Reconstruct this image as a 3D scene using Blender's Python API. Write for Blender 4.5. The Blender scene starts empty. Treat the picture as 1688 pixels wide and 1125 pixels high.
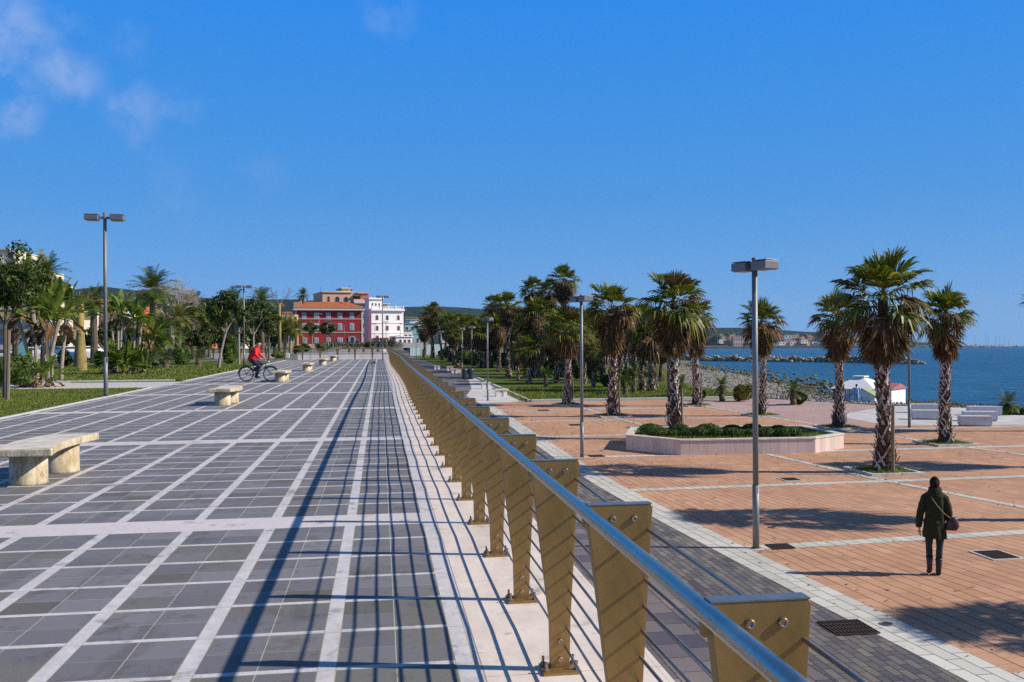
import bpy, math, random
from mathutils import Vector, Matrix, noise
sc = bpy.context.scene
COL = sc.collection
R = math.radians
# ------------------------------------------------------------------ camera
FPX, CAMH = 1500.0, 1.72
psi = math.atan2(218, 1500); roll = 0.0055; pit = (561.3 - 562.5) / 1500
Fw = Vector((math.sin(psi), math.cos(psi), 0)); Rt = Vector((math.cos(psi), -math.sin(psi), 0)); Up = Vector((0, 0, 1))
F2 = Fw * math.cos(pit) + Up * math.sin(pit); U2 = Up * math.cos(pit) - Fw * math.sin(pit)
R3 = Rt * math.cos(roll) - U2 * math.sin(roll); U3 = U2 * math.cos(roll) + Rt * math.sin(roll)
CAM = Vector((0, 0, CAMH))
cd = bpy.data.cameras.new('camera'); cam = bpy.data.objects.new('camera', cd); COL.objects.link(cam)
mw = Matrix((R3, U3, -F2)).transposed().to_4x4(); mw.translation = CAM
cam.matrix_world = mw
cd.sensor_width = 36; cd.lens = 36 * FPX / 1688; cd.clip_start = 0.05; cd.clip_end = 60000
sc.camera = cam
# ------------------------------------------------------------------ sky and sun
HAZE = 0.000026
SUN_AZ, SUN_EL = 102.5, 34.0            # azimuth from +Y towards +X
world = bpy.data.worlds.new('World'); sc.world = world; world.use_nodes = True
wn = world.node_tree; bg = wn.nodes['Background']
sky = wn.nodes.new('ShaderNodeTexSky'); sky.sky_type = 'NISHITA'; sky.sun_disc = False
sky.sun_elevation = R(SUN_EL); sky.sun_rotation = R(SUN_AZ)
sky.air_density = 1.0; sky.dust_density = 0.25; sky.ozone_density = 3.2
hs = wn.nodes.new('ShaderNodeHueSaturation'); hs.inputs['Saturation'].default_value = 1.22; hs.inputs['Value'].default_value = 1.0
wn.links.new(sky.outputs[0], hs.inputs['Color'])
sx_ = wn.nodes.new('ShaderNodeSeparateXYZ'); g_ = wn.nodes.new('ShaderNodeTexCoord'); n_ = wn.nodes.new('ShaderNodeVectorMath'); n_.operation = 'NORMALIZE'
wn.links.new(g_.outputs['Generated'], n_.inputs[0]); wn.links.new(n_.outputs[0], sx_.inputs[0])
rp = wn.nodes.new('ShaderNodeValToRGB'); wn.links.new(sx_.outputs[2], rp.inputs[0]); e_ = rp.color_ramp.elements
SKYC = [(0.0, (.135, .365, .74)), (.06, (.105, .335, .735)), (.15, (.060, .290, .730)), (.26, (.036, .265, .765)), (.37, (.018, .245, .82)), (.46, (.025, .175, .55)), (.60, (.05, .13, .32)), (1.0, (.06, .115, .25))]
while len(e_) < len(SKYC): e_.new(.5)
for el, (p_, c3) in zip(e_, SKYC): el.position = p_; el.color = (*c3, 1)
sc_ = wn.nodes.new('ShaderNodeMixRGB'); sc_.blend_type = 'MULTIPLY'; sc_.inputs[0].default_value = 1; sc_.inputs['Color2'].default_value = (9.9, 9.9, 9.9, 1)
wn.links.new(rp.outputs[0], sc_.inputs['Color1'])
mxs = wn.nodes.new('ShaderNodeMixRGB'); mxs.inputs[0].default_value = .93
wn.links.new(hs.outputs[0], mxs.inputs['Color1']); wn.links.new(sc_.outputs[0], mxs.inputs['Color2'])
# thin clouds, laid out by direction in the sky
tc = wn.nodes.new('ShaderNodeTexCoord')
def cloud_at(prev, px_, py_, rad, amount, seed):
    d = (F2 + R3 * ((px_ - 844) / FPX) - U3 * ((py_ - 562.5) / FPX)).normalized()
    nz = wn.nodes.new('ShaderNodeTexNoise'); nz.inputs['Scale'].default_value = 11; nz.inputs['Detail'].default_value = 9; nz.inputs['Roughness'].default_value = .66
    mp = wn.nodes.new('ShaderNodeMapping'); mp.inputs['Location'].default_value = (seed, seed * 2, 0)
    wn.links.new(tc.outputs['Generated'], mp.inputs['Vector']); wn.links.new(mp.outputs[0], nz.inputs['Vector'])
    dot = wn.nodes.new('ShaderNodeVectorMath'); dot.operation = 'DISTANCE'
    nrm = wn.nodes.new('ShaderNodeVectorMath'); nrm.operation = 'NORMALIZE'
    wn.links.new(tc.outputs['Generated'], nrm.inputs[0])
    wob = wn.nodes.new('ShaderNodeVectorMath'); wob.operation = 'SCALE'; wob.inputs['Scale'].default_value = .075
    sb = wn.nodes.new('ShaderNodeVectorMath'); sb.operation = 'SUBTRACT'; sb.inputs[1].default_value = (.5, .5, .5)
    wn.links.new(nz.outputs['Color'], sb.inputs[0]); wn.links.new(sb.outputs[0], wob.inputs[0])
    ad = wn.nodes.new('ShaderNodeVectorMath'); ad.operation = 'ADD'
    wn.links.new(nrm.outputs[0], ad.inputs[0]); wn.links.new(wob.outputs[0], ad.inputs[1])
    wn.links.new(ad.outputs[0], dot.inputs[0]); dot.inputs[1].default_value = d
    mr = wn.nodes.new('ShaderNodeMapRange'); mr.interpolation_type = 'SMOOTHSTEP'
    mr.inputs['From Min'].default_value = rad; mr.inputs['From Max'].default_value = rad * .15
    mr.inputs['To Min'].default_value = 0; mr.inputs['To Max'].default_value = amount
    wn.links.new(dot.outputs['Value'], mr.inputs['Value'])
    m2 = wn.nodes.new('ShaderNodeMapRange'); m2.interpolation_type = 'SMOOTHSTEP'
    m2.inputs['From Min'].default_value = .38; m2.inputs['From Max'].default_value = .66
    wn.links.new(nz.outputs['Fac'], m2.inputs['Value'])
    mu = wn.nodes.new('ShaderNodeMath'); mu.operation = 'MULTIPLY'
    wn.links.new(mr.outputs[0], mu.inputs[0]); wn.links.new(m2.outputs[0], mu.inputs[1])
    mx = wn.nodes.new('ShaderNodeMixRGB'); mx.inputs['Color2'].default_value = (5.2, 5.8, 7.8, 1)
    wn.links.new(mu.outputs[0], mx.inputs['Fac']); wn.links.new(prev, mx.inputs['Color1'])
    return mx.outputs[0]
c_ = mxs.outputs[0]
for a_ in ((5, 165, .050, .62, 1.0), (225, 182, .040, .30, 2.3), (135, 112, .034, .34, 3.1), (75, 75, .055, .30, 4.4), (5, 20, .045, .45, 9.4),
           (655, 12, .035, .16, 5.2), (300, 170, .030, .22, 6.8), (205, 75, .03, .2, 7.7), (430, 300, .04, .12, 8.1), (280, 315, .05, .1, 3.3)):
    c_ = cloud_at(c_, *a_)
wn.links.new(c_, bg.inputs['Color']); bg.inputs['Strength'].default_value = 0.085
sl = bpy.data.lights.new('sun', 'SUN'); sl.energy = 4.9; sl.angle = R(0.5); sl.color = (1, .90, .76)
so = bpy.data.objects.new('sun', sl); COL.objects.link(so)
az = R(SUN_AZ); sdir = Vector((math.sin(az) * math.cos(R(SUN_EL)), math.cos(az) * math.cos(R(SUN_EL)), math.sin(R(SUN_EL))))
so.rotation_euler = (-sdir).to_track_quat('-Z', 'Y').to_euler(); so.location = (60, -10, 50)
sc.view_settings.view_transform = 'Standard'; sc.view_settings.look = 'None'; sc.view_settings.exposure = 0.32; sc.view_settings.gamma = 1
sc.render.engine = 'CYCLES'
sc.cycles.use_denoising = False; sc.cycles.max_bounces = 6; sc.cycles.transparent_max_bounces = 4
sc.cycles.diffuse_bounces = 3; sc.cycles.glossy_bounces = 3
# ------------------------------------------------------------------ helpers
PZ = CAMH - 4.15                        # lower plaza level
def gp(x, y, z=0.0):
    """ground point seen at photo position x, y on the level z"""
    d = F2 + R3 * ((x - 844) / FPX) - U3 * ((y - 562.5) / FPX)
    return CAM + d * ((z - CAMH) / d.z)
def dp(x, y, D):
    """point seen at photo position x, y at world Y = D"""
    d = F2 + R3 * ((x - 844) / FPX) - U3 * ((y - 562.5) / FPX)
    return CAM + d * (D / d.y)
SZ0, SK = -3.15, 0.0089
def sea_z(p): return SZ0 - SK * (Fw.x * p[0] + Fw.y * p[1])
def sp(x, y):
    d = F2 + R3 * ((x - 844) / FPX) - U3 * ((y - 562.5) / FPX)
    return CAM + d * ((SZ0 - CAMH) / (d.z + SK * Fw.dot(d)))
def proj(P):
    d = Vector(P) - CAM; z = d.dot(F2)
    return 844 + FPX * d.dot(R3) / z, 562.5 - FPX * d.dot(U3) / z
def sat(P):                              # photo pixels per metre at P
    return FPX / (Vector(P) - CAM).dot(F2)
def lerp(a, b, t): return a + (b - a) * t

class MB:
    def __init__(s): s.v = []; s.f = []; s.m = []; s.uv = {}
    def add(s, vs, fs, mi=0):
        b = len(s.v); s.v += [tuple(v) for v in vs]
        for f in fs: s.f.append(tuple(b + i for i in f)); s.m.append(mi)
    def box(s, c, d, rz=0, mi=0, taper=1.0):
        cx, cy, cz = c; x, y, z = d[0] / 2, d[1] / 2, d[2] / 2; cr, sr = math.cos(rz), math.sin(rz)
        vs = []
        for k, (a, b_, e) in enumerate([(-1, -1, -1), (1, -1, -1), (1, 1, -1), (-1, 1, -1), (-1, -1, 1), (1, -1, 1), (1, 1, 1), (-1, 1, 1)]):
            t = taper if e > 0 else 1
            lx, ly = a * x * t, b_ * y * t
            vs.append((cx + lx * cr - ly * sr, cy + lx * sr + ly * cr, cz + e * z))
        s.add(vs, [(0, 3, 2, 1), (4, 5, 6, 7), (0, 1, 5, 4), (1, 2, 6, 5), (2, 3, 7, 6), (3, 0, 4, 7)], mi)
    def prism(s, pts, z0, z1, mi=0, inset=0):
        n = len(pts)
        cx = sum(p[0] for p in pts) / n; cy = sum(p[1] for p in pts) / n
        top = [(lerp(p[0], cx, inset), lerp(p[1], cy, inset), z1) for p in pts]
        s.add([(p[0], p[1], z0) for p in pts] + top,
              [tuple(range(n - 1, -1, -1)), tuple(range(n, 2 * n))] + [(i, (i + 1) % n, n + (i + 1) % n, n + i) for i in range(n)], mi)
    def tube(s, pts, rad, n=8, mi=0, caps=True, flat=1.0):
        pts = [Vector(p) for p in pts]
        if not isinstance(rad, (list, tuple)): rad = [rad] * len(pts)
        rings = []; ref = None
        for i, p in enumerate(pts):
            t = (pts[min(i + 1, len(pts) - 1)] - pts[max(i - 1, 0)])
            t = t.normalized() if t.length > 1e-9 else Vector((0, 0, 1))
            if ref is None:
                ref = Vector((1, 0, 0)) if abs(t.x) < .8 else Vector((0, 1, 0))
            a = (ref - t * ref.dot(t)).normalized(); b = t.cross(a); ref = a
            rings.append([p + (a * math.cos(2 * math.pi * k / n) + b * math.sin(2 * math.pi * k / n) * flat) * rad[i] for k in range(n)])
        vs = [v for r_ in rings for v in r_]
        fs = [(i * n + k, i * n + (k + 1) % n, (i + 1) * n + (k + 1) % n, (i + 1) * n + k) for i in range(len(pts) - 1) for k in range(n)]
        if caps:
            fs.append(tuple(range(n - 1, -1, -1))); fs.append(tuple((len(pts) - 1) * n + k for k in range(n)))
        s.add(vs, fs, mi)
    def rings(s, rs, n=16, mi=0, caps=True):
        """stack of elliptical sections (cx, cy, cz, rx, ry)"""
        vs = []
        for (cx, cy, cz, rx, ry) in rs:
            vs += [(cx + rx * math.cos(2 * math.pi * k / n), cy + ry * math.sin(2 * math.pi * k / n), cz) for k in range(n)]
        fs = [(i * n + k, i * n + (k + 1) % n, (i + 1) * n + (k + 1) % n, (i + 1) * n + k) for i in range(len(rs) - 1) for k in range(n)]
        if caps:
            fs.append(tuple(range(n - 1, -1, -1))); fs.append(tuple((len(rs) - 1) * n + k for k in range(n)))
        s.add(vs, fs, mi)
    def ball(s, c, r, n=12, m=8, mi=0, jit=0, rng=random):
        rx, ry, rz = r if isinstance(r, (tuple, list)) else (r, r, r)
        vs = [(c[0], c[1], c[2] - rz)]
        for j in range(1, m):
            ph = -math.pi / 2 + math.pi * j / m
            for k in range(n):
                th = 2 * math.pi * k / n; q = 1 + rng.uniform(-jit, jit)
                vs.append((c[0] + rx * q * math.cos(ph) * math.cos(th), c[1] + ry * q * math.cos(ph) * math.sin(th), c[2] + rz * q * math.sin(ph)))
        vs.append((c[0], c[1], c[2] + rz)); t = len(vs) - 1
        fs = [(0, 1 + (k + 1) % n, 1 + k) for k in range(n)]
        for j in range(m - 2):
            for k in range(n):
                a = 1 + j * n + k; b = 1 + j * n + (k + 1) % n; fs.append((a, b, b + n, a + n))
        fs += [(t, 1 + (m - 2) * n + k, 1 + (m - 2) * n + (k + 1) % n) for k in range(n)]
        s.add(vs, fs, mi)
    def torus(s, c, Rr, r, ax='y', n=28, m=8, mi=0):
        vs = []
        for i in range(n):
            a = 2 * math.pi * i / n
            for j in range(m):
                b = 2 * math.pi * j / m; q = Rr + r * math.cos(b); h = r * math.sin(b)
                if ax == 'y': vs.append((c[0] + q * math.cos(a), c[1] + h, c[2] + q * math.sin(a)))
                elif ax == 'z': vs.append((c[0] + q * math.cos(a), c[1] + q * math.sin(a), c[2] + h))
                else: vs.append((c[0] + h, c[1] + q * math.cos(a), c[2] + q * math.sin(a)))
        fs = [(i * m + j, ((i + 1) % n) * m + j, ((i + 1) % n) * m + (j + 1) % m, i * m + (j + 1) % m) for i in range(n) for j in range(m)]
        s.add(vs, fs, mi)
    def build(s, name, mats, parent=None, smooth=False, loc=None, bevel=0, rz=None):
        me = bpy.data.meshes.new(name); me.from_pydata(s.v, [], s.f)
        if not isinstance(mats, (list, tuple)): mats = [mats]
        for m in mats: me.materials.append(m)
        if len(mats) > 1: me.polygons.foreach_set('material_index', s.m)
        if smooth: me.polygons.foreach_set('use_smooth', [True] * len(s.f))
        me.update()
        o = bpy.data.objects.new(name, me); COL.objects.link(o)
        if parent: o.parent = parent
        if loc is not None: o.location = loc
        if rz is not None: o.rotation_euler.z = rz
        if bevel:
            b = o.modifiers.new('bevel', 'BEVEL'); b.width = bevel; b.segments = 2; b.limit_method = 'ANGLE'; b.angle_limit = R(40)
        return o
def tag(o, label=None, cat=None, group=None, kind=None):
    if label: o['label'] = label
    if cat: o['category'] = cat
    if group: o['group'] = group
    if kind: o['kind'] = kind
    return o
def thing(name, loc, label, cat, group=None, rz=0):
    o = bpy.data.objects.new(name, None); COL.objects.link(o); o.location = loc; o.rotation_euler.z = rz
    o.empty_display_size = .3
    return tag(o, label, cat, group)
def copy_tree(o, parent=None):
    c = o.copy(); COL.objects.link(c); c.parent = parent
    for ch in o.children: copy_tree(ch, c)
    return c
ONES = ['', 'first', 'second', 'third', 'fourth', 'fifth', 'sixth', 'seventh', 'eighth', 'ninth', 'tenth', 'eleventh', 'twelfth', 'thirteenth', 'fourteenth', 'fifteenth', 'sixteenth', 'seventeenth', 'eighteenth', 'nineteenth']
def ordi(n):
    if n < 20: return ONES[n]
    t = {2: 'twent', 3: 'thirt', 4: 'fort', 5: 'fift', 6: 'sixt', 7: 'sevent', 8: 'eight', 9: 'ninet'}[n // 10]
    return t + 'ieth' if n % 10 == 0 else t + 'y-' + ONES[n % 10]
def number_labels(objs, tmpl):
    objs = sorted(objs, key=lambda o: proj(o.location)[0])
    for i, o in enumerate(objs): o['label'] = tmpl.replace('#', ordi(i + 1) if i else 'leftmost')

# ------------------------------------------------------------------ materials
class NT:
    def __init__(s, name):
        s.mat = bpy.data.materials.new(name); s.mat.use_nodes = True; s.t = s.mat.node_tree
        s.b = s.t.nodes['Principled BSDF']; s.out = s.t.nodes['Material Output']
    def n(s, typ, **kw):
        nd = s.t.nodes.new(typ)
        for k, v in kw.items(): setattr(nd, k, v)
        return nd
    def put(s, sock, v):
        if isinstance(v, bpy.types.NodeSocket): s.t.links.new(v, sock)
        elif v is not None: sock.default_value = v
    def m(s, op, a, b=None, c=None):
        nd = s.n('ShaderNodeMath', operation=op); s.put(nd.inputs[0], a)
        if b is not None: s.put(nd.inputs[1], b)
        if c is not None: s.put(nd.inputs[2], c)
        return nd.outputs[0]
    def mix(s, f, a, b, mode='MIX'):
        nd = s.n('ShaderNodeMixRGB', blend_type=mode); s.put(nd.inputs[0], f)
        s.put(nd.inputs[1], a if isinstance(a, bpy.types.NodeSocket) else (*a, 1)); s.put(nd.inputs[2], b if isinstance(b, bpy.types.NodeSocket) else (*b, 1))
        return nd.outputs[0]
    def noise(s, vec, scale, detail=4, rough=.55, col=False):
        nd = s.n('ShaderNodeTexNoise'); s.put(nd.inputs['Vector'], vec); nd.inputs['Scale'].default_value = scale
        nd.inputs['Detail'].default_value = detail; nd.inputs['Roughness'].default_value = rough
        return nd.outputs['Color' if col else 'Fac']
    def rng(s, v, a, b, c=0., d=1.):
        nd = s.n('ShaderNodeMapRange'); s.put(nd.inputs[0], v); nd.inputs[1].default_value = a; nd.inputs[2].default_value = b
        nd.inputs[3].default_value = c; nd.inputs[4].default_value = d; return nd.outputs[0]
    def coord(s, k='Object'): return s.n('ShaderNodeTexCoord').outputs[k]
    def mapping(s, vec, scale=(1, 1, 1), loc=(0, 0, 0), rot=(0, 0, 0)):
        nd = s.n('ShaderNodeMapping'); s.put(nd.inputs[0], vec); nd.inputs['Scale'].default_value = scale; nd.inputs['Location'].default_value = loc
        nd.inputs['Rotation'].default_value = rot; return nd.outputs[0]
    def bump(s, h, strength=.3, dist=.01):
        nd = s.n('ShaderNodeBump'); s.put(nd.inputs['Height'], h); nd.inputs['Strength'].default_value = strength; nd.inputs['Distance'].default_value = dist
        s.t.links.new(nd.outputs[0], s.b.inputs['Normal']); return nd
    def fin(s, col=None, rough=None, metal=None, spec=None):
        if col is not None: s.put(s.b.inputs['Base Color'], col if isinstance(col, bpy.types.NodeSocket) else (*col, 1))
        if rough is not None: s.put(s.b.inputs['Roughness'], rough)
        if metal is not None: s.put(s.b.inputs['Metallic'], metal)
        if spec is not None: s.put(s.b.inputs['Specular IOR Level'], spec)
        return s.mat
def mat(name, col, rough=.7, metal=0., var=.25, scale=3., bump=.15, col2=None, streak=None, spec=None, coord='Object'):
    """plain surface with broad stains, fine grain and a slight relief"""
    t = NT(name); v = t.coord(coord)
    if streak: v = t.mapping(v, streak)
    big = t.noise(v, scale, 5); fine = t.noise(v, scale * 11, 3)
    k = t.m('ADD', t.m('MULTIPLY', big, .7), t.m('MULTIPLY', fine, .3)); k = t.rng(k, .3, .7)
    c2 = col2 or tuple(c * (1 - var) for c in col); c1 = tuple(min(1, c * (1 + var * .4)) for c in col)
    if bump: t.bump(fine, bump, .01)
    return t.fin(t.mix(k, c2, c1), t.rng(big, .3, .7, max(.02, rough - .08), min(1, rough + .08)), metal, spec)
def leafmat(name, c1, c2, c3=None, trans=.25, nscale=1.2, rough=.6):
    """foliage: each leaf has its own tint, clumps shift slowly"""
    t = NT(name); g = t.n('ShaderNodeNewGeometry'); isl = g.outputs['Random Per Island']
    nz = t.noise(t.coord('Object'), nscale, 3)
    k = t.m('ADD', t.m('MULTIPLY', isl, .6), t.m('MULTIPLY', t.rng(nz, .3, .7), .4))
    c = t.mix(k, c1, c2)
    if c3: c = t.mix(t.rng(isl, .86, .96), c, c3)
    t.fin(c, rough, 0, .3)
    tr = t.n('ShaderNodeBsdfTranslucent'); t.t.links.new(c, tr.inputs[0])
    mx = t.n('ShaderNodeMixShader'); mx.inputs[0].default_value = trans
    t.t.links.new(t.b.outputs[0], mx.inputs[1]); t.t.links.new(tr.outputs[0], mx.inputs[2]); t.t.links.new(mx.outputs[0], t.out.inputs[0])
    return t.mat
# ------------------------------------------------------------------ paving materials
def promenade_mat():
    t = NT('promenade_paving'); pos = t.n('ShaderNodeNewGeometry').outputs['Position']
    sx = t.n('ShaderNodeSeparateXYZ'); t.t.links.new(pos, sx.inputs[0]); X, Y = sx.outputs[0], sx.outputs[1]
    u = t.m('DIVIDE', t.m('ADD', X, 1.78), .725); fu = t.m('FRACT', u); um = t.m('MULTIPLY', fu, .725)
    stripe = t.m('LESS_THAN', um, .094)
    bandp = t.m('DIVIDE', t.m('SUBTRACT', Y, 8.60), 7.4); fb = t.m('MULTIPLY', t.m('FRACT', bandp), 7.4)
    band = t.m('LESS_THAN', fb, .55)
    r = t.m('DIVIDE', t.m('SUBTRACT', fb, .55), .6286); fr = t.m('FRACT', r)
    thin = t.m('GREATER_THAN', fr, .914)
    slab = t.m('GREATER_THAN', X, .525)
    edge = t.m('GREATER_THAN', X, .395); le = t.m('LESS_THAN', X, -8.42)
    white = t.m('MAXIMUM', t.m('MAXIMUM', stripe, band), t.m('MAXIMUM', thin, t.m('MAXIMUM', edge, le)))
    # joints
    def near(v, c, w): return t.m('LESS_THAN', t.m('ABSOLUTE', t.m('SUBTRACT', v, c)), w)
    jmid = near(um, .4095, .003); jrow = near(fr, .4465, .0065)
    jst = t.m('MAXIMUM', near(um, .094, .003), near(um, .722, .003))
    jth = near(fr, .914, .006)
    cmb = t.n('ShaderNodeCombineXYZ'); t.put(cmb.inputs[0], t.m('FLOOR', t.m('ADD', t.m('MULTIPLY', u, 2), .0)))
    t.put(cmb.inputs[0], t.m('ADD', t.m('MULTIPLY', t.m('FLOOR', u), 2), t.m('GREATER_THAN', um, .4095)))
    t.put(cmb.inputs[1], t.m('ADD', t.m('MULTIPLY', t.m('FLOOR', r), 2), t.m('GREATER_THAN', fr, .4465))); t.put(cmb.inputs[2], t.m('FLOOR', bandp))
    wn_ = t.n('ShaderNodeTexWhiteNoise', noise_dimensions='3D'); t.t.links.new(cmb.outputs[0], wn_.inputs[0]); rid = wn_.outputs['Value']
    grain = t.noise(pos, 110, 3, .75); n1 = t.noise(pos, 1.3, 5); n2 = t.noise(pos, 7, 5, .65)
    wear = t.noise(t.mapping(pos, (1, .2, 1)), 3.1, 5, .6)
    dark = t.mix(rid, (.100, .097, .116), (.208, .202, .220))
    dark = t.mix(t.rng(rid, .90, .92), dark, (.098, .088, .070)); dark = t.mix(t.m('MULTIPLY', t.m('LESS_THAN', rid, .16), .6), dark, (.155, .150, .115))
    dark = t.mix(t.rng(n1, .45, .7, 0, .45), dark, (.140, .132, .100))
    dark = t.mix(t.rng(n2, .55, .70, 0, .6), dark, (.05, .045, .035))
    dark = t.mix(t.rng(grain, .44, .60, 0, .5), dark, (.225, .22, .225))
    dark = t.mix(t.rng(wear, .57, .67, 0, .45), dark, (.08, .075, .07))
    vein = t.n('ShaderNodeTexWave', wave_type='BANDS', bands_direction='X'); vein.inputs['Scale'].default_value = .8; vein.inputs['Distortion'].default_value = 9; vein.inputs['Detail'].default_value = 5
    vein.inputs['Detail Scale'].default_value = 1.3
    t.put(vein.inputs['Vector'], pos)
    vw = t.rng(vein.outputs['Fac'], .0, .06, 1, 0)
    wht = t.mix(t.rng(n2, .3, .7), (.46, .445, .455), (.62, .60, .61))
    wht = t.mix(t.m('MULTIPLY', vw, t.rng(n1, .5, .7, 0, .55)), wht, (.25, .24, .24))
    wht = t.mix(t.m('MULTIPLY', band, .6), wht, (.60, .55, .545))
    wht = t.mix(t.rng(t.noise(t.mapping(pos, (3, 1, 1)), 22, 4, .75), .52, .70, 0, .5), wht, (.30, .27, .24))
    bei = t.mix(t.rng(t.noise(t.mapping(pos, (1, .5, 1)), 3.5, 6, .7), .35, .65), (.60, .52, .46), (.74, .655, .585))
    bei = t.mix(t.rng(t.noise(pos, 14, 5, .7), .55, .8, 0, .35), bei, (.42, .35, .30))
    jb = near(t.m('FRACT', t.m('DIVIDE', Y, 1.85)), .5, .0012)
    jx = t.m('MAXIMUM', near(X, .525, .003), near(X, 1.43, .001))
    wht = t.mix(t.m('MULTIPLY', t.rng(t.noise(pos, 30, 3, .7), .6, .72, 0, .3), 1), wht, (.35, .33, .31))
    c = t.mix(white, dark, wht)
    jd = t.m('MULTIPLY', t.m('MAXIMUM', t.m('MULTIPLY', jmid, .9), t.m('MULTIPLY', jrow, t.m('MULTIPLY', t.m('GREATER_THAN', rid, .45), .5))), t.m('SUBTRACT', 1, white))
    c = t.mix(jd, c, (.42, .42, .33))
    jw = t.m('MULTIPLY', t.m('MAXIMUM', jst, jth), t.m('SUBTRACT', 1, band)); c = t.mix(t.m('MULTIPLY', jw, .7), c, (.30, .27, .14))
    c = t.mix(slab, c, bei)
    c = t.mix(t.m('MULTIPLY', t.m('MAXIMUM', jx, t.m('MULTIPLY', jb, slab)), .8), c, (.12, .10, .09))
    st_ = t.noise(pos, 2.3, 6, .7); c = t.mix(t.rng(st_, .57, .66, 0, .55), c, (.085, .072, .055))
    dirt = t.rng(t.noise(pos, .35, 4), .5, .75, 0, .25); c = t.mix(dirt, c, (.20, .18, .15))
    t.bump(t.m('ADD', t.m('MULTIPLY', grain, .5), t.m('MULTIPLY', white, .2)), .25, .004)
    return t.fin(c, t.m('ADD', .55, t.m('MULTIPLY', n2, .25)), 0, .35)
def brick_mat(name, c1, c2, mortar, bw, bh, msize, moss=0.0, off=.5, stain=(.2, .15, .12), rowline=0):
    """pavers laid in a UV space measured in metres"""
    t = NT(name); uv = t.n('ShaderNodeUVMap').outputs[0]
    wob = t.noise(uv, .8, 2, .5, True)
    uvw = t.mix(.012, uv, wob)
    b = t.n('ShaderNodeTexBrick'); t.put(b.inputs['Vector'], uv); b.offset = off; b.inputs['Scale'].default_value = 1
    b.inputs['Brick Width'].default_value = bw; b.inputs['Row Height'].default_value = bh; b.inputs['Mortar Size'].default_value = msize
    b.inputs['Mortar Smooth'].default_value = .1; b.inputs['Color1'].default_value = (0, 0, 0, 1); b.inputs['Color2'].default_value = (1, 1, 1, 1); b.inputs['Mortar'].default_value = (.5, .5, .5, 1)
    n1 = t.noise(uv, .45, 5); n2 = t.noise(uv, 9, 4, .7); n3 = t.noise(uv, 60, 2)
    c = t.mix(b.outputs['Color'], c1, c2)
    c = t.mix(t.rng(n1, .4, .7, 0, .45), c, tuple(x * .8 for x in c1))
    c = t.mix(t.rng(n2, .55, .8, 0, .35), c, stain); c = t.mix(t.rng(n3, .3, .7, 0, .18), c, tuple(min(1, x * 1.4) for x in c2))
    mor = t.mix(t.rng(t.noise(uv, 1.7, 4, .65), .62 - moss * .16, .70 - moss * .12), mortar, (.10, .14, .025)) if moss else mortar
    if moss: c = t.mix(t.rng(t.noise(uv, .16, 4, .6), .46, .62, 0, .32), c, tuple(min(1, x * 1.12 + .04) for x in c2)); c = t.mix(t.rng(t.noise(uv, 1.1, 5, .7), .56, .68, 0, .4), c, stain)
    fac = b.outputs['Fac']
    if rowline:
        sv = t.n('ShaderNodeSeparateXYZ'); t.put(sv.inputs[0], uv)
        fv = t.m('FRACT', t.m('DIVIDE', sv.outputs[1], bh)); ln_ = t.m('GREATER_THAN', t.m('ABSOLUTE', t.m('SUBTRACT', fv, .5)), .5 - rowline / bh)
        fac = t.m('MAXIMUM', t.m('MULTIPLY', fac, .75), ln_)
    c = t.mix(fac, c, mor)
    if moss:
        tuft = t.m('MULTIPLY', t.rng(t.noise(uv, 5.5, 3, .7), .64, .68), t.rng(t.noise(uv, .5, 2), .45, .6))
        c = t.mix(t.m('MULTIPLY', tuft, .8), c, (.10, .13, .03))
    t.bump(t.m('SUBTRACT', t.m('MULTIPLY', n3, .2), fac), .5, .006)
    return t.fin(c, .75, 0, .25)
M = {}
M['prom'] = promenade_mat()
M['brick'] = brick_mat('terracotta_pavers', (.385, .205, .118), (.52, .300, .185), (.07, .04, .028), .43, .205, .0045, .55, rowline=.0075)
M['brick2'] = brick_mat('rose_pavers', (.36, .24, .22), (.46, .32, .29), (.2, .15, .13), .3, .15, .006, .1)
M['whiteblock'] = brick_mat('white_blocks', (.42, .41, .37), (.55, .54, .49), (.13, .12, .09), .55, .238, .009, .35, .37, (.4, .38, .33))
M['slate'] = brick_mat('slate_blocks', (.045, .045, .085), (.22, .19, .175), (.02, .02, .02), .52, .40, .008, .1, .37, (.15, .13, .09))
M['slate_old'] = brick_mat('weathered_cobbles', (.05, .05, .075), (.20, .18, .16), (.025, .025, .02), .33, .13, .008, .25, .5, (.21, .19, .14))
M['pale'] = brick_mat('pale_slabs', (.44, .43, .42), (.55, .54, .53), (.28, .27, .25), 1.2, .6, .008, .15)
M['path'] = mat('path_concrete', (.50, .48, .46), .85, var=.15, scale=.6)
M['kerb'] = mat('kerb_stone', (.56, .55, .52), .8, var=.25, scale=4)
M['wallc'] = mat('retaining_wall', (.4, .38, .35), .85)
def grass_mat(name, a, b, c):
    t = NT(name); v = t.coord(); n1 = t.noise(v, .35, 5, .6); n2 = t.noise(v, 6, 4, .7); n3 = t.noise(v, 60, 2)
    k = t.mix(t.rng(n1, .42, .62), a, b); k = t.mix(t.rng(n2, .5, .75, 0, .7), k, c); k = t.mix(t.rng(n3, .3, .7, 0, .5), k, tuple(x * .45 for x in a))
    t.bump(n3, .8, .03); return t.fin(k, .9, 0, .1)
M['lawn'] = grass_mat('lawn_turf', (.08, .13, .014), (.145, .18, .025), (.27, .23, .06))
M['blade'] = leafmat('grass_blades', (.09, .15, .018), (.20, .23, .035), (.34, .28, .09), .3, .5)
M['earth'] = mat('earth', (.17, .14, .09), .95, var=.4, scale=.15, col2=(.06, .09, .03))
M['far_ground'] = mat('far_ground', (.16, .15, .11), .95, var=.4, scale=.02, col2=(.05, .08, .035))
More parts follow.
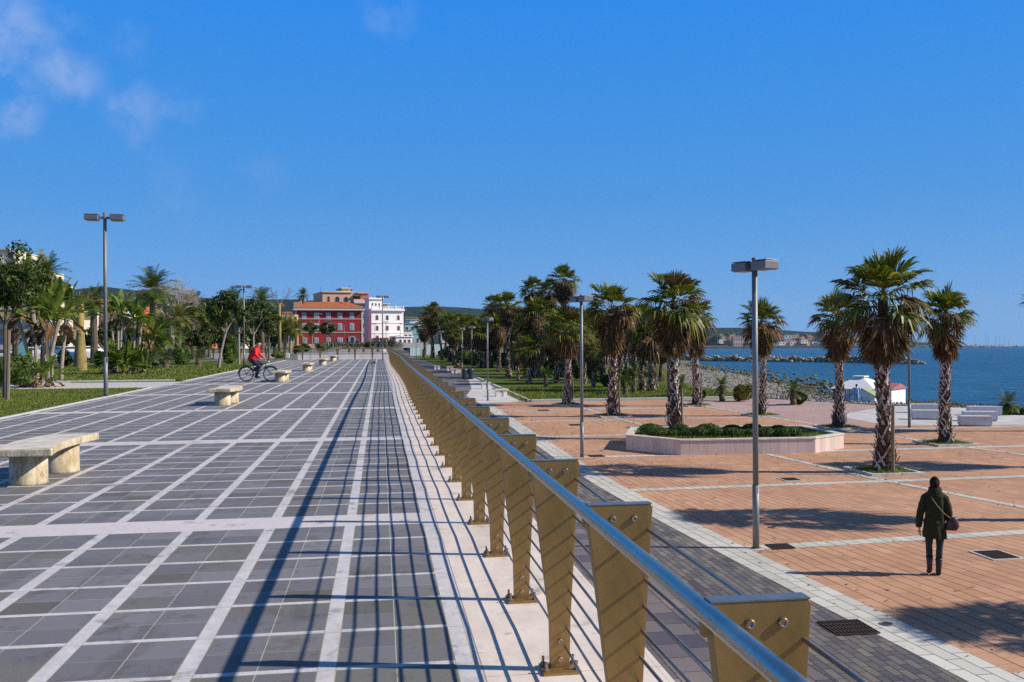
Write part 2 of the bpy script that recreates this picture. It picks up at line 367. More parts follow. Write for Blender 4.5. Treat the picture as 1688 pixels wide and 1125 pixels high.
t = NT('pebble_beach'); v = t.coord(); vo = t.n('ShaderNodeTexVoronoi'); t.put(vo.inputs[0], v); vo.inputs['Scale'].default_value = 5
vb = t.noise(v, .12, 5, .6)
cc = t.mix(vo.outputs['Color'], (.15, .14, .13), (.34, .32, .30)); cc = t.mix(t.rng(vb, .48, .6, 0, .75), cc, (.19, .17, .07)); cc = t.mix(t.rng(t.noise(v, 1.2, 5), .5, .7, 0, .5), cc, (.10, .09, .075))
t.bump(vo.outputs['Distance'], .8, .08); M['beach'] = t.fin(cc, .9, 0, .2)
t = NT('sea_water'); v = t.coord()
w1 = t.noise(t.mapping(v, (.30, .55, 1), rot=(0, 0, .35)), 1.0, 6, .62); w2 = t.noise(t.mapping(v, (.05, .12, 1), rot=(0, 0, .2)), 1, 3, .5); w3 = t.noise(t.mapping(v, (.006, .02, 1)), 1, 4, .6)
b_ = t.bump(t.m('ADD', t.m('MULTIPLY', w1, .7), w2), 1.0, 1.3)
cc = t.mix(t.rng(w3, .4, .65), (.003, .080, .150), (.006, .125, .195)); w4 = t.noise(t.mapping(v, (.035, .22, 1), rot=(0, 0, .12)), 1, 5, .65); cc = t.mix(t.rng(w4, .45, .62, 0, .65), cc, (.001, .022, .06)); w5 = t.noise(t.mapping(v, (.55, .10, 1), rot=(0, 0, .42)), 1, 5, .7); cc = t.mix(t.rng(w5, .46, .60, 0, .75), cc, (.001, .020, .055)); cc = t.mix(t.rng(w5, .42, .34, 0, .5), cc, (.02, .16, .24))
cc = t.mix(t.rng(w1, .38, .62, .55, 0), cc, (.001, .018, .045)); cc = t.mix(t.rng(w1, .66, .74, 0, .35), cc, (.25, .40, .48))
M['sea'] = t.fin(cc, .28, 0, .32)

# ------------------------------------------------------------------ the setting
def struct(mb, name, m, **k): return tag(mb.build(name, m, **k), kind='structure')
def sheet(name, poly, z, m, z0=None):
    mb = MB()
    if z0 is None: mb.add([(p[0], p[1], z) for p in poly], [tuple(range(len(poly)))])
    else: mb.prism(poly, z0, z)
    o = mb.build(name, m)
    me = o.data; uv = me.uv_layers.new(name='UVMap')
    for l in me.loops: c = me.vertices[l.vertex_index].co; uv.data[l.index].uv = (c.y, c.x)
    return tag(o, kind='structure')
YEND = 86.2; WX = 1.46
sheet('promenade', [(-8.53, -6), (WX, -6), (WX, YEND), (-8.53, YEND)], 0, M['prom'], -2.6)
sheet('promenade', [(-8.0, YEND + 4.5), (WX, YEND + 4.5), (WX, 232), (-8.0, 232)], -.004, M['prom'], -2.6)
for nm, x0, x1, y0, y1, z in (('kerb', -8.65, -8.53, -6, 36.0, .012), ('kerb', -8.65, -8.53, 42.0, YEND, .012)):
    mb = MB(); mb.box(((x0 + x1) / 2, (y0 + y1) / 2, z - .1), (x1 - x0 - .004, y1 - y0, .2)); struct(mb, nm, M['kerb'])
# ground sheets: the upper town level, and the lower plaza level running out to the coast
sheet('ground', [(-6000, -60), (-8.66, -60), (-8.66, YEND), (-8.0, YEND), (-8.0, 232), (1.3, 232), (1.3, 6000), (-6000, 6000)], -.06, M['far_ground'])
mb = MB(); mb.box((-3.6, YEND + 2.25, -.55), (9.9, 4.48, .8)); struct(mb, 'ramp_floor', M['path'])
# curved plaza coordinates: lines X0, X1, X2 ... as functions of Y
def interp(tab, y):
    if y <= tab[0][0]: (a, b) = tab[0], tab[1]
    elif y >= tab[-1][0]: (a, b) = tab[-2], tab[-1]
    else:
        for i in range(len(tab) - 1):
            if tab[i][0] <= y <= tab[i + 1][0]: a, b = tab[i], tab[i + 1]; break
    return a[1] + (b[1] - a[1]) * (y - a[0]) / (b[0] - a[0])
TX0 = [(4, 8.05), (10, 7.72), (14.6, 7.36), (20, 7.02), (25, 6.80), (31, 6.76), (41, 6.88), (60, 7.17), (62, 7.2)]
TX1 = [(4, 20.0), (12, 17.8), (17.5, 16.2), (20, 15.58), (24.5, 14.55), (31.2, 13.76), (40, 12.85), (47.5, 12.3), (58.6, 12.2), (62, 12.2)]
TX2 = [(4, 28), (17, 25.2), (25, 23.4), (32, 21.9), (39.2, 21.0), (46.3, 20.4), (54, 19.8), (62, 19.2)]
def cx(v, y):                            # v 0..1..2..3 across the plaza
    a, b, c = interp(TX0, y), interp(TX1, y), interp(TX2, y)
    if v <= 1: return a + (b - a) * v
    if v <= 2: return b + (c - b) * (v - 1)
    return c + (c - b) * (v - 2)
def curved(name, v0, v1, y0, y1, m, z, dv=0, w0=0, w1=0, nv=6, ny=40, skew=0):
    vs, fs, uvs = [], [], []
    for j in range(ny + 1):
        y = lerp(y0, y1, j / ny)
        for i in range(nv + 1):
            v = lerp(v0, v1, i / nv); x = cx(v, y) + lerp(w0, w1, i / nv)
            vs.append((x, y + skew * (x - 7), z)); uvs.append((y, v * 7.2 + lerp(w0, w1, i / nv)))
    for j in range(ny):
        for i in range(nv): a = j * (nv + 1) + i; fs.append((a, a + 1, a + nv + 2, a + nv + 1))
    mb = MB(); mb.v = vs; mb.f = fs; mb.m = [0] * len(fs)
    o = mb.build(name, m); uv = o.data.uv_layers.new(name='UVMap')
    for l in o.data.loops: uv.data[l.index].uv = uvs[l.vertex_index]
    return tag(o, kind='structure')
SK_ = .045
PY1 = 60.3
curved('plaza', 0, 2.0, 4, PY1, M['brick'], PZ)
curved('plaza', 2.0, 6.0, 4, 41.5, M['brick'], PZ)
# rose and pale paving along the sea side
sheet('promenade_by_the_beach', [(cx(2, y), y) for y in (41.5, 47, 53, PY1)] + [(26.5, 60.0), (31, 52), (36, 46.5), (44, 41.5)], PZ - .001, M['brick2'])
sheet('pale_paving', [(23.9, 40.2), (cx(6, 34.5), 35.4), (cx(6, 41.5), 41.5), (44, 41.6), (31, 52), (24.2, 46)], PZ + .004, M['pale'])
# white bands: one beside the slate walkway, the others crossing the plaza
curved('white_band', 0, 0, 2, PY1, M['whiteblock'], PZ + .006, w0=-.72, w1=0, nv=1)
for k, y in enumerate((10.0, 17.15, 24.35, 31.45, 38.5, 45.75, 53.1)):
    x1 = 6.0 if y < 40 else 2.0
    curved('white_line', 0, x1, y - .19, y + .19, M['whiteblock'], PZ + .005, nv=30, ny=1, skew=(.075 if y < 20 else .03 if y < 30 else .01))
curved('white_line', 1, 1, 4, PY1, M['whiteblock'], PZ + .0085, w0=-.14, w1=.14, nv=1)
curved('white_line', 2, 2, 4, PY1, M['whiteblock'], PZ + .0085, w0=-.14, w1=.14, nv=1)
# the slate walkway below the railing, the kerb line and the lawns
WALKR = lambda y: interp(TX0, y) - .72 if y < 52 else interp([(52, 6.25), (62, 6.6), (75, 8.2), (100, 9.6), (148, 9.6), (400, 9.0)], y)
pts = [2, 10, 15, 20, 25, 31, 41, 52]
def strip(name, fa, fb, ys, z, m):
    mb = MB(); vs = []; 
    for y in ys: vs += [(fa(y), y, z), (fb(y), y, z)]
    mb.add(vs, [(2 * i, 2 * i + 1, 2 * i + 3, 2 * i + 2) for i in range(len(ys) - 1)])
    o = mb.build(name, m); uv = o.data.uv_layers.new(name='UVMap')
    for l in o.data.loops: c = o.data.vertices[l.vertex_index].co; uv.data[l.index].uv = (c.y, c.x)
    return tag(o, kind='structure')
YS = pts + [62, 75, 100, 148, 300]
strip('walkway', lambda y: WX, lambda y: WALKR(y) + .1, [-4] + YS, PZ + .0, M['slate'])
strip('cobble_strip', lambda y: WALKR(y) - 1.55, lambda y: WALKR(y), pts, PZ + .004, M['slate_old'])
sheet('lower_ground', [(WX - .02, -60), (70, -60), (48, 41.5), (44, 44), (36, 48), (30, 54), (27, 61), (29, 90), (36, 110), (60, 170), (60, 2000), (WX - .02, 2000)], PZ - .05, M['earth'])
# pale wedge with benches, and the kerb that edges the grove lawn
LK = [gp(772, 617, PZ), gp(845, 648.5, PZ), gp(867, 659.6, PZ)]
sheet('pale_paving', [(6.45, 60.2), (6.4, 68), (7.8, 78), (LK[0].x - .2, LK[0].y), (LK[1].x, LK[1].y), (LK[2].x, 61.2), (cx(.25, 60.2), 60.2)], PZ + .003, M['pale'])
def kerb(name, a, b, w=.22, h=.12, z=PZ):
    a, b = Vector(a), Vector(b); d = b - a; mb = MB()
    mb.box(((a.x + b.x) / 2, (a.y + b.y) / 2, z + h / 2 - .03), (d.length + w * .5, w, h + .06), math.atan2(d.y, d.x)); return struct(mb, name, M['kerb'], bevel=.012)
kerb('kerb', (LK[0].x, LK[0].y), (LK[2].x, 61.2)); kerb('kerb', (LK[2].x + .2, 61.0), (26.8, 61.2), .3)
LAWN = [(LK[2].x + .1, 61.35), (26.8, 61.35), (27.0, 66), (29, 90), (36, 110), (50, 160), (50, 300), (9.6, 300), (9.8, 148), (LK[0].x + .1, LK[0].y), (LK[0].x + .5, 100)]
LAWN = [(LK[2].x + .15, 61.35), (26.8, 61.35), (27.0, 66), (29, 90), (36, 110), (50, 160), (50, 300), (9.3, 300), (9.9, 148), (LK[0].x + .15, LK[0].y)]
tag(sheet('grass', LAWN, PZ + .03, M['lawn']), 'shaded green lawn under the palm grove below the promenade', 'lawn', kind='stuff')
# left lawns and paths
sheet('path', [(-8.66, 36.0), (-8.66, 42), (-30, 42.5), (-60, 44), (-60, 36)], -.03, M['path'])
L1 = [(-8.66, -6), (-8.66, 36.0), (-19.5, 36.3), (-60, 36.0), (-60, -6)]; L2 = [(-8.66, 42.0), (-8.66, 82), (-14, 84), (-40, 62), (-40, 42.4)]
tag(sheet('grass', L1, .0, M['lawn'], -.2), 'sunlit near lawn along the left edge of the grey paving', 'lawn', kind='stuff')
tag(sheet('grass', L2, .0, M['lawn'], -.2), 'lawn with palms and shrubs beyond the pale path on the left', 'lawn', kind='stuff')
mb = MB(); mb.box((-24, 42.2, -.02), (30, .28, .16)); tag(mb.build('low_wall', M['kerb'], bevel=.02), 'long low pale kerb wall along the far side of the path', 'wall')
def blades(name, rects, n, z, h, label, seed, mt=None, w=.007):
    rg = random.Random(seed); mb = MB()
    for (x0, x1, y0, y1, wt) in rects:
        for _ in range(int(n * wt)):
            x, y = rg.uniform(x0, x1), y0 + (y1 - y0) * rg.random() ** 1.5; a = rg.uniform(0, 6.28); hh = h * rg.uniform(.5, 1.4); ww = w * rg.uniform(.7, 1.5) * (1 + y / 40)
            dx, dy = math.cos(a) * ww, math.sin(a) * ww; lx, ly = rg.uniform(-.5, .5) * hh, rg.uniform(-.5, .5) * hh
            mb.add([(x - dx, y - dy, z), (x + dx, y + dy, z), (x + lx, y + ly, z + hh)], [(0, 1, 2)])
    return tag(mb.build(name, mt or M['blade']), label, 'grass', kind='stuff')
blades('grass', [(-13, -8.7, 17, 36, .6), (-20, -13, 22, 36, .4)], 70000, 0, .034, 'short grass blades on the near left lawn', 1)
blades('grass', [(-19, -8.7, 42.1, 66, 1)], 22000, 0, .09, 'grass blades on the lawn beyond the pale path', 2, w=.02)
blades('grass', [(9.5, 26, 61.4, 78, 1)], 22000, PZ + .03, .12, 'grass blades at the near edge of the palm grove lawn', 3, w=.02)
# ------------------------------------------------------------------ beach, sea
shore = [(1900, 700), (1688, 673), (1567, 668), (1498, 662), (1420, 658), (1360, 652), (1323, 640), (1269, 628), (1222, 617), (1160, 609), (1130, 603), (1100, 598), (1060, 593), (1036, 588), (1012, 583.5), (985, 579.5)]
S = [sp(*q) for q in shore]
inner = [(60, 34), (46, 41.4), (40, 45), (34.5, 49.5), (31.5, 53), (29.0, 56.5), (27.5, 60), (27.2, 63), (27.2, 68), (27.8, 76), (28.6, 84), (29.3, 92), (32, 104), (38, 125), (50, 170), (60, 300)]
mb = MB(); NV = 10; vs = []; rb = random.Random(5)
SS, II = [], []
for i in range(len(S) - 1):
    for k in range(6):
        t_ = k / 6; SS.append(S[i].lerp(S[i + 1], t_)); II.append(Vector((*inner[i], 0)).lerp(Vector((*inner[i + 1], 0)), t_))
for i in range(len(SS)):
    for j in range(NV + 3):
        t_ = j / NV; p = II[i].lerp(Vector((SS[i].x, SS[i].y, 0)), t_)
        z = lerp(PZ - .03, sea_z(p), min(1, t_) ** .6) - max(0, t_ - 1) * 1.5
        z += .16 * noise.noise(Vector((p.x * .12, p.y * .12, 0))) * (1 if 0 < j else 0) * (1 - abs(t_ - .5)) if j <= NV else 0
        vs.append((p.x, p.y, z))
W_ = NV + 3
mb.add(vs, [(i * W_ + j, i * W_ + j + 1, (i + 1) * W_ + j + 1, (i + 1) * W_ + j) for i in range(len(SS) - 1) for j in range(W_ - 1)])
struct(mb, 'beach', M['beach'], smooth=True)
seaO = MB(); o3 = []
for dx, dy in ((-9000, -400), (9000, -400), (9000, 9000), (-9000, 9000)):
    o3.append((dx, dy, sea_z((dx, dy))))
seaO.add(o3, [(0, 1, 2, 3)])
struct(seaO, 'sea', M['sea'])
rk = random.Random(11)
def rockmesh(mb, c, s, rg, mi=0):
    n, m = 7, 5; vs = []; sx, sy, sz = s * rg.uniform(.7, 1.3), s * rg.uniform(.7, 1.3), s * rg.uniform(.5, .9); rz = rg.uniform(0, 3)
    for j in range(m):
        ph = -1.35 + 2.7 * j / (m - 1)
        for k in range(n):
            th = 6.283 * k / n + rz; q = rg.uniform(.82, 1.15)
            vs.append((c[0] + sx * q * math.cos(ph) ** .6 * math.cos(th), c[1] + sy * q * math.cos(ph) ** .6 * math.sin(th), c[2] + sz * q * math.sin(ph)))
    mb.add(vs, [tuple(range(n - 1, -1, -1)), tuple((m - 1) * n + k for k in range(n))] + [(j * n + k, j * n + (k + 1) % n, (j + 1) * n + (k + 1) % n, (j + 1) * n + k) for j in range(m - 1) for k in range(n)], mi)
def rockmat(name, a, b, c):
    t = NT(name); g = t.n('ShaderNodeNewGeometry').outputs['Random Per Island']; nz = t.noise(t.coord(), 2, 4)
    k = t.mix(g, a, b); k = t.mix(t.rng(nz, .5, .7, 0, .6), k, c); return t.fin(k, .9, 0, .2)
M['rock'] = rockmat('rock', (.26, .21, .13), (.46, .40, .28), (.16, .14, .06))
M['wetrock'] = rockmat('weedy_stones', (.08, .075, .05), (.20, .18, .09), (.10, .11, .03))
M['pebble'] = rockmat('pebbles', (.16, .15, .14), (.42, .40, .38), (.22, .2, .17))
mb = MB()
for _ in range(7000):                    # stones strewn over the beach
    i = rk.randrange(6, len(SS) - 1); t_ = rk.random(); p = II[i].lerp(Vector((SS[i].x, SS[i].y, 0)), t_)
    p += Vector((rk.uniform(-2, 2), rk.uniform(-3, 3), 0))
    zz = lerp(PZ - .03, sea_z(p), t_ ** .6) + .04
    rockmesh(mb, (p.x, p.y, zz), rk.uniform(.04, .11), rk, 1 if t_ > .62 - .3 * rk.random() else 0)
tag(mb.build('beach_stones', [M['pebble'], M['wetrock']]), 'grey pebbles and weedy stones strewn over the beach', 'stones', kind='stuff')
mb = MB()
for _ in range(900):                     # low weedy rocks in the shallows
    i = rk.randrange(30, len(SS) - 1); p = SS[i] + Vector((rk.uniform(0, 14) * rk.random(), rk.uniform(-6, 10), 0))
    rockmesh(mb, (p.x, p.y, sea_z(p) - .05), rk.uniform(.15, .5), rk)
tag(mb.build('shore_rocks', M['wetrock']), 'low dark rocks breaking the shallow water at the shoreline', 'rocks', kind='stuff')
mb = MB(); bw = [sp(1040, 590.5), sp(1120, 595), sp(1250, 596.5), sp(1400, 598), sp(1500, 600), sp(1528, 600.8)]
for i in range(len(bw) - 1):
    L_ = (bw[i + 1] - bw[i]).length; n_ = int(L_ * 6.5)
    for _ in range(n_):
        t_ = rk.random(); p = bw[i].lerp(bw[i + 1], t_); a_ = rk.uniform(-1, 1); hgt = 2.1 if i < 4 else lerp(2.1, .5, t_)
        if i == 0: hgt = 2.0
        dn = Vector((.25, .97, 0))
        q = p + dn * (3.2 + a_ * 3.0); rockmesh(mb, (q.x, q.y, sea_z(q) + hgt * (1 - abs(a_)) * rk.uniform(.45, 1.05) - .1), rk.uniform(.4, .85), rk)
tag(mb.build('breakwater_rocks', M['rock']), 'long breakwater of piled pale boulders running out into the bay', 'breakwater', kind='stuff')
# ------------------------------------------------------------------ hills
def hillmat(name, a, b, c, s):
    t = NT(name); v = t.coord(); n1 = t.noise(v, s, 4, .6); n2 = t.noise(v, s * 9, 4, .6)
    k = t.mix(t.rng(n1, .42, .58), a, b); k = t.mix(t.rng(n2, .45, .65, 0, .8), k, c); return t.fin(k, 1, 0, 0)
M['hill'] = hillmat('hill_woods', (.018, .040, .038), (.026, .055, .045), (.008, .020, .024), .004)
M['hill_field'] = hillmat('hill_fields', (.025, .075, .035), (.035, .095, .045), (.012, .035, .028), .0022)
def hill(name, D, prof, m, depth=900, seed=0):
    """ridge whose skyline passes through the photo positions in prof, at distance D"""
    mb = MB(); P = []; N_ = 120; x0, x1 = prof[0][0], prof[-1][0]
    for i in range(N_ + 1):
        x = lerp(x0, x1, i / N_); y = interp(prof, x); p = dp(x, y, D); P.append(p)
    vs = []; J = 14
    for i, p in enumerate(P):
        base = -25
        for j in range(J + 1):
            t_ = j / J; yy = D - depth * (1 - t_); h_ = lerp(base, p.z, t_ ** .8); k = yy / D
            h_ += (noise.noise(Vector((p.x * .006 + seed, yy * .006, 0))) * 14 + noise.noise(Vector((p.x * .02 + seed, yy * .02, 0))) * 5) * (t_ * (1.05 - t_) * 2.2 + .12) 
            vs.append((p.x * k, yy, h_))
        vs.append((p.x * 1.25, D + depth, base))
    W = J + 2
    mb.add(vs, [(i * W + j, (i + 1) * W + j, (i + 1) * W + j + 1, i * W + j + 1) for i in range(len(P) - 1) for j in range(W - 1)])
    return tag(mb.build(name, m, smooth=True), kind='structure')
hill('hills', 2600, [(-300, 500), (0, 490), (120, 478), (165, 472), (230, 480), (330, 492), (400, 495), (470, 493), (520, 496), (600, 510), (700, 535), (800, 560)], M['hill'], 1500, 3)
hill('hills', 3600, [(430, 540), (520, 520), (600, 509), (660, 506), (690, 505), (730, 505), (770, 508), (840, 514), (930, 520), (1000, 532), (1070, 548), (1120, 566)], M['hill'], 1500, 9)
hill('hills', 2300, [(560, 560), (640, 530), (690, 523), (760, 516), (820, 519), (900, 528), (990, 545), (1100, 560)], M['hill_field'], 700, 5)
hill('hills', 4300, [(960, 530), (1060, 533), (1120, 538), (1190, 541), (1230, 541), (1290, 545), (1360, 549), (1420, 553), (1470, 560), (1500, 568), (1530, 573)], M['hill'], 900, 7)
# tree masses on the far coast and a low far shore
M['farwood'] = leafmat('far_wood', (.012, .035, .014), (.03, .06, .025), None, .1, .01)
mb = MB(); rt_ = random.Random(3)
for _ in range(260):
    x = rt_.uniform(1120, 1500); D = rt_.uniform(3200, 3500); r_ = rt_.uniform(9, 20); top = 560 - 8 * rt_.random() if x < 1330 else 563 - 6 * rt_.random()
    p = dp(x, top + 4, D); mb.ball((p.x, p.y, p.z), (r_ * 1.6, r_, r_ * .9), 8, 6, 0, .22, rt_)
    mb.ball((p.x + r_, p.y, p.z - 12), (r_ * 1.6, r_, r_ * .9), 7, 5, 0, .22, rt_)
tag(mb.build('far_wood', M['farwood']), 'dark wooded slope behind the waterfront town across the bay', 'wood', kind='stuff')
mb = MB(); a_, b_ = dp(1080, 574.2, 2900), dp(1500, 573.4, 2900); e_ = dp(1530, 572.6, 3050)
mb.prism([(a_.x, a_.y), (b_.x, b_.y), (b_.x, b_.y + 900), (a_.x, a_.y + 900)], -60, dp(1300, 570, 3050).z); struct(mb, 'far_shore', M['far_ground'])
mb = MB()
for k in range(90):
    p = dp(lerp(1480, 1680, k / 90), 571.3, 3300); rockmesh(mb, (p.x, p.y, p.z), rt_.uniform(5, 9) * (1 if k < 80 else .6), rt_)
tag(mb.build('harbour_mole', M['rock']), 'thin far harbour mole of rocks on the horizon at right', 'breakwater', kind='stuff')
# ------------------------------------------------------------------ railing
t = NT('bronze_plate'); v = t.coord(); n1 = t.noise(t.mapping(v, (1, 1, .35)), 5, 5, .65); n2 = t.noise(v, 70, 3)
c = t.mix(t.rng(n1, .35, .65), (.33, .205, .072), (.40, .255, .10)); c = t.mix(t.rng(n2, .45, .75, 0, .12), c, (.16, .09, .035))
dr = t.rng(t.noise(t.mapping(v, (9, 9, .8)), 6, 3), .70, .78, 0, .35); c = t.mix(dr, c, (.16, .08, .03))
t.bump(n2, .03, .001); M['bronze'] = t.fin(c, t.rng(n1, .3, .7, .36, .52), .72, .5)
M['steel'] = mat('handrail_steel', (.52, .48, .42), .30, 1.0, var=.3, scale=6, bump=.05)
M['rodsteel'] = mat('rod_steel', (.36, .33, .30), .35, .8, var=.3, scale=9, bump=.1)
M['bolt'] = mat('bolt_steel', (.5, .45, .38), .35, .9, var=.5, scale=30, bump=.1, col2=(.22, .09, .03))
M['rust'] = mat('rust_stain', (.20, .08, .025), .8, var=.4, scale=20)
rail = thing('railing', (0, 0, 0), 'long bronze plate railing with round steel handrail along the grey promenade', 'railing')
def wob(y): return 0 if y < 24 else .075 * math.sin((y - 24) / 9.5) * min(1, (y - 24) / 10)
HX, HZ = .764, 1.070
post_mb = MB()                              # a plate 12 mm thick, wide above, narrow below
def platepoly(x0b, x1b, x0t, x1t, zt, y0, y1, mb):
    pl = [(x0b, .012), (x1b, .012), (x1b + .006, .26), (x1t, zt - .008), (x1t - .008, zt), (x0t + .006, zt), (x0t, zt - .006), (x0b - .004, .26)]
    n = len(pl); vs = [(x, y0, z) for x, z in pl] + [(x, y1, z) for x, z in pl]
    mb.add(vs, [tuple(range(n)), tuple(range(2 * n - 1, n - 1, -1))] + [(i, n + i, n + (i + 1) % n, (i + 1) % n) for i in range(n)])
platepoly(-.045, .055, -.145, .112, 1.092, -.022, .022, post_mb)
post_mb.box((-.152, 0, 1.035), (.012, .03, .05))          # handrail saddle
cap_mb = MB(); cap_mb.box((-.0165, 0, 1.0945), (.250, .047, .004))
XR = .915
base_mb = MB(); base_mb.box((.005, -.012, .007), (.20, .16, .014))
bm_ = MB(); bm_.tube([(0, 0, -.002), (0, 0, .014)], .015, 6); bm_.tube([(0, 0, .006), (0, 0, .046)], .0075, 8)
sm_ = MB(); sm_.tube([(0, 0, 0), (0, -.0055, 0)], .013, 14); sm_.torus((0, -.0065, 0), .0085, .004, 'y', 14, 6)
yp = [2.09 + 1.29 * k for k in range(-1, 66)]
def joined(n, mbx, m, par): return mbx.build(n, m, par)
for k, y in enumerate(yp):
    if k == 0:
        po = post_mb.build('post', M['bronze'], rail, bevel=.002); bo = base_mb.build('base_plate', M['bronze'], po, bevel=.002); p0 = po; cap_mb.build('cap', M['rodsteel'], po)
        nut = bm_.build('nut', M['bolt'], po, loc=(-.075, -.055, .014)); scr = sm_.build('bolt', M['bolt'], po, loc=(-.045, -.0225, 1.040))
        nuts, scrs = nut, scr
        for q in ((.085, -.055, .014), (-.075, .04, .014), (.085, .04, .014)): c_ = nut.copy(); COL.objects.link(c_); c_.location = q
        for q in ((.038, -.0225, 1.040), (.004, -.0225, .155), (.004, -.0225, .06)): c_ = scr.copy(); COL.objects.link(c_); c_.location = q
        kids = list(po.children)
    else:
        po = p0.copy(); COL.objects.link(po); po.parent = rail
        for ch in kids:
            if k < 22 or ch.name.startswith(('base', 'cap')):
                c_ = ch.copy(); COL.objects.link(c_); c_.parent = po
    po.location = (XR + wob(y), y, 0)
def railpath(x, z, y0=.4, y1=YEND - .2, step=1.29):
    out = []; y = y0
    while y < y1: out.append((x + wob(y), y, z)); y += step
    out.append((x + wob(y1), y1, z)); return out
mb = MB(); mb.tube(railpath(HX, HZ), .025, 16); mb.build('handrail', M['steel'], rail, smooth=True)
for z in (.995, .805, .705, .61, .51, .415, .32, .22, .12):
    x = XR + lerp(.035, .094, (z - .12) / .9)
    rr_ = MB(); pth = []
    for i, y in enumerate(yp[:-1]):         # each span bows very slightly
        for f_ in (0, .5):
            yy = y + 1.29 * f_; pth.append((x + wob(yy) + (.006 if f_ else 0) * (1 if i % 2 else -1), yy, z + (-.003 if f_ else 0)))
    rr_.tube(pth, .0068, 8); rr_.build('rod', M['rodsteel'], rail, smooth=True)
# ------------------------------------------------------------------ parapet across the far end
M['marble'] = mat('pale_marble', (.78, .71, .67), .6, var=.2, scale=2.5, streak=(1, 1, .4))
pw = thing('parapet', (-3.5, YEND + 4.3, 0), 'pale stone parapet across the far end of the near promenade', 'wall')
mb = MB()
for k in range(8): mb.box((-4.4 + 1.23 * k + .6, 0, .24), (1.21, .26, .62))
mb.build('wall', M['marble'], pw); mb = MB(); mb.box((.5, 0, .575), (10.0, .34, .05)); mb.build('coping', M['kerb'], pw)
def small_railing(pts, label, n_mid=3, h=1.0):
    r_ = thing('railing', pts[0], label, 'railing'); o = Vector(pts[0]); idx = 0
    for a, b in zip(pts[:-1], pts[1:]):
        a, b = Vector(a), Vector(b); d = b - a; n = max(1, round(d.length / 1.6)); ang = math.atan2(d.y, d.x)
        for k in range(n + (1 if b == Vector(pts[-1]) else 0)):
            p = a + d * (k / n) - o; q = MB()
            q.add([(x, y, z) for z, w in ((0, .055), (.25, .06), (h, .14)) for x, y in ((-w, -.02), (w, -.02), (w, .02), (-w, .02))],
                  [(0, 1, 2, 3), (8, 9, 10, 11)] + [(i * 4 + k2, i * 4 + (k2 + 1) % 4, i * 4 + 4 + (k2 + 1) % 4, i * 4 + 4 + k2) for i in range(2) for k2 in range(4)])
            q.build('post', M['bronze'], r_, loc=p)
    hb = MB(); hb.tube([Vector(p) - o + Vector((0, 0, h + .02)) for p in pts], .04, 8); hb.build('handrail', M['bronze'], r_)
    for k in range(n_mid):
        hb = MB(); hb.tube([Vector(p) - o + Vector((0, 0, h * (k + 1) / (n_mid + 1))) for p in pts], .008, 5); hb.build('rod', M['rodsteel'], r_)
    return r_
small_railing([(-11.6, 89.5, 0), (-8.7, YEND + .15, 0), (.9, YEND + .15, 0)], 'bronze railing of tapered posts crossing the far end of the promenade')
small_railing([(-17.5, 93, 0), (-11.9, 90, 0)], 'short bronze railing stub at the left behind the cyclist')
small_railing([(-3, YEND + 5.2, 0), (1.2, YEND + 5.2, 0), (1.2, 160, 0)], 'bronze railing running on beyond the pale parapet', 1)
mb = MB(); a_, b_ = gp(345, 592), gp(470, 592)
mb.box(((a_.x + b_.x) / 2, a_.y + 1, .25), ((b_.x - a_.x), .3, .55)); tag(mb.build('low_wall', M['marble'], bevel=.02), 'low pale wall behind the cyclist at the lawn corner', 'wall')
mb = MB(); mb.box((-1, 235, .6), (26, .4, 1.3)); tag(mb.build('balustrade', M['marble']), 'far pale balustrade in front of the red building', 'balustrade')
# ------------------------------------------------------------------ lamps
M['pole'] = mat('lamp_pole_grey', (.19, .21, .22), .5, .25, var=.2, scale=2, bump=.1)
M['polehead'] = mat('lamp_head_grey', (.17, .175, .20), .5, .2, var=.12, scale=3, bump=.05)
M['lens'] = mat('lamp_glass', (.22, .21, .17), .2, 0, var=.1)
def lamp(x, y, z, H, rz, label, arm=.13, single=False, nh=2):
    r_ = thing('street_lamp', (x, y, z), label, 'street lamp', 'twin head street lamps', R(rz))
    pm = MB(); pm.tube([(0, 0, -.02), (0, 0, 1.25)], .066, 14); pm.tube([(0, 0, 1.25), (0, 0, H)], .056, 14); pm.tube([(0, 0, 0), (0, 0, .012)], .10, 14)
    po = pm.build('pole', M['pole'], r_)
    for f in po.data.polygons: f.use_smooth = len(f.vertices) == 4
    bz = MB(); bz.box((.058, -.03, 1.16), (.02, .06, .12)); bz.build('hatch', M['polehead'], po)
    for s in (-1, 1):
        a = MB(); a.box((s * (.05 + arm / 2), 0, H - .17), (arm + .02, .07, .07)); am = a.build('arm', M['pole'], r_)
        hb = MB(); hx = .05 + arm + .20
        hb.box((s * hx, 0, H - .17), (.40, .36, .155)); hb.box((s * hx, 0, H - .07), (.40, .32, .02))
        ho = hb.build('lamp_head', M['polehead'], r_, bevel=.008)
        l_ = MB(); l_.box((s * hx, 0, H - .255), (.36, .28, .018)); l_.build('lens', M['lens'], ho)
    return r_
LH = 5.76
def lat(x, yb, z, rz, label, H=LH, **k): p = gp(x, yb, z); return lamp(p.x, p.y, z, H, rz, label, **k)
lat(1246.3, 904, PZ, -70, 'tall twin head lamp standing nearest on the brick plaza', arm=.03)
lat(959.5, 754, PZ, -70, 'twin head lamp on the plaza edge left of the planter', arm=.03)
lat(804, 661, PZ, -60, 'twin head lamp on the pale paving where the grove lawn begins', arm=.03)
lat(1499, 705, PZ, -35, 'twin head lamp half hidden behind the middle palm crown', arm=.03)
lat(1101, 656, PZ, -40, 'lamp pole showing between the palm trunks beyond the planter', arm=.03)
lat(762, 615, PZ, -65, 'thin lamp just left of the litter bin')
lat(778, 623, PZ, -65, 'lamp standing directly behind the litter bin')
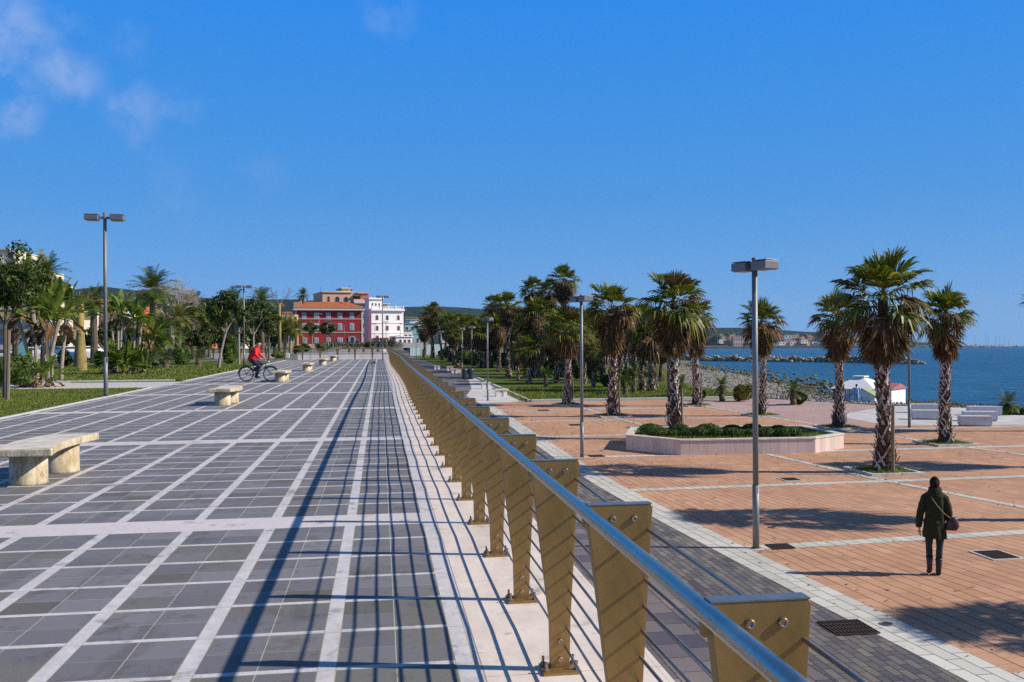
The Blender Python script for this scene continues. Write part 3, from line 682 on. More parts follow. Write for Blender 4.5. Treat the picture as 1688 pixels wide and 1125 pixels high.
lat(727, 604, PZ, -60, 'lamp beside the walkway near the leaning palm')
lat(686, 592.5, PZ, 0, 'small lamp at the far end of the lower walkway')
lat(693.5, 588, PZ, 0, 'second small lamp at the far end of the lower walkway')
lat(174.5, 654, 0, 2, 'tall twin head lamp on the near left lawn edge', H=5.86)
lat(402.5, 602.5, 0, 4, 'twin head lamp directly behind the cyclist', H=5.9)
lat(439.5, 583.5, 0, 4, 'lamp behind the far left lawn beside the bare yellow trunk')
lat(631, 592.2, 0, 8, 'twin head lamp at the right end of the far railing', H=6.1)
for x, yb, l in ((526, 579.5, 'tallest lamp before the red building left side'), (542, 576.5, 'lamp before the middle of the red building'), (551.5, 574.3, 'lamp before the red building centre, right of its middle'),
                 (567.5, 573, 'short lamp before the right windows of the red building'), (600.5, 572.2, 'lamp in the gap between the red and white buildings'), (617, 573.5, 'lamp at the left corner of the white building'),
                 (636.5, 574.6, 'lamp before the white building middle window'), (660, 573.5, 'lamp before the white porch of the white building')):
    p = gp(x, yb, 0); lamp(p.x, p.y, 0, 6.3 if x != 526 else 6.6, 10, l)
# ------------------------------------------------------------------ benches
t = NT('travertine'); v = t.coord(); n1 = t.noise(t.mapping(v, (1, 1, .35)), 9, 6, .7); n2 = t.noise(v, 3, 4, .6); n3 = t.noise(v, 45, 3, .7)
c = t.mix(t.rng(n1, .38, .62), (.34, .26, .14), (.62, .54, .39)); c = t.mix(t.rng(n2, .5, .7, 0, .6), c, (.68, .63, .55)); c = t.mix(t.rng(n3, .6, .72, 0, .6), c, (.22, .16, .09))
c = t.mix(t.rng(t.noise(v, 14, 5, .75), .56, .66, 0, .55), c, (.20, .16, .10))
t.bump(t.m('ADD', n3, n1), .6, .01); M['trav'] = t.fin(c, .85, 0, .2)
M['travtop'] = mat('travertine_top', (.66, .62, .55), .7, var=.3, scale=5, bump=.35, col2=(.42, .37, .29))
def bench(x, y, rz, label):
    r_ = thing('stone_bench', (x, y, 0), label, 'bench', 'curved travertine benches along the promenade', R(rz))
    mb = MB(); n = 14; L, w = 1.86, .62; pl, pr = [], []
    for i in range(n + 1):
        t_ = i / n - .5; yy = t_ * L; b = .16 * (1 - (2 * t_) ** 2)
        pl.append((-w / 2 + b * .7, yy)); pr.append((w / 2 + b, yy))
    poly = pr + pl[::-1]
    mb.prism(poly, .372, .462); mb.build('seat', [M['trav']], r_, bevel=.012)
    tp = MB(); ins = [(lerp(a[0], .08, .06), a[1] * .985) for a in poly]; tp.prism(ins, .4625, .4655); tp.build('seat_top', M['travtop'], r_)
    for s in (-1, 1):
        lg = MB(); lg.rings([(.10 if s > 0 else .04, s * .50, z, .215 * q, .215 * q) for z, q in ((-.005, 1.03), (.02, 1), (.37, .99))], 28)
        lo = lg.build('leg', M['trav'], r_)
        for f in lo.data.polygons: f.use_smooth = len(f.vertices) == 4
    return r_
blab = ['large travertine bench nearest the camera on the grey paving', 'travertine bench alone in mid paving left of the cyclist', 'travertine bench whose end meets the bicycle front wheel',
        'travertine bench just beyond the cyclist on the right', 'fifth travertine bench along the paving, small in the distance', 'farthest travertine bench close to the end parapet']
for (x, y), l in zip(((-4.17, 12.4), (-4.28, 26.15), (-4.28, 40.5), (-4.25, 54.2), (-4.2, 67.8), (-4.15, 82)), blab): bench(x, y, 180 if y < 13 else 0, l)
M['block'] = mat('block_marble', (.62, .60, .60), .7, var=.2, scale=3)
for (x0, x1, y0, l) in ((1506, 1549, 682.5, 'left rear pale block seat near the beach'), (1511, 1553, 694, 'left front pale block seat beside the palm trunk'),
                        (1601, 1656, 687, 'rearmost of the three right pale block seats'), (1593, 1650, 696.5, 'middle of the three right pale block seats'), (1587, 1641, 705, 'front of the three right pale block seats')):
    a, b = gp(x0, y0 - 3, PZ), gp(x1, y0, PZ); d = b - a; ang = math.atan2(d.y, d.x) * .3 - .03
    r_ = thing('block_seat', ((a.x + b.x) / 2, (a.y + b.y) / 2 + .3, PZ), l, 'seat', 'pale stone block seats', ang)
    mb = MB(); mb.box((0, 0, .27), (d.length * .98, .52, .42)); mb.build('seat', M['block'], r_, bevel=.01)
    mb = MB(); mb.box((0, 0, .03), (d.length * .92, .44, .06)); mb.build('plinth', M['wallc'], r_)
for (x, yb, w, l) in ((827, 654, 1.25, 'pale bench nearest the plaza on the wedge of paving'), (801.5, 641, 1.0, 'pale bench behind the third plaza lamp'), (749.5, 615.5, 1.1, 'right one of the far walkway benches'),
                      (741.5, 611.5, 1.1, 'middle one of the far walkway benches'), (720.5, 609.5, 1.1, 'left one of the far walkway benches')):
    p = gp(x, yb, PZ); r_ = thing('small_bench', (p.x, p.y + .3, PZ), l, 'bench', 'small pale benches along the walkway', .1)
    mb = MB(); mb.box((0, 0, .5), (w * .82, .55, .1)); mb.build('seat', M['block'], r_, bevel=.01)
    for s in (-1, 1):
        mb = MB(); mb.box((s * w * .22, 0, .225), (.28, .42, .449)); mb.build('leg', M['marble'], r_)
# ------------------------------------------------------------------ grates, lights and bin
M['iron'] = mat('grate_iron', (.055, .035, .028), .8, .2, var=.3, scale=20)
M['dark'] = mat('painted_hole_shade', (.01, .01, .01), .9)
def grate(x, y, w, l, label, rz=0, fr=True):
    p = gp(x, y, PZ); r_ = thing('drain_grate', (p.x, p.y, PZ), label, 'drain grate', 'iron drain grates in the paving', rz)
    if fr:
        mb = MB(); 
        for c, d in (((0, -l / 2 - .03, .008), (w + .12, .06, .02)), ((0, l / 2 + .03, .008), (w + .12, .06, .02)), ((-w / 2 - .03, 0, .008), (.06, l, .02)), ((w / 2 + .03, 0, .008), (.06, l, .02))): mb.box(c, d)
        mb.build('frame', M['kerb'], r_)
    mb = MB(); mb.add([(-w / 2, -l / 2, .011), (w / 2, -l / 2, .011), (w / 2, l / 2, .011), (-w / 2, l / 2, .011)], [(0, 1, 2, 3)]); mb.build('pit', M['dark'], r_)  # flat sheet, no real opening: the shade below the bars is painted near-black
    mb = MB(); n = int(w / .05)
    for k in range(n + 1): mb.box((-w / 2 + k * w / n, 0, .018), (.018, l, .012))
    for k in range(5): mb.box((0, -l / 2 + k * l / 4, .0165), (w, .02, .012))
    mb.build('bars', M['iron'], r_)
grate(1642, 916, .52, .62, 'square iron grate in the bricks right of the woman')
grate(1398, 1036, .62, .62, 'iron grate in the slate walkway near the lower edge', fr=False)
grate(1286, 902, .45, .4, 'iron grate in the white line beside the nearest plaza lamp', fr=False)
grate(1303, 791, .45, .5, 'iron grate just behind the second white line')
grate(983, 752.5, .5, .5, 'iron grate beside the second plaza lamp', fr=False)
grate(896, 677, .6, .6, 'iron grate in the far left of the brick plaza', fr=False)
grate(950, 701, .6, .6, 'iron grate in the brick cell left of the planter', fr=False)
for x, y, l in ((1461, 1030, 'round ground light in the white band, nearest'), (1274, 870, 'round ground light in the white band opposite the nearest lamp'), (991, 744, 'round ground light in the white band near the second lamp')):
    p = gp(x, y, PZ); r_ = thing('ground_light', (p.x, p.y, PZ + .006), l, 'ground light', 'round lights set into the white band')
    mb = MB(); mb.torus((0, 0, .006), .088, .010, 'z', 24, 6); mb.build('ring', M['pole'], r_, smooth=True)
    mb = MB(); mb.rings([(0, 0, 0, .085, .085), (0, 0, .006, .085, .085)], 24); mb.build('lens', M['iron'], r_)
M['bin'] = mat('bin_paint', (.03, .045, .07), .5, .2)
p = gp(778, 624.5, PZ); r_ = thing('litter_bin', (p.x - .6, p.y - 1.5, PZ), 'dark blue twin litter bin at the foot of a lamp', 'litter bin')
for s in (-1, 1):
    mb = MB(); mb.rings([(s * .34, 0, z, q, q) for z, q in ((0, .26), (.1, .30), (.9, .34), (1.0, .36), (1.12, .30))], 14); mb.build('bin_body', M['bin'], r_)
    mb = MB(); mb.tube([(s * .34, 0, 1.12), (s * .34, 0, 1.3)], .09, 8); mb.build('lid_knob', M['bin'], r_)
# ------------------------------------------------------------------ planter
M['rosemarble'] = mat('rose_marble', (.56, .40, .36), .65, var=.35, scale=3, bump=.1, streak=(5, 5, .25))
PB = [gp(1032, 741.5, PZ), gp(1122, 751, PZ), gp(1344, 747, PZ), gp(1391, 739, PZ)]
pc = Vector(((PB[0].x + PB[3].x) / 2, PB[0].y + 1.7, PZ))
pl = [(p.x - pc.x, p.y - pc.y) for p in PB] + [(PB[3].x - pc.x, PB[3].y - pc.y + 3.2), (PB[2].x - pc.x - .2, PB[2].y - pc.y + 4.8), (PB[1].x - pc.x + 1.5, PB[1].y - pc.y + 4.8), (PB[0].x - pc.x + 1.05, PB[0].y - pc.y + 3.0)]
plr = thing('planter', pc, 'large polygonal rose marble planter with low shrubs and a palm', 'planter')
def inset(poly, d):
    n = len(poly); out = []
    for i in range(n):
        a, b, c = Vector(poly[i - 1]), Vector(poly[i]), Vector(poly[(i + 1) % n]); e1 = (b - a).normalized(); e2 = (c - b).normalized()
        nn = (Vector((-e1.y, e1.x)) + Vector((-e2.y, e2.x))).normalized(); k = d / max(.3, nn.dot(Vector((-e1.y, e1.x)))); out.append(tuple(b + nn * k))
    return out
def ringwall(mb, outer, inner, z0, z1):
    n = len(outer); vs = [(x, y, z0) for x, y in outer] + [(x, y, z1) for x, y in outer] + [(x, y, z1) for x, y in inner] + [(x, y, z0) for x, y in inner]
    fs = []
    for i in range(n):
        j = (i + 1) % n; fs += [(i, j, n + j, n + i), (n + i, n + j, 2 * n + j, 2 * n + i), (2 * n + i, 2 * n + j, 3 * n + j, 3 * n + i)]
    mb.add(vs, fs)
mb = MB()                                    # separate upright marble slabs
for i in range(8):
    a, b = Vector(pl[i]), Vector(pl[(i + 1) % 8]); d = b - a; n = max(1, round(d.length / .33)); nn = Vector((-d.y, d.x)).normalized()
    for k in range(n):
        p, q = a + d * (k / n), a + d * ((k + 1) / n); g = d.normalized() * .003
        P = [p + g, q - g, q - g + nn * .12, p + g + nn * .12]; mb.prism([tuple(x) for x in P], 0, .515)
t = NT('rose_slabs'); g = t.n('ShaderNodeNewGeometry').outputs['Random Per Island']; v = t.coord(); n1 = t.noise(t.mapping(v, (6, 6, .4)), 3, 5, .6)
k = t.mix(g, (.50, .39, .35), (.64, .52, .48)); k = t.mix(t.rng(n1, .45, .65, 0, .5), k, (.66, .58, .54)); t.bump(n1, .1, .005)
mb.build('wall', t.fin(k, .65, 0, .3), plr)
mb = MB(); ringwall(mb, inset(pl, -.03), inset(pl, .26), .5155, .565); mb.build('coping', M['travtop'], plr)
mb = MB(); mb.prism(inset(pl, .13), .05, .46); mb.build('soil', M['earth'], plr)
# ------------------------------------------------------------------ plants
M['palmgreen'] = leafmat('fan_palm_leaf', (.026, .056, .006), (.17, .205, .015), (.34, .28, .045), .28, .8, .45)
M['palmdead'] = leafmat('dead_palm_leaf', (.045, .024, .010), (.185, .105, .040), (.33, .22, .11), .14, 1.5, .8)
M['palmolive'] = leafmat('olive_palm_leaf', (.035, .038, .010), (.13, .105, .022), (.22, .16, .05), .15, 1.5, .7)
M['boot'] = leafmat('palm_boots', (.07, .04, .025), (.50, .42, .34), (.66, .62, .55), 0, 4, .8)
t = NT('palm_leaf_bases'); g = t.n('ShaderNodeNewGeometry').outputs['Random Per Island']; nz = t.noise(t.coord(), 14, 4, .7)
k = t.mix(t.rng(g, .40, .55), (.10, .055, .035), (.55, .48, .42)); k = t.mix(t.rng(nz, .5, .7, 0, .6), k, (.20, .13, .09)); M['boot'] = t.fin(k, .85, 0, .2)
M['palmtrunk'] = mat('palm_trunk', (.07, .045, .03), .95, var=.5, scale=8, bump=.6)
M['dategreen'] = leafmat('date_palm_leaf', (.035, .07, .012), (.12, .18, .025), (.24, .22, .05), .3, .8, .5)
M['paddle'] = leafmat('paddle_leaf', (.06, .11, .015), (.18, .25, .025), (.27, .21, .04), .4, .9, .45)
M['bark'] = mat('pale_bark', (.34, .29, .24), .9, var=.4, scale=6, bump=.5)
M['barkd'] = mat('dark_bark', (.13, .10, .07), .95, var=.4, scale=8, bump=.6)
M['barky'] = mat('yellow_lichen_bark', (.36, .27, .06), .95, var=.35, scale=5, bump=.9, col2=(.13, .11, .075))
M['leafd'] = leafmat('dark_leaf', (.022, .045, .008), (.080, .120, .020), (.14, .17, .035), .25, 1.0)
M['leafm'] = leafmat('mid_leaf', (.04, .085, .010), (.10, .16, .025), (.17, .2, .05), .3, 1.0)
M['leafy'] = leafmat('yellow_green_leaf', (.10, .12, .015), (.22, .22, .04), (.32, .25, .06), .3, 1.0)
M['twig'] = mat('bare_twigs', (.20, .14, .10), .95, var=.3)
M['stake'] = mat('wooden_stake', (.22, .17, .12), .9, var=.4, scale=5, streak=(6, 6, .6))
Z = Vector((0, 0, 1))
def fan(mb, o, d, Rf, rg, nb=18, span=105, droop=.35, mi=0, fold=.25):
    """palmate leaf: narrow blades spread round the tip of the stalk"""
    d = d.normalized(); s = d.cross(Z); s = s.normalized() if s.length > .05 else Vector((math.cos(rg.random() * 6), math.sin(rg.random() * 6), 0))
    s = (s + Z * rg.uniform(-.3, .3)).normalized(); n = s.cross(d).normalized(); ds = math.radians(2 * span) / nb
    for k in range(nb):
        a = math.radians(-span) + ds * (k + .5) + rg.uniform(-.05, .05); L = Rf * (.72 + .28 * math.cos(a * .8)) * rg.uniform(.86, 1.08)
        u = (d * math.cos(a) + s * math.sin(a) + n * fold * abs(math.sin(a))).normalized(); w = (s * math.cos(a) - d * math.sin(a))
        w = (w * .92 + n * (.35 if k % 2 else -.35)).normalized(); hw = L * .58 * ds * .50
        m_ = o + u * L * .58; e = o + u * L * 1.0 - Z * L * droop * rg.uniform(.5, 1.4)
        m2 = o + u * L * .82 - Z * L * droop * .35
        mb.add([o - w * .006, o + w * .006, m_ + w * hw, m_ - w * hw, m2 + w * hw * .55, m2 - w * hw * .55, e], [(0, 1, 2, 3), (3, 2, 4, 5), (5, 4, 6)], mi)
def stalk(mb, a, b, w, mi=0, sag=.0, rg=random):
    mid = (a + b) / 2 + Z * sag; s = (b - a).cross(Z); s = s.normalized() * w if s.length > 1e-3 else Vector((w, 0, 0)); t_ = Z * w * .6
    mb.add([a - s, a + s, mid + s * .8, mid - s * .8, b + s * .6, b - s * .6], [(0, 1, 2, 3), (3, 2, 4, 5)], mi)
    mb.add([a - t_, a + t_, mid + t_ * .8, mid - t_ * .8, b + t_ * .6, b - t_ * .6], [(0, 1, 2, 3), (3, 2, 4, 5)], mi)
def fan_palm(loc, H, cr, skirt, r0, seed, label, group, ng=44, nd=85, boots=260, flare=.22, lean=(0, 0), top=None):
    rg = random.Random(seed); root = thing('fan_palm', loc, label, 'palm tree', group)
    hub = H - cr * 1.0; lx, ly = lean
    def ax(z): k = z / hub; return Vector((lx * k * k + .05 * math.sin(z * 1.3 + seed), ly * k * k + .04 * math.cos(z * 1.1 + seed), z))
    def rad(z): return r0 * (1 + .15 * math.sin(z * 2 + seed) * .4) * (1 - .12 * z / hub) + flare * math.exp(-z / .45)
    tr = MB(); N = 18; r0 *= .86; tr.tube([ax(hub * i / N) - Z * (.1 if i == 0 else 0) for i in range(N + 1)], [rad(hub * i / N) for i in range(N + 1)], 12)
    to = tr.build('trunk', M['palmtrunk'], root, smooth=True)
    bt = MB(); zt = min(hub - .3, skirt + .9); z = .12; a = rg.uniform(0, 6)
    nb_ = boots; dz = zt / nb_
    for i in range(nb_):                    # criss-cross leaf bases
        z = .08 + dz * i; a += 2.399; sg = 1 if i % 2 else -1; low = max(0, 1 - z / 1.15)
        r_ = rad(z); ln = rg.uniform(.26, .42) * (1 + .2 * low); w = rg.uniform(.034, .055) * (r0 / .2)
        pts = []
        for q in range(4):
            f_ = q / 3; zz = z + ln * f_; aa = a + sg * .62 * f_ * (.2 / max(r0, .12)) * rg.uniform(.8, 1.1); out = .012 + .08 * f_ * f_ + low * .16 * f_ * f_ * rg.uniform(0, 1.6)
            c = ax(min(zz, hub)); rr = rad(zz) + out; rv = Vector((math.cos(aa), math.sin(aa), 0)); tv = Vector((-math.sin(aa), math.cos(aa), 0))
            ww = w * (1.25 - .75 * f_); pts.append((c + rv * rr + tv * ww, c + rv * rr - tv * ww, c + rv * (rr - .03)))
        vs = [p for q in pts for p in q]; fs = []
        for q in range(3): b = q * 3; fs += [(b, b + 1, b + 4, b + 3), (b, b + 3, b + 5, b + 2), (b + 1, b + 2, b + 5, b + 4)]
        bt.add(vs, fs)
    bt.build('leaf_bases', M['boot'], to)
    cb = MB(); hubp = ax(hub)
    for i in range(ng):
        f_ = (i + .5) / ng; el = math.radians(lerp(86, -38, f_ ** .92) + rg.uniform(-12, 12)); a = i * 2.399 + rg.uniform(-.5, .5)
        d = Vector((math.cos(a) * math.cos(el), math.sin(a) * math.cos(el), math.sin(el))); pl_ = cr * rg.uniform(.34, .62) * (1 if f_ > .2 else .8)
        o = hubp + Z * rg.uniform(-.1, .2); tip = o + d * pl_ + Z * .02
        stalk(cb, o, tip, .014, 0, .04)
        dd = (d - Z * rg.uniform(-.15, .30) * math.cos(el)).normalized(); fan(cb, tip, dd, cr * rg.uniform(.46, .66), rg, 17, rg.uniform(70, 105) * (.62 if el > 1.0 else 1), rg.uniform(.02, .16) + .55 * f_, 1 if rg.random() < max(.05, (f_ - .50) * 1.7) else 0)
    cb.build('crown', [M['palmgreen'], M['palmdead']], root)
    db = MB(); zs = skirt
    for i in range(nd):
        f_ = rg.random() ** .8; z0 = lerp(hub - .05, zs + .75, f_); a = rg.uniform(0, 6.283); c = ax(z0)
        el = math.radians(lerp(-12, -72, min(1, f_ * 1.5)) + rg.uniform(-14, 14)); L = cr * lerp(.42, .16, f_) * rg.uniform(.7, 1.2)
        d = Vector((math.cos(a) * math.cos(el), math.sin(a) * math.cos(el), math.sin(el))); tip = c + d * L
        stalk(db, c, tip, .012, 0, .03); dd = Vector((math.cos(a) * .22, math.sin(a) * .22, -1)); Rf = min(cr * rg.uniform(.42, .6), max(.35, tip.z - zs + .1))
        fan(db, tip, dd, Rf, rg, 12, rg.uniform(26, 60), .08, 0, .5)
    for i in range(nd // 2):
        z0 = lerp(zs + .55, hub - .3, rg.random()); a = rg.uniform(0, 6.283); c = ax(z0); r_ = r0 + .07
        o = c + Vector((math.cos(a) * r_, math.sin(a) * r_, 0)); fan(db, o, Vector((math.cos(a) * .18, math.sin(a) * .18, -1)), rg.uniform(.45, .62), rg, 10, 38, .05, 0, .4)
    db.m = [0] * len(db.m)
    for i in range(0, len(db.m)):
        if (i // 37) % 6 == 0: db.m[i] = 1
    db.build('dead_skirt', [M['palmdead'], M['palmolive']], root)
    return root
G1 = 'fan palms standing in square pits on the brick plaza'
def ppos(x, y): return gp(x, y, PZ)
plz = [(1456, 779, 405, 600, 1.62, .20, 'largest fan palm on the plaza, nearest, left of the woman', 13),
       (1559, 732.5, 470, 597, 1.22, .17, 'fan palm right of the largest one near the block seats', 22),
       (1383, 706, 478, 597, 1.34, .17, 'fan palm in front of the white beach kiosk', 31),
       (1257, 686, 493, 588, 1.36, .14, 'slim fan palm just right of the nearest plaza lamp', 43),
       (1148, 669.5, 488, 590, 1.38, .19, 'fan palm with bulky brown skirt behind the planter palm', 52),
       (1010, 687, 462, 585, 1.62, .22, 'fan palm in a pit left of the planter', 61),
       (936, 668, 500, 590, 1.75, .19, 'leftmost fan palm on the brick plaza beside the second lamp', 74)]
M['pitgrass'] = M['blade']
for (x, yb, yt, ys, cr, r0, lab, sd) in plz:
    p = ppos(x, yb); s_ = sat(p); H = (yb - yt) / s_; sk = (yb - ys) / s_
    fan_palm(p, H, cr, sk, r0, sd, lab, G1, ng=44, nd=82, boots=230)
    mb = MB()
    for c, d in (((0, -.80, .03), (1.72, .12, .10)), ((0, .80, .03), (1.72, .12, .10)), ((-.80, 0, .03), (.12, 1.476, .098)), ((.80, 0, .03), (.12, 1.476, .098))): mb.box(c, d)
    pr = mb.build('pit_kerb', M['kerb'], loc=(p.x + .05, p.y + .1, PZ)); tag(pr, None, 'kerb', 'pale square pit kerbs round the plaza palms'); pr['label'] = 'square pale kerb round the foot of the ' + lab.split(',')[0].replace('fan palm', 'palm')[:60]
    rg = random.Random(sd); gm = MB(); gm.rings([(0, 0, .02, .78, .78), (0, 0, .07, .6, .6), (0, 0, .10, .3, .3)], 10)
    gr = MB()
    for _ in range(1500):
        a, q = rg.uniform(0, 6.28), math.sqrt(rg.random()) * 1.0; gx, gy = q * math.cos(a), q * math.sin(a)
        if max(abs(gx), abs(gy)) > .86: continue
        hh = rg.uniform(.06, .15) * (1.1 if q < .5 else .8); w = .013; b = rg.uniform(0, 6.28)
        z_ = .10 - .08 * q
        gr.add([(gx - math.cos(b) * w, gy - math.sin(b) * w, z_), (gx + math.cos(b) * w, gy + math.sin(b) * w, z_), (gx + rg.uniform(-.08, .08), gy + rg.uniform(-.08, .08), z_ + hh)], [(0, 1, 2)])
    gm.add([(-.74, -.74, .05), (.74, -.74, .05), (.74, .74, .05), (-.74, .74, .05)], [(0, 1, 2, 3)]); b0 = len(gm.f); 
    gr.add(gm.v, gm.f, 1); tag(gr.build('grass_patch', [M['pitgrass'], M['lawn']], loc=(p.x + .05, p.y + .1, PZ)), 'grass tuft patch in the pit at the foot of a plaza palm', 'grass', kind='stuff')
for (x, yb, yt, lab) in ((1472, 783, 668, 'dark wooden stake beside the largest plaza palm'), (1124, 725, 640, 'wooden stake beside the planter palm'), (1021, 688, 628, 'wooden stake beside the palm left of the planter'), (944, 668, 625, 'wooden stake beside the leftmost plaza palm'),
                         (1156, 671, 615, 'wooden stake beside the bulky skirted palm'), (1261, 685, 640, 'wooden stake beside the slim palm')):
    p = ppos(x, yb); mb = MB(); mb.tube([(0, 0, -.1), (.01, 0, (yb - yt) / sat(p))], [.055, .048], 8); tag(mb.build('stake', M['stake'], loc=p), lab, 'stake', 'wooden stakes beside palms')
# palm and shrubs in the planter
p = ppos(1112, 724); s_ = sat(p)
fan_palm((p.x, p.y, PZ + .42), (724 - 437) / s_ - .42, 1.62, (724 - 588) / s_ - .42, .22, 97, 'fan palm growing out of the marble planter', 'fan palms standing in square pits on the brick plaza', ng=44, nd=82, boots=230)
def leaf_quads(mb, c, r, n, size, rg, mi=0, shell=.55, flat=1.0):
    for _ in range(n):
        a = rg.uniform(0, 6.283); u = rg.uniform(-1, 1); q = (shell + (1 - shell) * rg.random()) if rg.random() < .8 else rg.random()
        w = math.sqrt(1 - u * u); d = Vector((w * math.cos(a), w * math.sin(a), u)); p = Vector(c) + Vector((d.x * r[0], d.y * r[1], d.z * r[2])) * q
        nn = (d + Vector((rg.gauss(0, .7), rg.gauss(0, .7), rg.gauss(0, .7)))).normalized(); t1 = nn.orthogonal().normalized(); t1 = (Matrix.Rotation(rg.uniform(0, 6.28), 3, nn) @ t1); t2 = nn.cross(t1)
        s = size * rg.uniform(.6, 1.35); mb.add([p - t1 * s * .5, p + t2 * s * .28, p + t1 * s * .5, p - t2 * s * .28], [(0, 1, 2, 3)], mi)
rg = random.Random(8); M['rosemary'] = leafmat('clipped_shrub_leaf', (.025, .06, .008), (.07, .12, .015), (.12, .15, .04), .2, 2)
lbls = []
shr = [(1098, 'y'), (1125, 'd'), (1150, 'd'), (1172, 'd'), (1200, 'd'), (1228, 'd'), (1247, 'd'), (1262, 'y'), (1283, 'd'), (1310, 'd'), (1330, 'd')]
shobj = []
for row, dy in ((0, 1.25), (1, 2.6)):
    for i, (x, k) in enumerate(shr):
        if row and i % 2: continue
        q = gp(x + row * 8, 747, PZ); q.y += dy + rg.uniform(-.2, .2); r_ = rg.uniform(.24, .38)
        mb = MB(); leaf_quads(mb, (0, 0, r_ * .62), (r_ * 1.25, r_, r_ * .55), 1700, .065, rg, 0, .8); mb.ball((0, 0, r_ * .4), (r_ * .8, r_ * .75, r_ * .5), 10, 7, 0, .1, rg); leaf_quads(mb, (r_ * .8, 0, r_ * .35), (r_ * .7, r_ * .6, r_ * .45), 500, .075, rg, 0, .6)
        o = mb.build('planter_shrub', M['leafm'] if k == 'y' else M['rosemary'], loc=(q.x, q.y, PZ + .43)); tag(o, None, 'shrub', 'low clipped shrubs in the planter'); shobj.append((row, o))
for row, w_ in ((0, 'front'), (1, 'rear')): number_labels([o for r2, o in shobj if r2 == row], 'low clipped shrub, # in the %s row of the marble planter' % w_)
blades('grass', [(PB[0].x + .9, PB[3].x - .4, PB[1].y + .8, PB[0].y + 2.6, 1)], 5000, PZ + .4, .16, 'weeds and grass between the planter shrubs', 7, w=.012)
# --- off-frame palms whose shadows and frond tips reach into the picture
GH = 'fan palms beyond the right edge of the plaza'
for (x, y, H, cr, sd, l) in ((1880, 860, 6.9, 1.5, 5, 'fan palm beyond the right edge, casting the long shadow behind the woman'), (1915, 771, 6.9, 1.5, 6, 'fan palm beyond the right edge, behind the woman shadow palm'),
                              (1741, 711, 7.2, 1.45, 7, 'fan palm at the right edge with one frond tip in view'), (2720, 1052, 6.8, 1.6, 8, 'fan palm off to the right casting the lower right shadow')):
    p = ppos(x, y); fan_palm(p, H, cr, 3.3, .18, sd, l, GH, ng=38, nd=60, boots=60)
# --- grove of palms on the lower lawn: five palms, copied at other sizes and turns
protos = []
for i, (H, cr, sk, ng, nd) in enumerate(((6.6, 1.85, 2.5, 36, 90), (7.2, 1.8, 3.0, 34, 85), (6.0, 2.0, 2.2, 36, 90), (11.2, 1.9, 7.0, 36, 95), (9.2, 1.75, 5.3, 34, 80))):
    protos.append((fan_palm((0, 0, -500), H, cr, sk, .20 if i < 3 else .24, 200 + i, 'x', 'fan palms of the grove on the lower lawn', ng=ng, nd=nd, boots=130 if i < 3 else 180), H))
used = [False] * 5; grove = []
def put(i, x, y, z, rz, s):
    o = protos[i][0]
    if used[i]: o = copy_tree(o)
    used[i] = True; o.location = (x, y, z); o.rotation_euler.z = rz; o.scale = (s, s, s); return o
gl = [(837.5, 621, 478, 4), (853.7, 629, 560, 0), (866, 607, 505, 1), (875.7, 622, 500, 0), (887, 623, 484, 1), (895, 606, 500, 0), (903, 601, 500, 2), (910, 607, 505, 1), (918, 633, 520, 2), (822.5, 614, 512, 1), (813, 596, 482, 4), (799, 597, 515, 0),
      (791, 607, 520, 2), (825, 603, 483, 4), (930, 612, 434, 3), (879, 604, 454, 3), (907, 606, 457, 3), (845, 600, 498, 1), (963, 634, 528, 0), (985, 622, 515, 2), (1032, 632, 502, 1), (1058, 645, 492, 1), (1073, 646, 500, 2), (1024, 620, 512, 0), (950, 617, 508, 1),
      (973, 612, 505, 0), (785, 597, 522, 1), (770, 600, 515, 2), (775, 593, 518, 0), (752, 598, 512, 1), (742, 596, 512, 0), (758, 592, 516, 2), (735, 591, 518, 1), (805, 590, 512, 0), (818, 588, 515, 1), (838, 590, 512, 2), (857, 592, 508, 0),
      (870, 589, 505, 1), (992, 606, 522, 2), (1010, 610, 520, 0), (940, 600, 505, 1), (960, 603, 512, 0), (925, 597, 508, 2), (700, 590, 520, 0), (713, 591, 497, 1), (1042, 612, 530, 0), (1090, 630, 545, 2), (978, 640, 560, 0),
      (832, 598, 520, 2), (848, 610, 515, 0), (861, 598, 505, 1), (883, 612, 508, 2), (899, 618, 512, 0), (914, 600, 500, 1), (926, 622, 515, 0), (936, 592, 500, 1), (948, 606, 505, 2), (957, 624, 520, 0), (968, 598, 508, 1), (990, 628, 520, 0), (1000, 602, 515, 1), (1016, 632, 512, 0), (1026, 606, 520, 2), (1046, 628, 508, 1), (1064, 618, 520, 0), (1080, 640, 515, 1), (809, 606, 525, 2), (780, 604, 528, 0), (766, 594, 522, 1), (748, 602, 528, 0), (1052, 600, 525, 1), (893, 590, 498, 1), (872, 634, 548, 2),
      (820, 594, 512, 0), (842, 596, 508, 2), (852, 602, 512, 1), (868, 596, 503, 0), (888, 600, 505, 2), (906, 594, 500, 0), (918, 606, 508, 1), (932, 604, 510, 2), (944, 598, 504, 0), (954, 610, 512, 1), (970, 606, 512, 2), (982, 600, 508, 0), (996, 616, 515, 1), (1008, 596, 512, 2), (1020, 600, 510, 0), (790, 592, 520, 1), (800, 606, 528, 2), (1036, 618, 518, 1)]
rgp = random.Random(21)
for (x, yb, yt, i) in gl:
    p = gp(x, yb, PZ); H = (yb - yt) / sat(p); grove.append(put(i, p.x, p.y, PZ - .02, rgp.uniform(0, 6.28), H / protos[i][1]))
number_labels(grove, 'brown skirted fan palm in the lawn grove, # of the grove from the left')
p = gp(728, 594, PZ); H = (594 - 495) / sat(p)
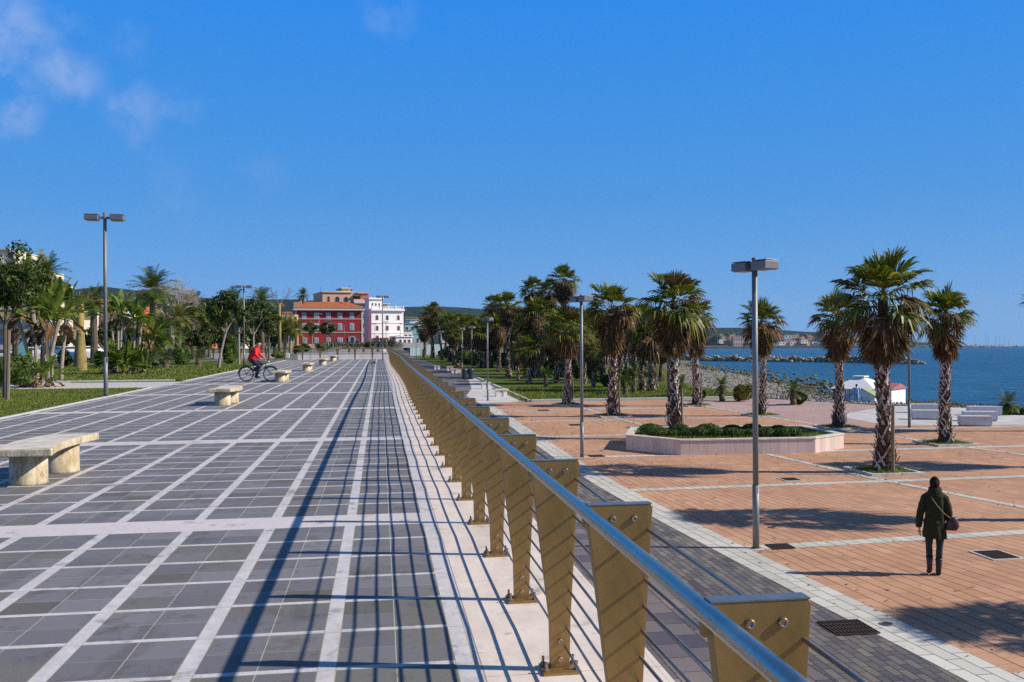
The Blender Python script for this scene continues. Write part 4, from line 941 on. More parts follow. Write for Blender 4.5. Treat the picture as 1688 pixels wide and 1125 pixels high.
fan_palm(p, H, 1.9, H * .62, .3, 301, 'tall leaning fan palm alone at the left end of the grove', 'fan palms of the grove on the lower lawn', ng=34, nd=60, boots=90, lean=(-1.7, 0))
# --- other plant builders
def pinnate(mb, o, d, L, rg, droop=.5, n=16, w=.30, mi=0):
    pts = []; p = Vector(o); dd = Vector(d).normalized(); prev = p
    side = dd.cross(Z); side = side.normalized() if side.length > .05 else Vector((1, 0, 0))
    for k in range(n + 1): pts.append(p.copy()); dd = (dd - Z * droop * 2 / n * (.4 + k / n)).normalized(); p = p + dd * L / n
    for k in range(n):
        a, b = pts[k], pts[k + 1]; t_ = (b - a).normalized(); s = side * .012 * L / 3
        mb.add([a - s, a + s, b + s * .8, b - s * .8], [(0, 1, 2, 3)], mi)
        if k < 2: continue
        ll = w * L * math.sin(math.pi * (k + .6) / (n + 1.2)) ** .6
        for sg in (-1, 1):
            for h_ in (0, .5):
                o2 = a.lerp(b, h_); u = (side * sg * .8 + t_ * .55 + Z * rg.uniform(-.1, .25)).normalized(); e = o2 + u * ll * rg.uniform(.85, 1.1) - Z * ll * .15
                wv = t_ * L * .016; mb.add([o2 - wv, o2 + wv, o2.lerp(e, .55) + wv * 1.1, e], [(0, 1, 2, 3)], mi)
def date_palm(loc, H, cr, r0, seed, label, mt='dategreen', nf=38, trunk='barkd', group='feather palms of the left park', up=80, dn=-35):
    rg = random.Random(seed); root = thing('feather_palm', loc, label, 'palm tree', group); hub = max(.25, H - cr * .62)
    tr = MB(); tr.tube([(rg.uniform(-.04, .04), rg.uniform(-.04, .04), hub * i / 8 - (.1 if i == 0 else 0)) for i in range(9)], [r0 * (1.25 - .3 * i / 8 + (.12 if i % 2 else 0)) for i in range(9)], 10); tr.build('trunk', M[trunk], root)
    cb = MB()
    for i in range(nf):
        f_ = (i + .5) / nf; el = math.radians(lerp(up, dn, f_) + rg.uniform(-6, 6)); a = i * 2.399
        d = Vector((math.cos(a) * math.cos(el), math.sin(a) * math.cos(el), math.sin(el))); pinnate(cb, (0, 0, hub), d, cr * rg.uniform(.9, 1.1), rg, .55, 13)
    cb.build('crown', M[mt], root); return root
def paddle_leaf(mb, o, d, Lp, Lb, W, rg, mi=0):
    d = d.normalized(); side = d.cross(Z); side = side.normalized() if side.length > .05 else Vector((1, 0, 0)); side = Matrix.Rotation(rg.uniform(-.7, .7), 3, d) @ side
    tip = o + d * Lp; stalk(mb, o, tip, .025, mi); p = tip; dd = d; n = 7; pts = [tip]
    for k in range(n): dd = (dd - Z * .13).normalized(); p = p + dd * Lb / n; pts.append(p)
    up = side.cross(d).normalized()
    for sg in (-1, 1):
        for k in range(n):
            w0 = W * math.sin(math.pi * min(1, (k + .25) / n)) ** .5; w1 = W * math.sin(math.pi * min(1, (k + 1.05) / (n + .4))) ** .5 * rg.uniform(.45, 1.05)
            a, b = pts[k], pts[k + 1]; u = side * sg + up * .35 - Z * rg.uniform(0, .25)
            mb.add([a, b, b + u * w1, a + u * w0], [(0, 1, 2, 3)] if sg > 0 else [(3, 2, 1, 0)], mi)
def strelitzia(loc, H, seed, label, ns=4, spread=.55, leafL=1.25, group='giant paddle leaved plants of the left park'):
    rg = random.Random(seed); root = thing('paddle_plant', loc, label, 'plant', group); cb = MB()
    for i in range(ns):
        a = i * 2.4 + seed; bx, by = .28 * math.cos(a), .28 * math.sin(a); hh = (H - leafL * 1.15) * rg.uniform(.72, 1.0); tx, ty = bx + spread * math.cos(a) * rg.uniform(.3, 1), by + spread * math.sin(a) * rg.uniform(.3, 1)
        tr = MB(); tr.tube([(lerp(bx, tx, t_ ** 1.4), lerp(by, ty, t_ ** 1.4), hh * t_ - (.05 if t_ == 0 else 0)) for t_ in (0, .25, .5, .75, 1)], [.10, .085, .075, .08, .11], 8); tr.build('stem', M['bark'], root)
        o = Vector((tx, ty, hh))
        for k in range(13):
            el = math.radians(rg.uniform(20, 86)); b = k * 2.4 + i; d = Vector((math.cos(b) * math.cos(el), math.sin(b) * math.cos(el), math.sin(el)))
            paddle_leaf(cb, o + Z * rg.uniform(-.15, .1), d, leafL * rg.uniform(.3, .6), leafL * rg.uniform(.5, .85), leafL * .125, rg)
        for k in range(4):
            b = rg.uniform(0, 6.28); d = Vector((math.cos(b), math.sin(b), -.5)); paddle_leaf(cb, o, d, leafL * .3, leafL * .5, leafL * .1, rg, 1)
    cb.build('leaves', [M['paddle'], M['palmdead']], root); return root
def branches(mb, p, d, L, r, lev, rg, tips, split=3, spread=.6, gn=.7, up=.15):
    q = p + d * L; m_ = (p + q) / 2 + Vector((rg.uniform(-1, 1), rg.uniform(-1, 1), 0)) * L * .07
    mb.tube([p, m_, q], [r, r * .82, r * .62], 6 if r > .04 else 4, caps=False)
    if lev == 0: tips.append(q); return
    for k in range(split):
        a = k * 6.283 / split + rg.uniform(-.5, .5); o = d.orthogonal().normalized(); o = Matrix.Rotation(a, 3, d) @ o
        nd_ = (d + o * spread * rg.uniform(.6, 1.25) + Z * up).normalized(); branches(mb, q, nd_, L * gn * rg.uniform(.8, 1.15), r * .6, lev - 1, rg, tips, split, spread, gn, up)
    if rg.random() < .6: tips.append(q)
def leafy_tree(loc, H, cr, trunk_h, seed, label, leaf='leafd', bark='barkd', n=3200, size=.16, r0=.09, lean=(0, 0), dense=.55, group='broadleaf trees of the left park', cz=1.0, name='broadleaf_tree'):
    rg = random.Random(seed); root = thing(name, loc, label, 'tree', group); mb = MB(); tips = []
    base = Vector((lean[0], lean[1], trunk_h)); mb.tube([(0, 0, -.1), (lean[0] * .4, lean[1] * .4, trunk_h * .5), base], [r0 * 1.25, r0, r0 * .9], 8)
    hh = H - trunk_h
    for k in range(4):
        a = k * 1.57 + rg.uniform(-.4, .4); branches(mb, base, Vector((math.cos(a) * .55, math.sin(a) * .55, 1)).normalized(), hh * .34, r0 * .6, 2, rg, tips, 3, .75, .68, .1)
    mb.build('trunk', M[bark], root); cb = MB(); c0 = Vector((lean[0], lean[1], trunk_h + hh * .5))
    cl = []
    for k in range(15):
        while True:
            v = Vector((rg.uniform(-1, 1), rg.uniform(-1, 1), rg.uniform(-1, 1)))
            if v.length < 1: break
        v *= .78; cl.append((c0 + Vector((v.x * cr, v.y * cr, v.z * hh * .5 * cz)), rg.uniform(.25, .45) * cr))
    for t_ in tips[::3]: cl.append((t_, cr * .22))
    for c, r_ in cl: leaf_quads(cb, c, (r_, r_, r_ * .8), n // len(cl), size, rg, 0, .45)
    cb.build('crown', M[leaf], root); return root
def bare_tree(loc, H, seed, label, th=.35, r0=.2, bark='twig', spread=.55, lev=5, gn=.72, split=3, group='bare trees of the left park', up=.05):
    rg = random.Random(seed); root = thing('bare_tree', loc, label, 'tree', group); mb = MB(); tips = []
    mb.tube([(0, 0, -.1), (.03, 0, H * th * .5), (0, .02, H * th)], [r0 * 1.2, r0, r0 * .85], 9); mb.build('trunk', M[bark], root)
    tw = MB()
    for k in range(4):
        a = k * 1.57 + rg.uniform(-.5, .5); branches(tw, Vector((0, .02, H * th * .97)), Vector((math.cos(a) * .6, math.sin(a) * .6, 1)).normalized(), H * (1 - th) * .34, r0 * .45, lev - 2, rg, tips, split, spread, gn, up)
    for t_ in tips:
        for k in range(3): d = Vector((rg.gauss(0, .5), rg.gauss(0, .5), rg.uniform(.1, 1))).normalized(); tw.tube([t_, t_ + d * H * .07], [.012, .004], 3, caps=False)
    tw.build('branches', M[bark], root); return root
def bush(loc, rx, rz_, seed, label, leaf='leafm', n=2200, size=.12, group='rounded bushes of the left park', name='bush'):
    rg = random.Random(seed); mb = MB()
    mb.ball((0, 0, rz_ * .9), (rx * .7, rx * .7, rz_ * .75), 10, 7, 0, .15, rg)
    for k in range(8):
        a = rg.uniform(0, 6.28); q = rx * .5; leaf_quads(mb, (q * math.cos(a), q * math.sin(a), rz_ * rg.uniform(.5, 1.35)), (rx * .5, rx * .5, rz_ * .5), n // 8, size, rg, 0, .5)
    return tag(mb.build(name, M[leaf], loc=loc), label, 'bush', group)
def gz(x, yb): p = gp(x, yb, 0); return Vector((p.x, p.y, -.03)), FPX / (p - CAM).dot(F2)
# ---------------- the left park
p, s = gz(9, 657); leafy_tree(p, (657 - 392) / s, 1.35, 2.3, 1, 'slim leafy tree at the left edge tied to wooden stakes', 'leafd', 'barkd', 5200, .13, .06, cz=1.1, group=None)
for x, yb, yt, l in ((12.5, 660, 543, 'right wooden stake at the left edge of the lawn'), (7, 657, 545, 'left wooden stake at the left edge of the lawn')):
    p, s = gz(x, yb); mb = MB(); mb.tube([(0, 0, -.1), (.05, 0, (yb - yt) / s)], [.06, .05], 8); tag(mb.build('stake', M['barkd'] if x < 9 else M['stake'], loc=p), l, 'stake')
p, s = gz(8, 641); bush(p, .95, .75, 4, 'dense bush at the left edge behind the wooden stakes', 'leafm', 3800, .11)
dl = [(28, 606, 438, 1.9, .27, 'feather palm at the left edge behind the slim tree', 'dategreen'), (155, 598, 478, 1.6, .26, 'feather palm with dark trunk beside the tall lamp', 'dategreen'), (252, 594, 450, 2.6, .27, 'tallest feather palm of the left park', 'dategreen'),
      (318, 591, 487, 1.9, .2, 'slim feather palm right of the pale bare tree', 'dategreen'), (335, 588, 503, 1.7, .22, 'feather palm behind and right of the slim one', 'dategreen'), (385, 590, 482, 2.0, .2, 'feather palm behind the dense tree near the second lamp', 'dategreen'),
      (295, 597, 506, 1.5, .2, 'yellowish feather palm behind the round bush', 'leafy'), (268, 600, 520, 2.0, .2, 'low drooping feather palm before the pale bare tree', 'dategreen'), (228, 603, 500, 1.5, .2, 'feather palm with sprawling crown beside the paddle plants', 'leafm'),
      (75, 605, 428, 1.9, .25, 'dark feather palm behind the big paddle plant', 'dategreen'), (432, 590, 480, 1.9, .2, 'dark feather palm right of the second lamp', 'dategreen')]
for i, (x, yb, yt, cr, r0, l, mt) in enumerate(dl): p, s = gz(x, yb); date_palm(p, (yb - yt) / s, cr, r0, 400 + i, l, mt)
sl_ = [(68, 633, 430, 5, .75, 1.7, 'biggest paddle leaved clump with pale stems on the near lawn'), (90, 629, 455, 3, .6, 1.5, 'leaning paddle leaved clump right of the biggest one'), (194, 606, 465, 3, .4, 1.5, 'paddle leaved plant with dark stems right of the tall lamp'), (219, 608, 470, 3, .5, 1.4, 'paddle leaved plant with pale stem before the tallest feather palm'),
       (238, 604, 512, 4, .6, 1.5, 'low broad paddle leaved clump near the park centre'), (196, 618, 560, 5, .4, 1.2, 'low leafy paddle plant right of the tall lamp foot'), (222, 617, 570, 5, .4, 1.1, 'lowest paddle plant on the lawn edge'), (62, 637, 575, 4, .3, 1.0, 'young paddle leaves at the foot of the biggest clump')]
for i, (x, yb, yt, ns, sp_, ll, l) in enumerate(sl_): p, s = gz(x, yb); strelitzia(p, (yb - yt) / s, 500 + i, l, ns, sp_, ll)
tl = [(360, 607, 477, 1.35, 2.3, 'leafd', 'bark', (.45, 0), 'tree with pale leaning trunk between the two round bushes', 5200, .20), (394, 601, 485, 1.15, 2.3, 'leafd', 'bark', (0, 0), 'tree with thin trunk just left of the second lamp', 4200, .2),
      (418, 599, 483, 1.5, 2.2, 'leafd', 'bark', (0, 0), 'dense tree right above the cyclist', 5200, .2), (443, 596, 500, 1.3, 2.2, 'leafd', 'barkd', (0, 0), 'tree right of the second lamp behind the cyclist', 3800, .2),
      (515, 581, 527, 1.35, 2.6, 'leafm', 'bark', (0, 0), 'small green tree before the left part of the red building', 3000, .26), (541, 579.5, 528, 1.45, 2.4, 'leafd', 'bark', (0, 0), 'dark tree before the middle of the red building', 3200, .26)]
for i, (x, yb, yt, cr, th, lf, bk, ln, l, n, sz) in enumerate(tl): p, s = gz(x, yb); leafy_tree(p, (yb - yt) / s, cr, th, 600 + i, l, lf, bk, n, sz, .085, ln)
p, s = gz(282, 592); bare_tree(p, (592 - 462) / s, 3, 'big bare tree with thick pale trunk in the left park', .42, .34, 'bark', .6, 6, .74)
# swollen yellow trunk with stubby branches
p, s = gz(132, 613); kr = thing('silk_floss_tree', p, 'swollen yellow trunked tree with cut stubby branches and bare twigs', 'tree'); mb = MB(); hh = (613 - 500) / s
mb.tube([(0, 0, -.1), (0, 0, .3), (.02, 0, 1.2), (.03, 0, 2.3), (.06, 0, hh)], [.40, .40, .33, .22, .17], 12); mb.tube([(.0, 0, hh * .72), (-.35, 0, hh * .78), (-.62, .05, hh * .95)], [.18, .13, .09], 8); mb.tube([(.06, 0, hh * .95), (.1, 0, hh * 1.06)], [.2, .12], 8); mb.build('trunk', M['barky'], kr, smooth=True)
tw = MB(); tp_ = []; rg = random.Random(4)
for k in range(6): a = k; branches(tw, Vector((.06, 0, hh * .96)), Vector((math.cos(a) * .9, math.sin(a) * .9, .8)).normalized(), .55, .03, 2, rg, tp_, 3, .6, .75, .1)
tw.build('branches', M['twig'], kr)
p, s = gz(461, 585); kr = thing('pollard_trunk', p, 'tall bare yellowish trunk left of the red building', 'tree'); mb = MB(); hh = (585 - 500) / s
mb.tube([(0, 0, -.1), (0, 0, hh * .5), (0, 0, hh)], [.27, .21, .18], 10); mb.build('trunk', M['barky'], kr, smooth=True); tw = MB(); tp_ = []
for k in range(5): branches(tw, Vector((0, 0, hh * .97)), Vector((math.cos(k) * .8, math.sin(k) * .8, .8)).normalized(), 1.2, .05, 2, rg, tp_, 3, .6, .75, .1)
tw.build('branches', M['twig'], kr)
for i, (x, yb, yt, l) in enumerate(((470, 583, 528, 'left one of the yellowish palms before the red building corner'), (479, 582, 524, 'middle one of the yellowish palms before the red building corner'), (488, 583, 529, 'right one of the yellowish palms before the red building corner'))):
    p, s = gz(x, yb); date_palm(p, (yb - yt) / s, 2.0, .2, 700 + i, l, 'leafy', 30, 'bark')
bl = [(299, 604, 16, 562, 'leafm', 'round bush on the lawn left of the leaning trunk'), (379, 602, 15, 560, 'leafm', 'large round bush just left of the second lamp'), (35, 637, 14, 600, 'leafm', 'bush behind the stakes beside the big paddle clump'),
      (105, 606, 14, 572, 'leafd', 'dark bush left of the yellow trunk'), (170, 603, 15, 575, 'leafd', 'dark bush right of the yellow trunk'), (492, 583, 11, 566, 'leafd', 'clipped dark bush at the far lawn, left one'), (504, 581, 9, 563, 'leafd', 'clipped dark bush at the far lawn, middle one'), (531, 580, 14, 563, 'leafd', 'clipped dark hedge bush below the dark tree'),
      (458, 592, 12, 576, 'leafm', 'low green bush left of the far trees'), (200, 606, 22, 570, 'leafd', 'wide shrub mass behind the low paddle plant')]
for i, (x, yb, hw, yt, lf, l) in enumerate(bl): p, s = gz(x, yb); bush(p, hw / s, (yb - yt) / s / 2, 800 + i, l, lf, 3000, .14)
for i, (x, yb, yt, l) in enumerate(((255, 604, 573, 'stubby young palm left of the round bush'), (273, 609, 576, 'stubby young palm touching the round bush'), (327, 605, 574, 'stubby young palm between the round bush and leaning trunk'))):
    p, s = gz(x, yb); date_palm(p, (yb - yt) / s, .75, .17, 900 + i, l, 'dategreen', 26, 'barkd', 'stubby young palms on the left lawn', 70, -10)
# background trees: dark evergreens, bare trees
bgt = []
rg = random.Random(77)
for i, (x, yb, yt) in enumerate(((175, 591, 528), (205, 590, 520), (235, 588, 515), (262, 587, 530), (285, 589, 535), (312, 587, 522), (345, 588, 520), (362, 586, 512), (392, 587, 510), (412, 585, 505), (436, 585, 515), (452, 583, 520), (330, 592, 540), (375, 592, 545), (220, 594, 545), (150, 592, 540), (100, 593, 545), (55, 594, 540))):
    p, s = gz(x, yb); bgt.append(leafy_tree(p, (yb - yt) / s, (yb - yt) / s * .36, .8, 1000 + i, 'x', 'leafd', 'barkd', 2400, .34, .15, group='dark background trees behind the left park'))
number_labels(bgt, 'dark background tree behind the left park, # in its row')
bgt = []
for i, (x, yb, yt) in enumerate(((45, 584, 515), (70, 585, 520), (100, 584, 512), (120, 583, 508), (150, 584, 515), (178, 583, 512), (200, 583, 520), (345, 583, 515), (300, 583, 520))):
    p, s = gz(x, yb); bgt.append(bare_tree(p, (yb - yt) / s, 30 + i, 'x', .22, .14, 'twig', .7, 6, .78, 3, 'brown bare trees in front of the town'))
number_labels(bgt, 'brown bare tree in front of the town, # in its row')
# plants on the right: shrubs in the grove, beach bushes
bgr = []
for i, (x, yb, yt, hw) in enumerate(((770, 601, 572, 22), (785, 604, 575, 18), (800, 602, 570, 18), (760, 596, 568, 20), (742, 592, 566, 16), (830, 606, 576, 14), (905, 622, 590, 10), (955, 626, 592, 12), (980, 632, 600, 14), (1000, 640, 612, 12), (1034, 640, 606, 12), (860, 604, 580, 16), (930, 610, 584, 16), (694, 587, 573, 8), (815, 600, 574, 20), (840, 607, 582, 14), (878, 610, 586, 16), (912, 612, 586, 16), (945, 616, 590, 14), (965, 620, 592, 14), (1015, 625, 598, 14), (1060, 625, 602, 14), (730, 590, 572, 12))):
    p = gp(x, yb, PZ); s = sat(p); bgr.append(bush((p.x, p.y, PZ - .05), hw / s, (yb - yt) / s / 2, 1100 + i, 'x', 'leafd', 2200, .2, 'dark shrubs under the grove palms'))
number_labels(bgr, 'dark shrub under the grove palms, # among them')
for i, (x, yb, yt, l) in enumerate(((1045, 650, 602, 'young palm on the grove lawn left of the planter palm'), (1030, 652, 615, 'low young palm beside the grove lawn kerb'), (1122, 656, 620, 'young palm behind the planter palm'), (900, 641, 605, 'young palm among the shaded grove trunks'), (865, 625, 598, 'short stubby palm by the grove path'),
                                    (1190, 661, 622, 'small palm on the beach edge beside the yellowish bush'), (1308, 668, 628, 'small palm on the beach edge beside the dark bush'), (1661, 683, 648, 'small spiky palm at the right edge by the sea'))):
    p = gp(x, yb, PZ); s = sat(p); date_palm((p.x, p.y, PZ - .05), (yb - yt) / s, .85, .16, 1200 + i, l, 'dategreen' if i != 5 else 'leafm', 26, 'barkd', 'small young palms near the beach and grove', 75, -25)
for i, (x, yb, hw, yt, lf, l) in enumerate(((1226, 662, 18, 627, 'leafy', 'yellowish bush on the beach edge left of the nearest lamp'), (1318, 667, 15, 637, 'leafd', 'dark round bush on the beach edge'), (1650, 683, 26, 668, 'leafm', 'low green bush at the right edge below the spiky palm'), (1684, 683, 24, 667, 'leafm', 'low green bush touching the right frame edge'), (1155, 661, 8, 640, 'leafm', 'small bush behind the bulky skirted palm'))):
    p = gp(x, yb, PZ); s = sat(p); bush((p.x, p.y, PZ - .05), hw / s, (yb - yt) / s / 2, 1300 + i, l, lf, 3000, .16, 'bushes along the beach edge')
# ------------------------------------------------------------------ buildings
M['red'] = mat('red_plaster', (.30, .018, .028), .85, var=.2, scale=.25, bump=.05)
M['trim'] = mat('pale_trim', (.58, .55, .50), .8, var=.15, scale=1)
M['tile'] = mat('roof_tiles', (.42, .115, .035), .85, var=.35, scale=1.2, col2=(.26, .07, .03))
M['peach'] = mat('peach_plaster', (.66, .42, .28), .85, var=.15, scale=.3)
M['whitep'] = mat('white_plaster', (.86, .84, .83), .8, var=.06, scale=.3)
M['cream'] = mat('cream_plaster', (.66, .60, .48), .85, var=.15, scale=.3)
M['grey'] = mat('grey_plaster', (.42, .40, .38), .85, var=.2, scale=.3)
M['teal'] = mat('teal_plaster', (.25, .55, .56), .85, var=.1)
M['yellow'] = mat('yellow_plaster', (.62, .45, .17), .85, var=.15)
M['orange'] = mat('orange_plaster', (.50, .15, .06), .85, var=.2)
M['brown'] = mat('brown_plaster', (.26, .11, .08), .85, var=.2)
M['pinkp'] = mat('pink_plaster', (.66, .42, .36), .85, var=.1)
M['shutter'] = mat('blue_shutter', (.22, .34, .48), .6, var=.15)
M['brownsh'] = mat('brown_shutter', (.10, .03, .025), .6, var=.15)
M['glass'] = mat('window_glass', (.03, .04, .06), .15, 0, var=.2)
M['flat'] = mat('flat_roof', (.38, .33, .29), .9, var=.2)
M['bluep'] = mat('blue_paint', (.03, .16, .42), .6, var=.15)
def archpoly(w, h, n=8):
    r = w / 2; return [(-r, 0), (r, 0)] + [(r * math.cos(math.pi * k / n), h - r + r * math.sin(math.pi * k / n)) for k in range(n + 1)]
def panel(mb, poly, y0, y1):
    n = len(poly); vs = [(x, y0, z) for x, z in poly] + [(x, y1, z) for x, z in poly]
    mb.add(vs, [tuple(range(n)), tuple(range(2 * n - 1, n - 1, -1))] + [(i, n + i, n + (i + 1) % n, (i + 1) % n) for i in range(n)])
class Bld:
    """a house in its own frame: x along the front, front face at y = 0, depth towards +y"""
    def __init__(s, x, D, yb, label, rz=0, group=None, z=None):
        p = dp(x, yb, D); s.o = (x, yb, D); s.r = thing('building', (p.x, p.y, p.z if z is None else z), label, 'building', group, R(rz)); s.k = (FPX / (p - CAM).dot(F2)); s.x0 = x; s.y0 = yb; s.c = math.cos(R(rz) + psi * 0)
    def X(s, px_): return (px_ - s.x0) / s.k / s.c
    def Zz(s, py_): return (s.y0 - py_) / s.k
    def box(s, name, m, x0, x1, y0, y1, d0, d1, bevel=0):
        mb = MB(); X0, X1, Z0, Z1 = s.X(x0), s.X(x1), s.Zz(y1), s.Zz(y0); mb.box(((X0 + X1) / 2, (d0 + d1) / 2, (Z0 + Z1) / 2), (abs(X1 - X0), d1 - d0, abs(Z1 - Z0))); return mb.build(name, M[m], s.r)
    def win(s, xc, y0, y1, wpx, m='shutter', arch=False, frame='trim', dy=0, side=False, open_=False):
        w = wpx / s.k / s.c; h = (y1 - y0) / s.k; x = s.X(xc); z = s.Zz(y1)
        f = MB(); fr = .16
        P = (archpoly(w + 2 * fr, h + fr) if arch else [(-w / 2 - fr, -fr), (w / 2 + fr, -fr), (w / 2 + fr, h + fr), (-w / 2 - fr, h + fr)])
        panel(f, P, -.07 + dy, .02 + dy); fo = f.build('window', M[frame], s.r, loc=(x, 0, z))
        g = MB(); P = archpoly(w, h) if arch else [(-w / 2, 0), (w / 2, 0), (w / 2, h), (-w / 2, h)]
        panel(g, P, -.10 + dy, -.072 + dy); g.build('pane', M[m], fo)
        if not arch and m == 'shutter':
            q = MB(); q.box((0, -.12 + dy, h / 2), (.07, .03, h)); q.box((0, -.12 + dy, h * .62), (w, .029, .06)); q.build('mullion', M[frame], fo)
        return fo
def hip(s, x0, x1, yE, yT, d0, d1, r0, r1, m='tile', th=.25):
    X0, X1, ZE, ZT = s.X(x0), s.X(x1), s.Zz(yE), s.Zz(yT); dm = (d0 + d1) / 2; a, b = s.X(r0), s.X(r1)
    mb = MB(); mb.add([(X0, d0, ZE), (X1, d0, ZE), (X1, d1, ZE), (X0, d1, ZE), (a, dm, ZT), (b, dm, ZT)], [(0, 1, 5, 4), (1, 2, 5), (2, 3, 4, 5), (3, 0, 4), (3, 2, 1, 0)]); return mb.build('roof', M[m], s.r)
D1 = 268
b = Bld(487, D1, 573, 'three storey dark red building with a hipped tile roof and pale corners', 9)
b.box('wall', 'red', 487, 596.5, 511, 574, .02, 6); b.box('base_course', 'trim', 486.5, 597, 568, 573.5, -.12, 6.1)
b.box('cornice', 'trim', 484, 599.5, 508, 511.8, -1.0, 7)
for y in (526, 548.6): b.box('string_course', 'trim', 486.8, 596.8, y - .5, y + .6, -.12, .02)
for x0, x1 in ((487, 489.3), (594, 596.8)): b.box('corner_pilaster', 'trim', x0, x1, 512, 567.8, -.09, .019)
hip(b, 483.3, 600.5, 508, 497, -1.1, 7.2, 509, 575); b.box('chimney', 'tile', 562.5, 564.5, 497, 504, 2, 3)
for i, x in enumerate((501, 520.5, 540, 559, 578.5)):
    b.win(x, 516.5, 525, 5.6); b.win(x, 534, 544, 5.6)
b.win(559, 558, 566.5, 7); b.win(502, 558, 566.5, 5.5); b.win(521, 558, 566.5, 5.5); b.win(540, 558, 566.5, 5.5)
f = b.win(578.5, 556, 567.5, 4.6, 'glass'); mb = MB(); w = 3.2 / b.k
for sgn in (-1, 1): mb.box((sgn * (w + .25), -.16, 1.0), (w * .9, .05, 2.05))
mb.build('open_shutters', M['shutter'], f)
sg_ = b.box('sign_board', 'bluep', 584, 590, 559.5, 562.2, -.2, -.1)
# peach building with roof terraces
D2 = 292
b = Bld(532, D2, 572, 'tall peach building with arched top windows rising behind the red one', 14)
b.box('wall', 'peach', 532, 581, 482.5, 572, 0, 16); b.box('wall', 'peach', 581.05, 611.5, 500.5, 572, -1.5, 16.1); b.box('parapet', 'peach', 531.3, 580, 480.8, 482.4, -.4, 16.2)
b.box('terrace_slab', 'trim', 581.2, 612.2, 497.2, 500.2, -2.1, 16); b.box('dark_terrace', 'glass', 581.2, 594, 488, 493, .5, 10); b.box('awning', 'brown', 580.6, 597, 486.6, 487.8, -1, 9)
b.box('terrace_wall', 'pinkp', 581.2, 611.6, 493.2, 497.1, -1.2, 12); b.box('penthouse', 'orange', 592.4, 610.8, 482.5, 493.0, 3, 13); b.box('roof_rim', 'pinkp', 591.4, 611.2, 480.8, 482.3, 2.6, 13.4)
b.box('penthouse', 'yellow', 567.5, 580.8, 474.5, 480.7, 4, 12); b.box('roof_rim', 'cream', 566.5, 581.4, 472.8, 474.4, 3.6, 12.4)
b.box('terrace_slab', 'trim', 557, 589, 478.6, 480.5, 2.5, 3.9)
for x in (563, 585.5):
    mb = MB(); mb.rings([(b.X(x), 6, b.Zz(478.5), .5, .5), (b.X(x), 6, b.Zz(475.5), .55, .55), (b.X(x), 6, b.Zz(474.6), .2, .2)], 10); mb.build('water_tank', M['bluep'], b.r, smooth=False)
b.win(542, 488.5, 497, 3.3, 'brownsh', True, 'pinkp'); b.win(556, 488.8, 497.2, 6.4, 'glass', True, 'pinkp'); b.win(570, 489, 497.2, 6.4, 'glass', True, 'pinkp')
for y in (504, 518.5, 534, 549): b.win(598, y, y + 6.5, 4.6, 'brownsh', False, 'peach', dy=-1.5)
mb = MB()
for x, y0, y1 in ((512, 0, 0),): pass
for x, yt in ((535, 472), (582.5, 467), (590, 476)):
    a = MB(); zb = b.Zz(481 if x < 560 else 474.5 if x < 585 else 480.8); a.tube([(b.X(x), 6, zb), (b.X(x), 6, b.Zz(yt))], .07, 5); a.box((b.X(x), 6, b.Zz(yt + 1.5)), (1.0, .08, .08)); a.build('aerial', M['pole'], b.r)
b = Bld(484, 296, 572, 'low peach block with roof terrace left behind the red roof', 3)
b.box('wall', 'peach', 484.5, 497, 494.5, 572, 0, 10); b.box('wall', 'pinkp', 497.05, 532, 495.5, 572, .3, 10); b.box('parapet', 'flat', 484, 498, 493, 494.4, -.3, 10.3)
p, s = gz(500, 585); pr_ = dp(500, 572, 290); date_palm((pr_.x, pr_.y, dp(500, 572, 290).z), (572 - 482) / (FPX / 295), 2.4, .3, 990, 'lone palm rising behind the red building roof', 'dategreen', 44, 'barkd', None)
# white villa
b = Bld(612.5, 276, 572, 'white building with arched brown windows and a balustraded roof', 20)
b.box('wall', 'whitep', 612.5, 665.5, 512.5, 572, 0, 7); b.box('cornice', 'whitep', 611, 666.8, 509.8, 512.4, -.7, 7.6)
for y in (532.5, 549.5): b.box('string_course', 'whitep', 612.3, 665.7, y - .5, y + .5, -.15, .0)
mb = MB()
b.box('parapet', 'whitep', 612.2, 665.8, 508.7, 509.7, -.35, 7.2); b.box('parapet_rail', 'whitep', 612.2, 665.8, 505.2, 506, -.3, -.05)
for i in range(28): b.box('baluster', 'whitep', 613 + i * 1.9, 613.7 + i * 1.9, 506.05, 508.65, -.25, -.1)
for x in (612.8, 626, 639, 652, 664.8): b.box('parapet_pier', 'whitep', x - .8, x + .8, 503.6, 508.65, -.45, .1)
b.box('tower', 'whitep', 613.5, 635.5, 493, 508.6, 2.5, 6.5); b.box('tower_cornice', 'whitep', 612.3, 636.8, 490.3, 492.9, 2.0, 7)
for x in (619, 624.5, 630): b.win(x, 499, 504, 2.2, 'glass', True, 'whitep', dy=2.5)
b.box('roof_pergola', 'trim', 637, 648.5, 499.6, 500.6, 2, 8); b.box('pergola_room', 'grey', 640, 647, 500.7, 508.6, 3, 7)
for x in (621.8, 638.5, 657): b.win(x, 519.5, 527.5, 3.9, 'brownsh', True, 'whitep'); b.win(x, 537, 545, 3.9, 'brownsh', True, 'whitep')
for x in (622, 657): b.win(x, 553.5, 558, 4, 'brownsh', False, 'whitep')
b.box('porch', 'whitep', 641, 668, 556.2, 572, -6, -.75); b.box('porch_roof', 'whitep', 640, 669, 554.6, 556.1, -6.4, -.75); b.box('veranda_roof', 'brown', 615, 640.9, 557.2, 558.6, -5, -.02)
for x in (616.5, 628, 638): b.box('veranda_post', 'trim', x - .4, x + .4, 558.65, 572, -4.7, -4.4)
for x in (648, 655.5, 662.5): b.win(x, 560.5, 568, 4, 'brownsh', False, 'whitep', dy=-6)
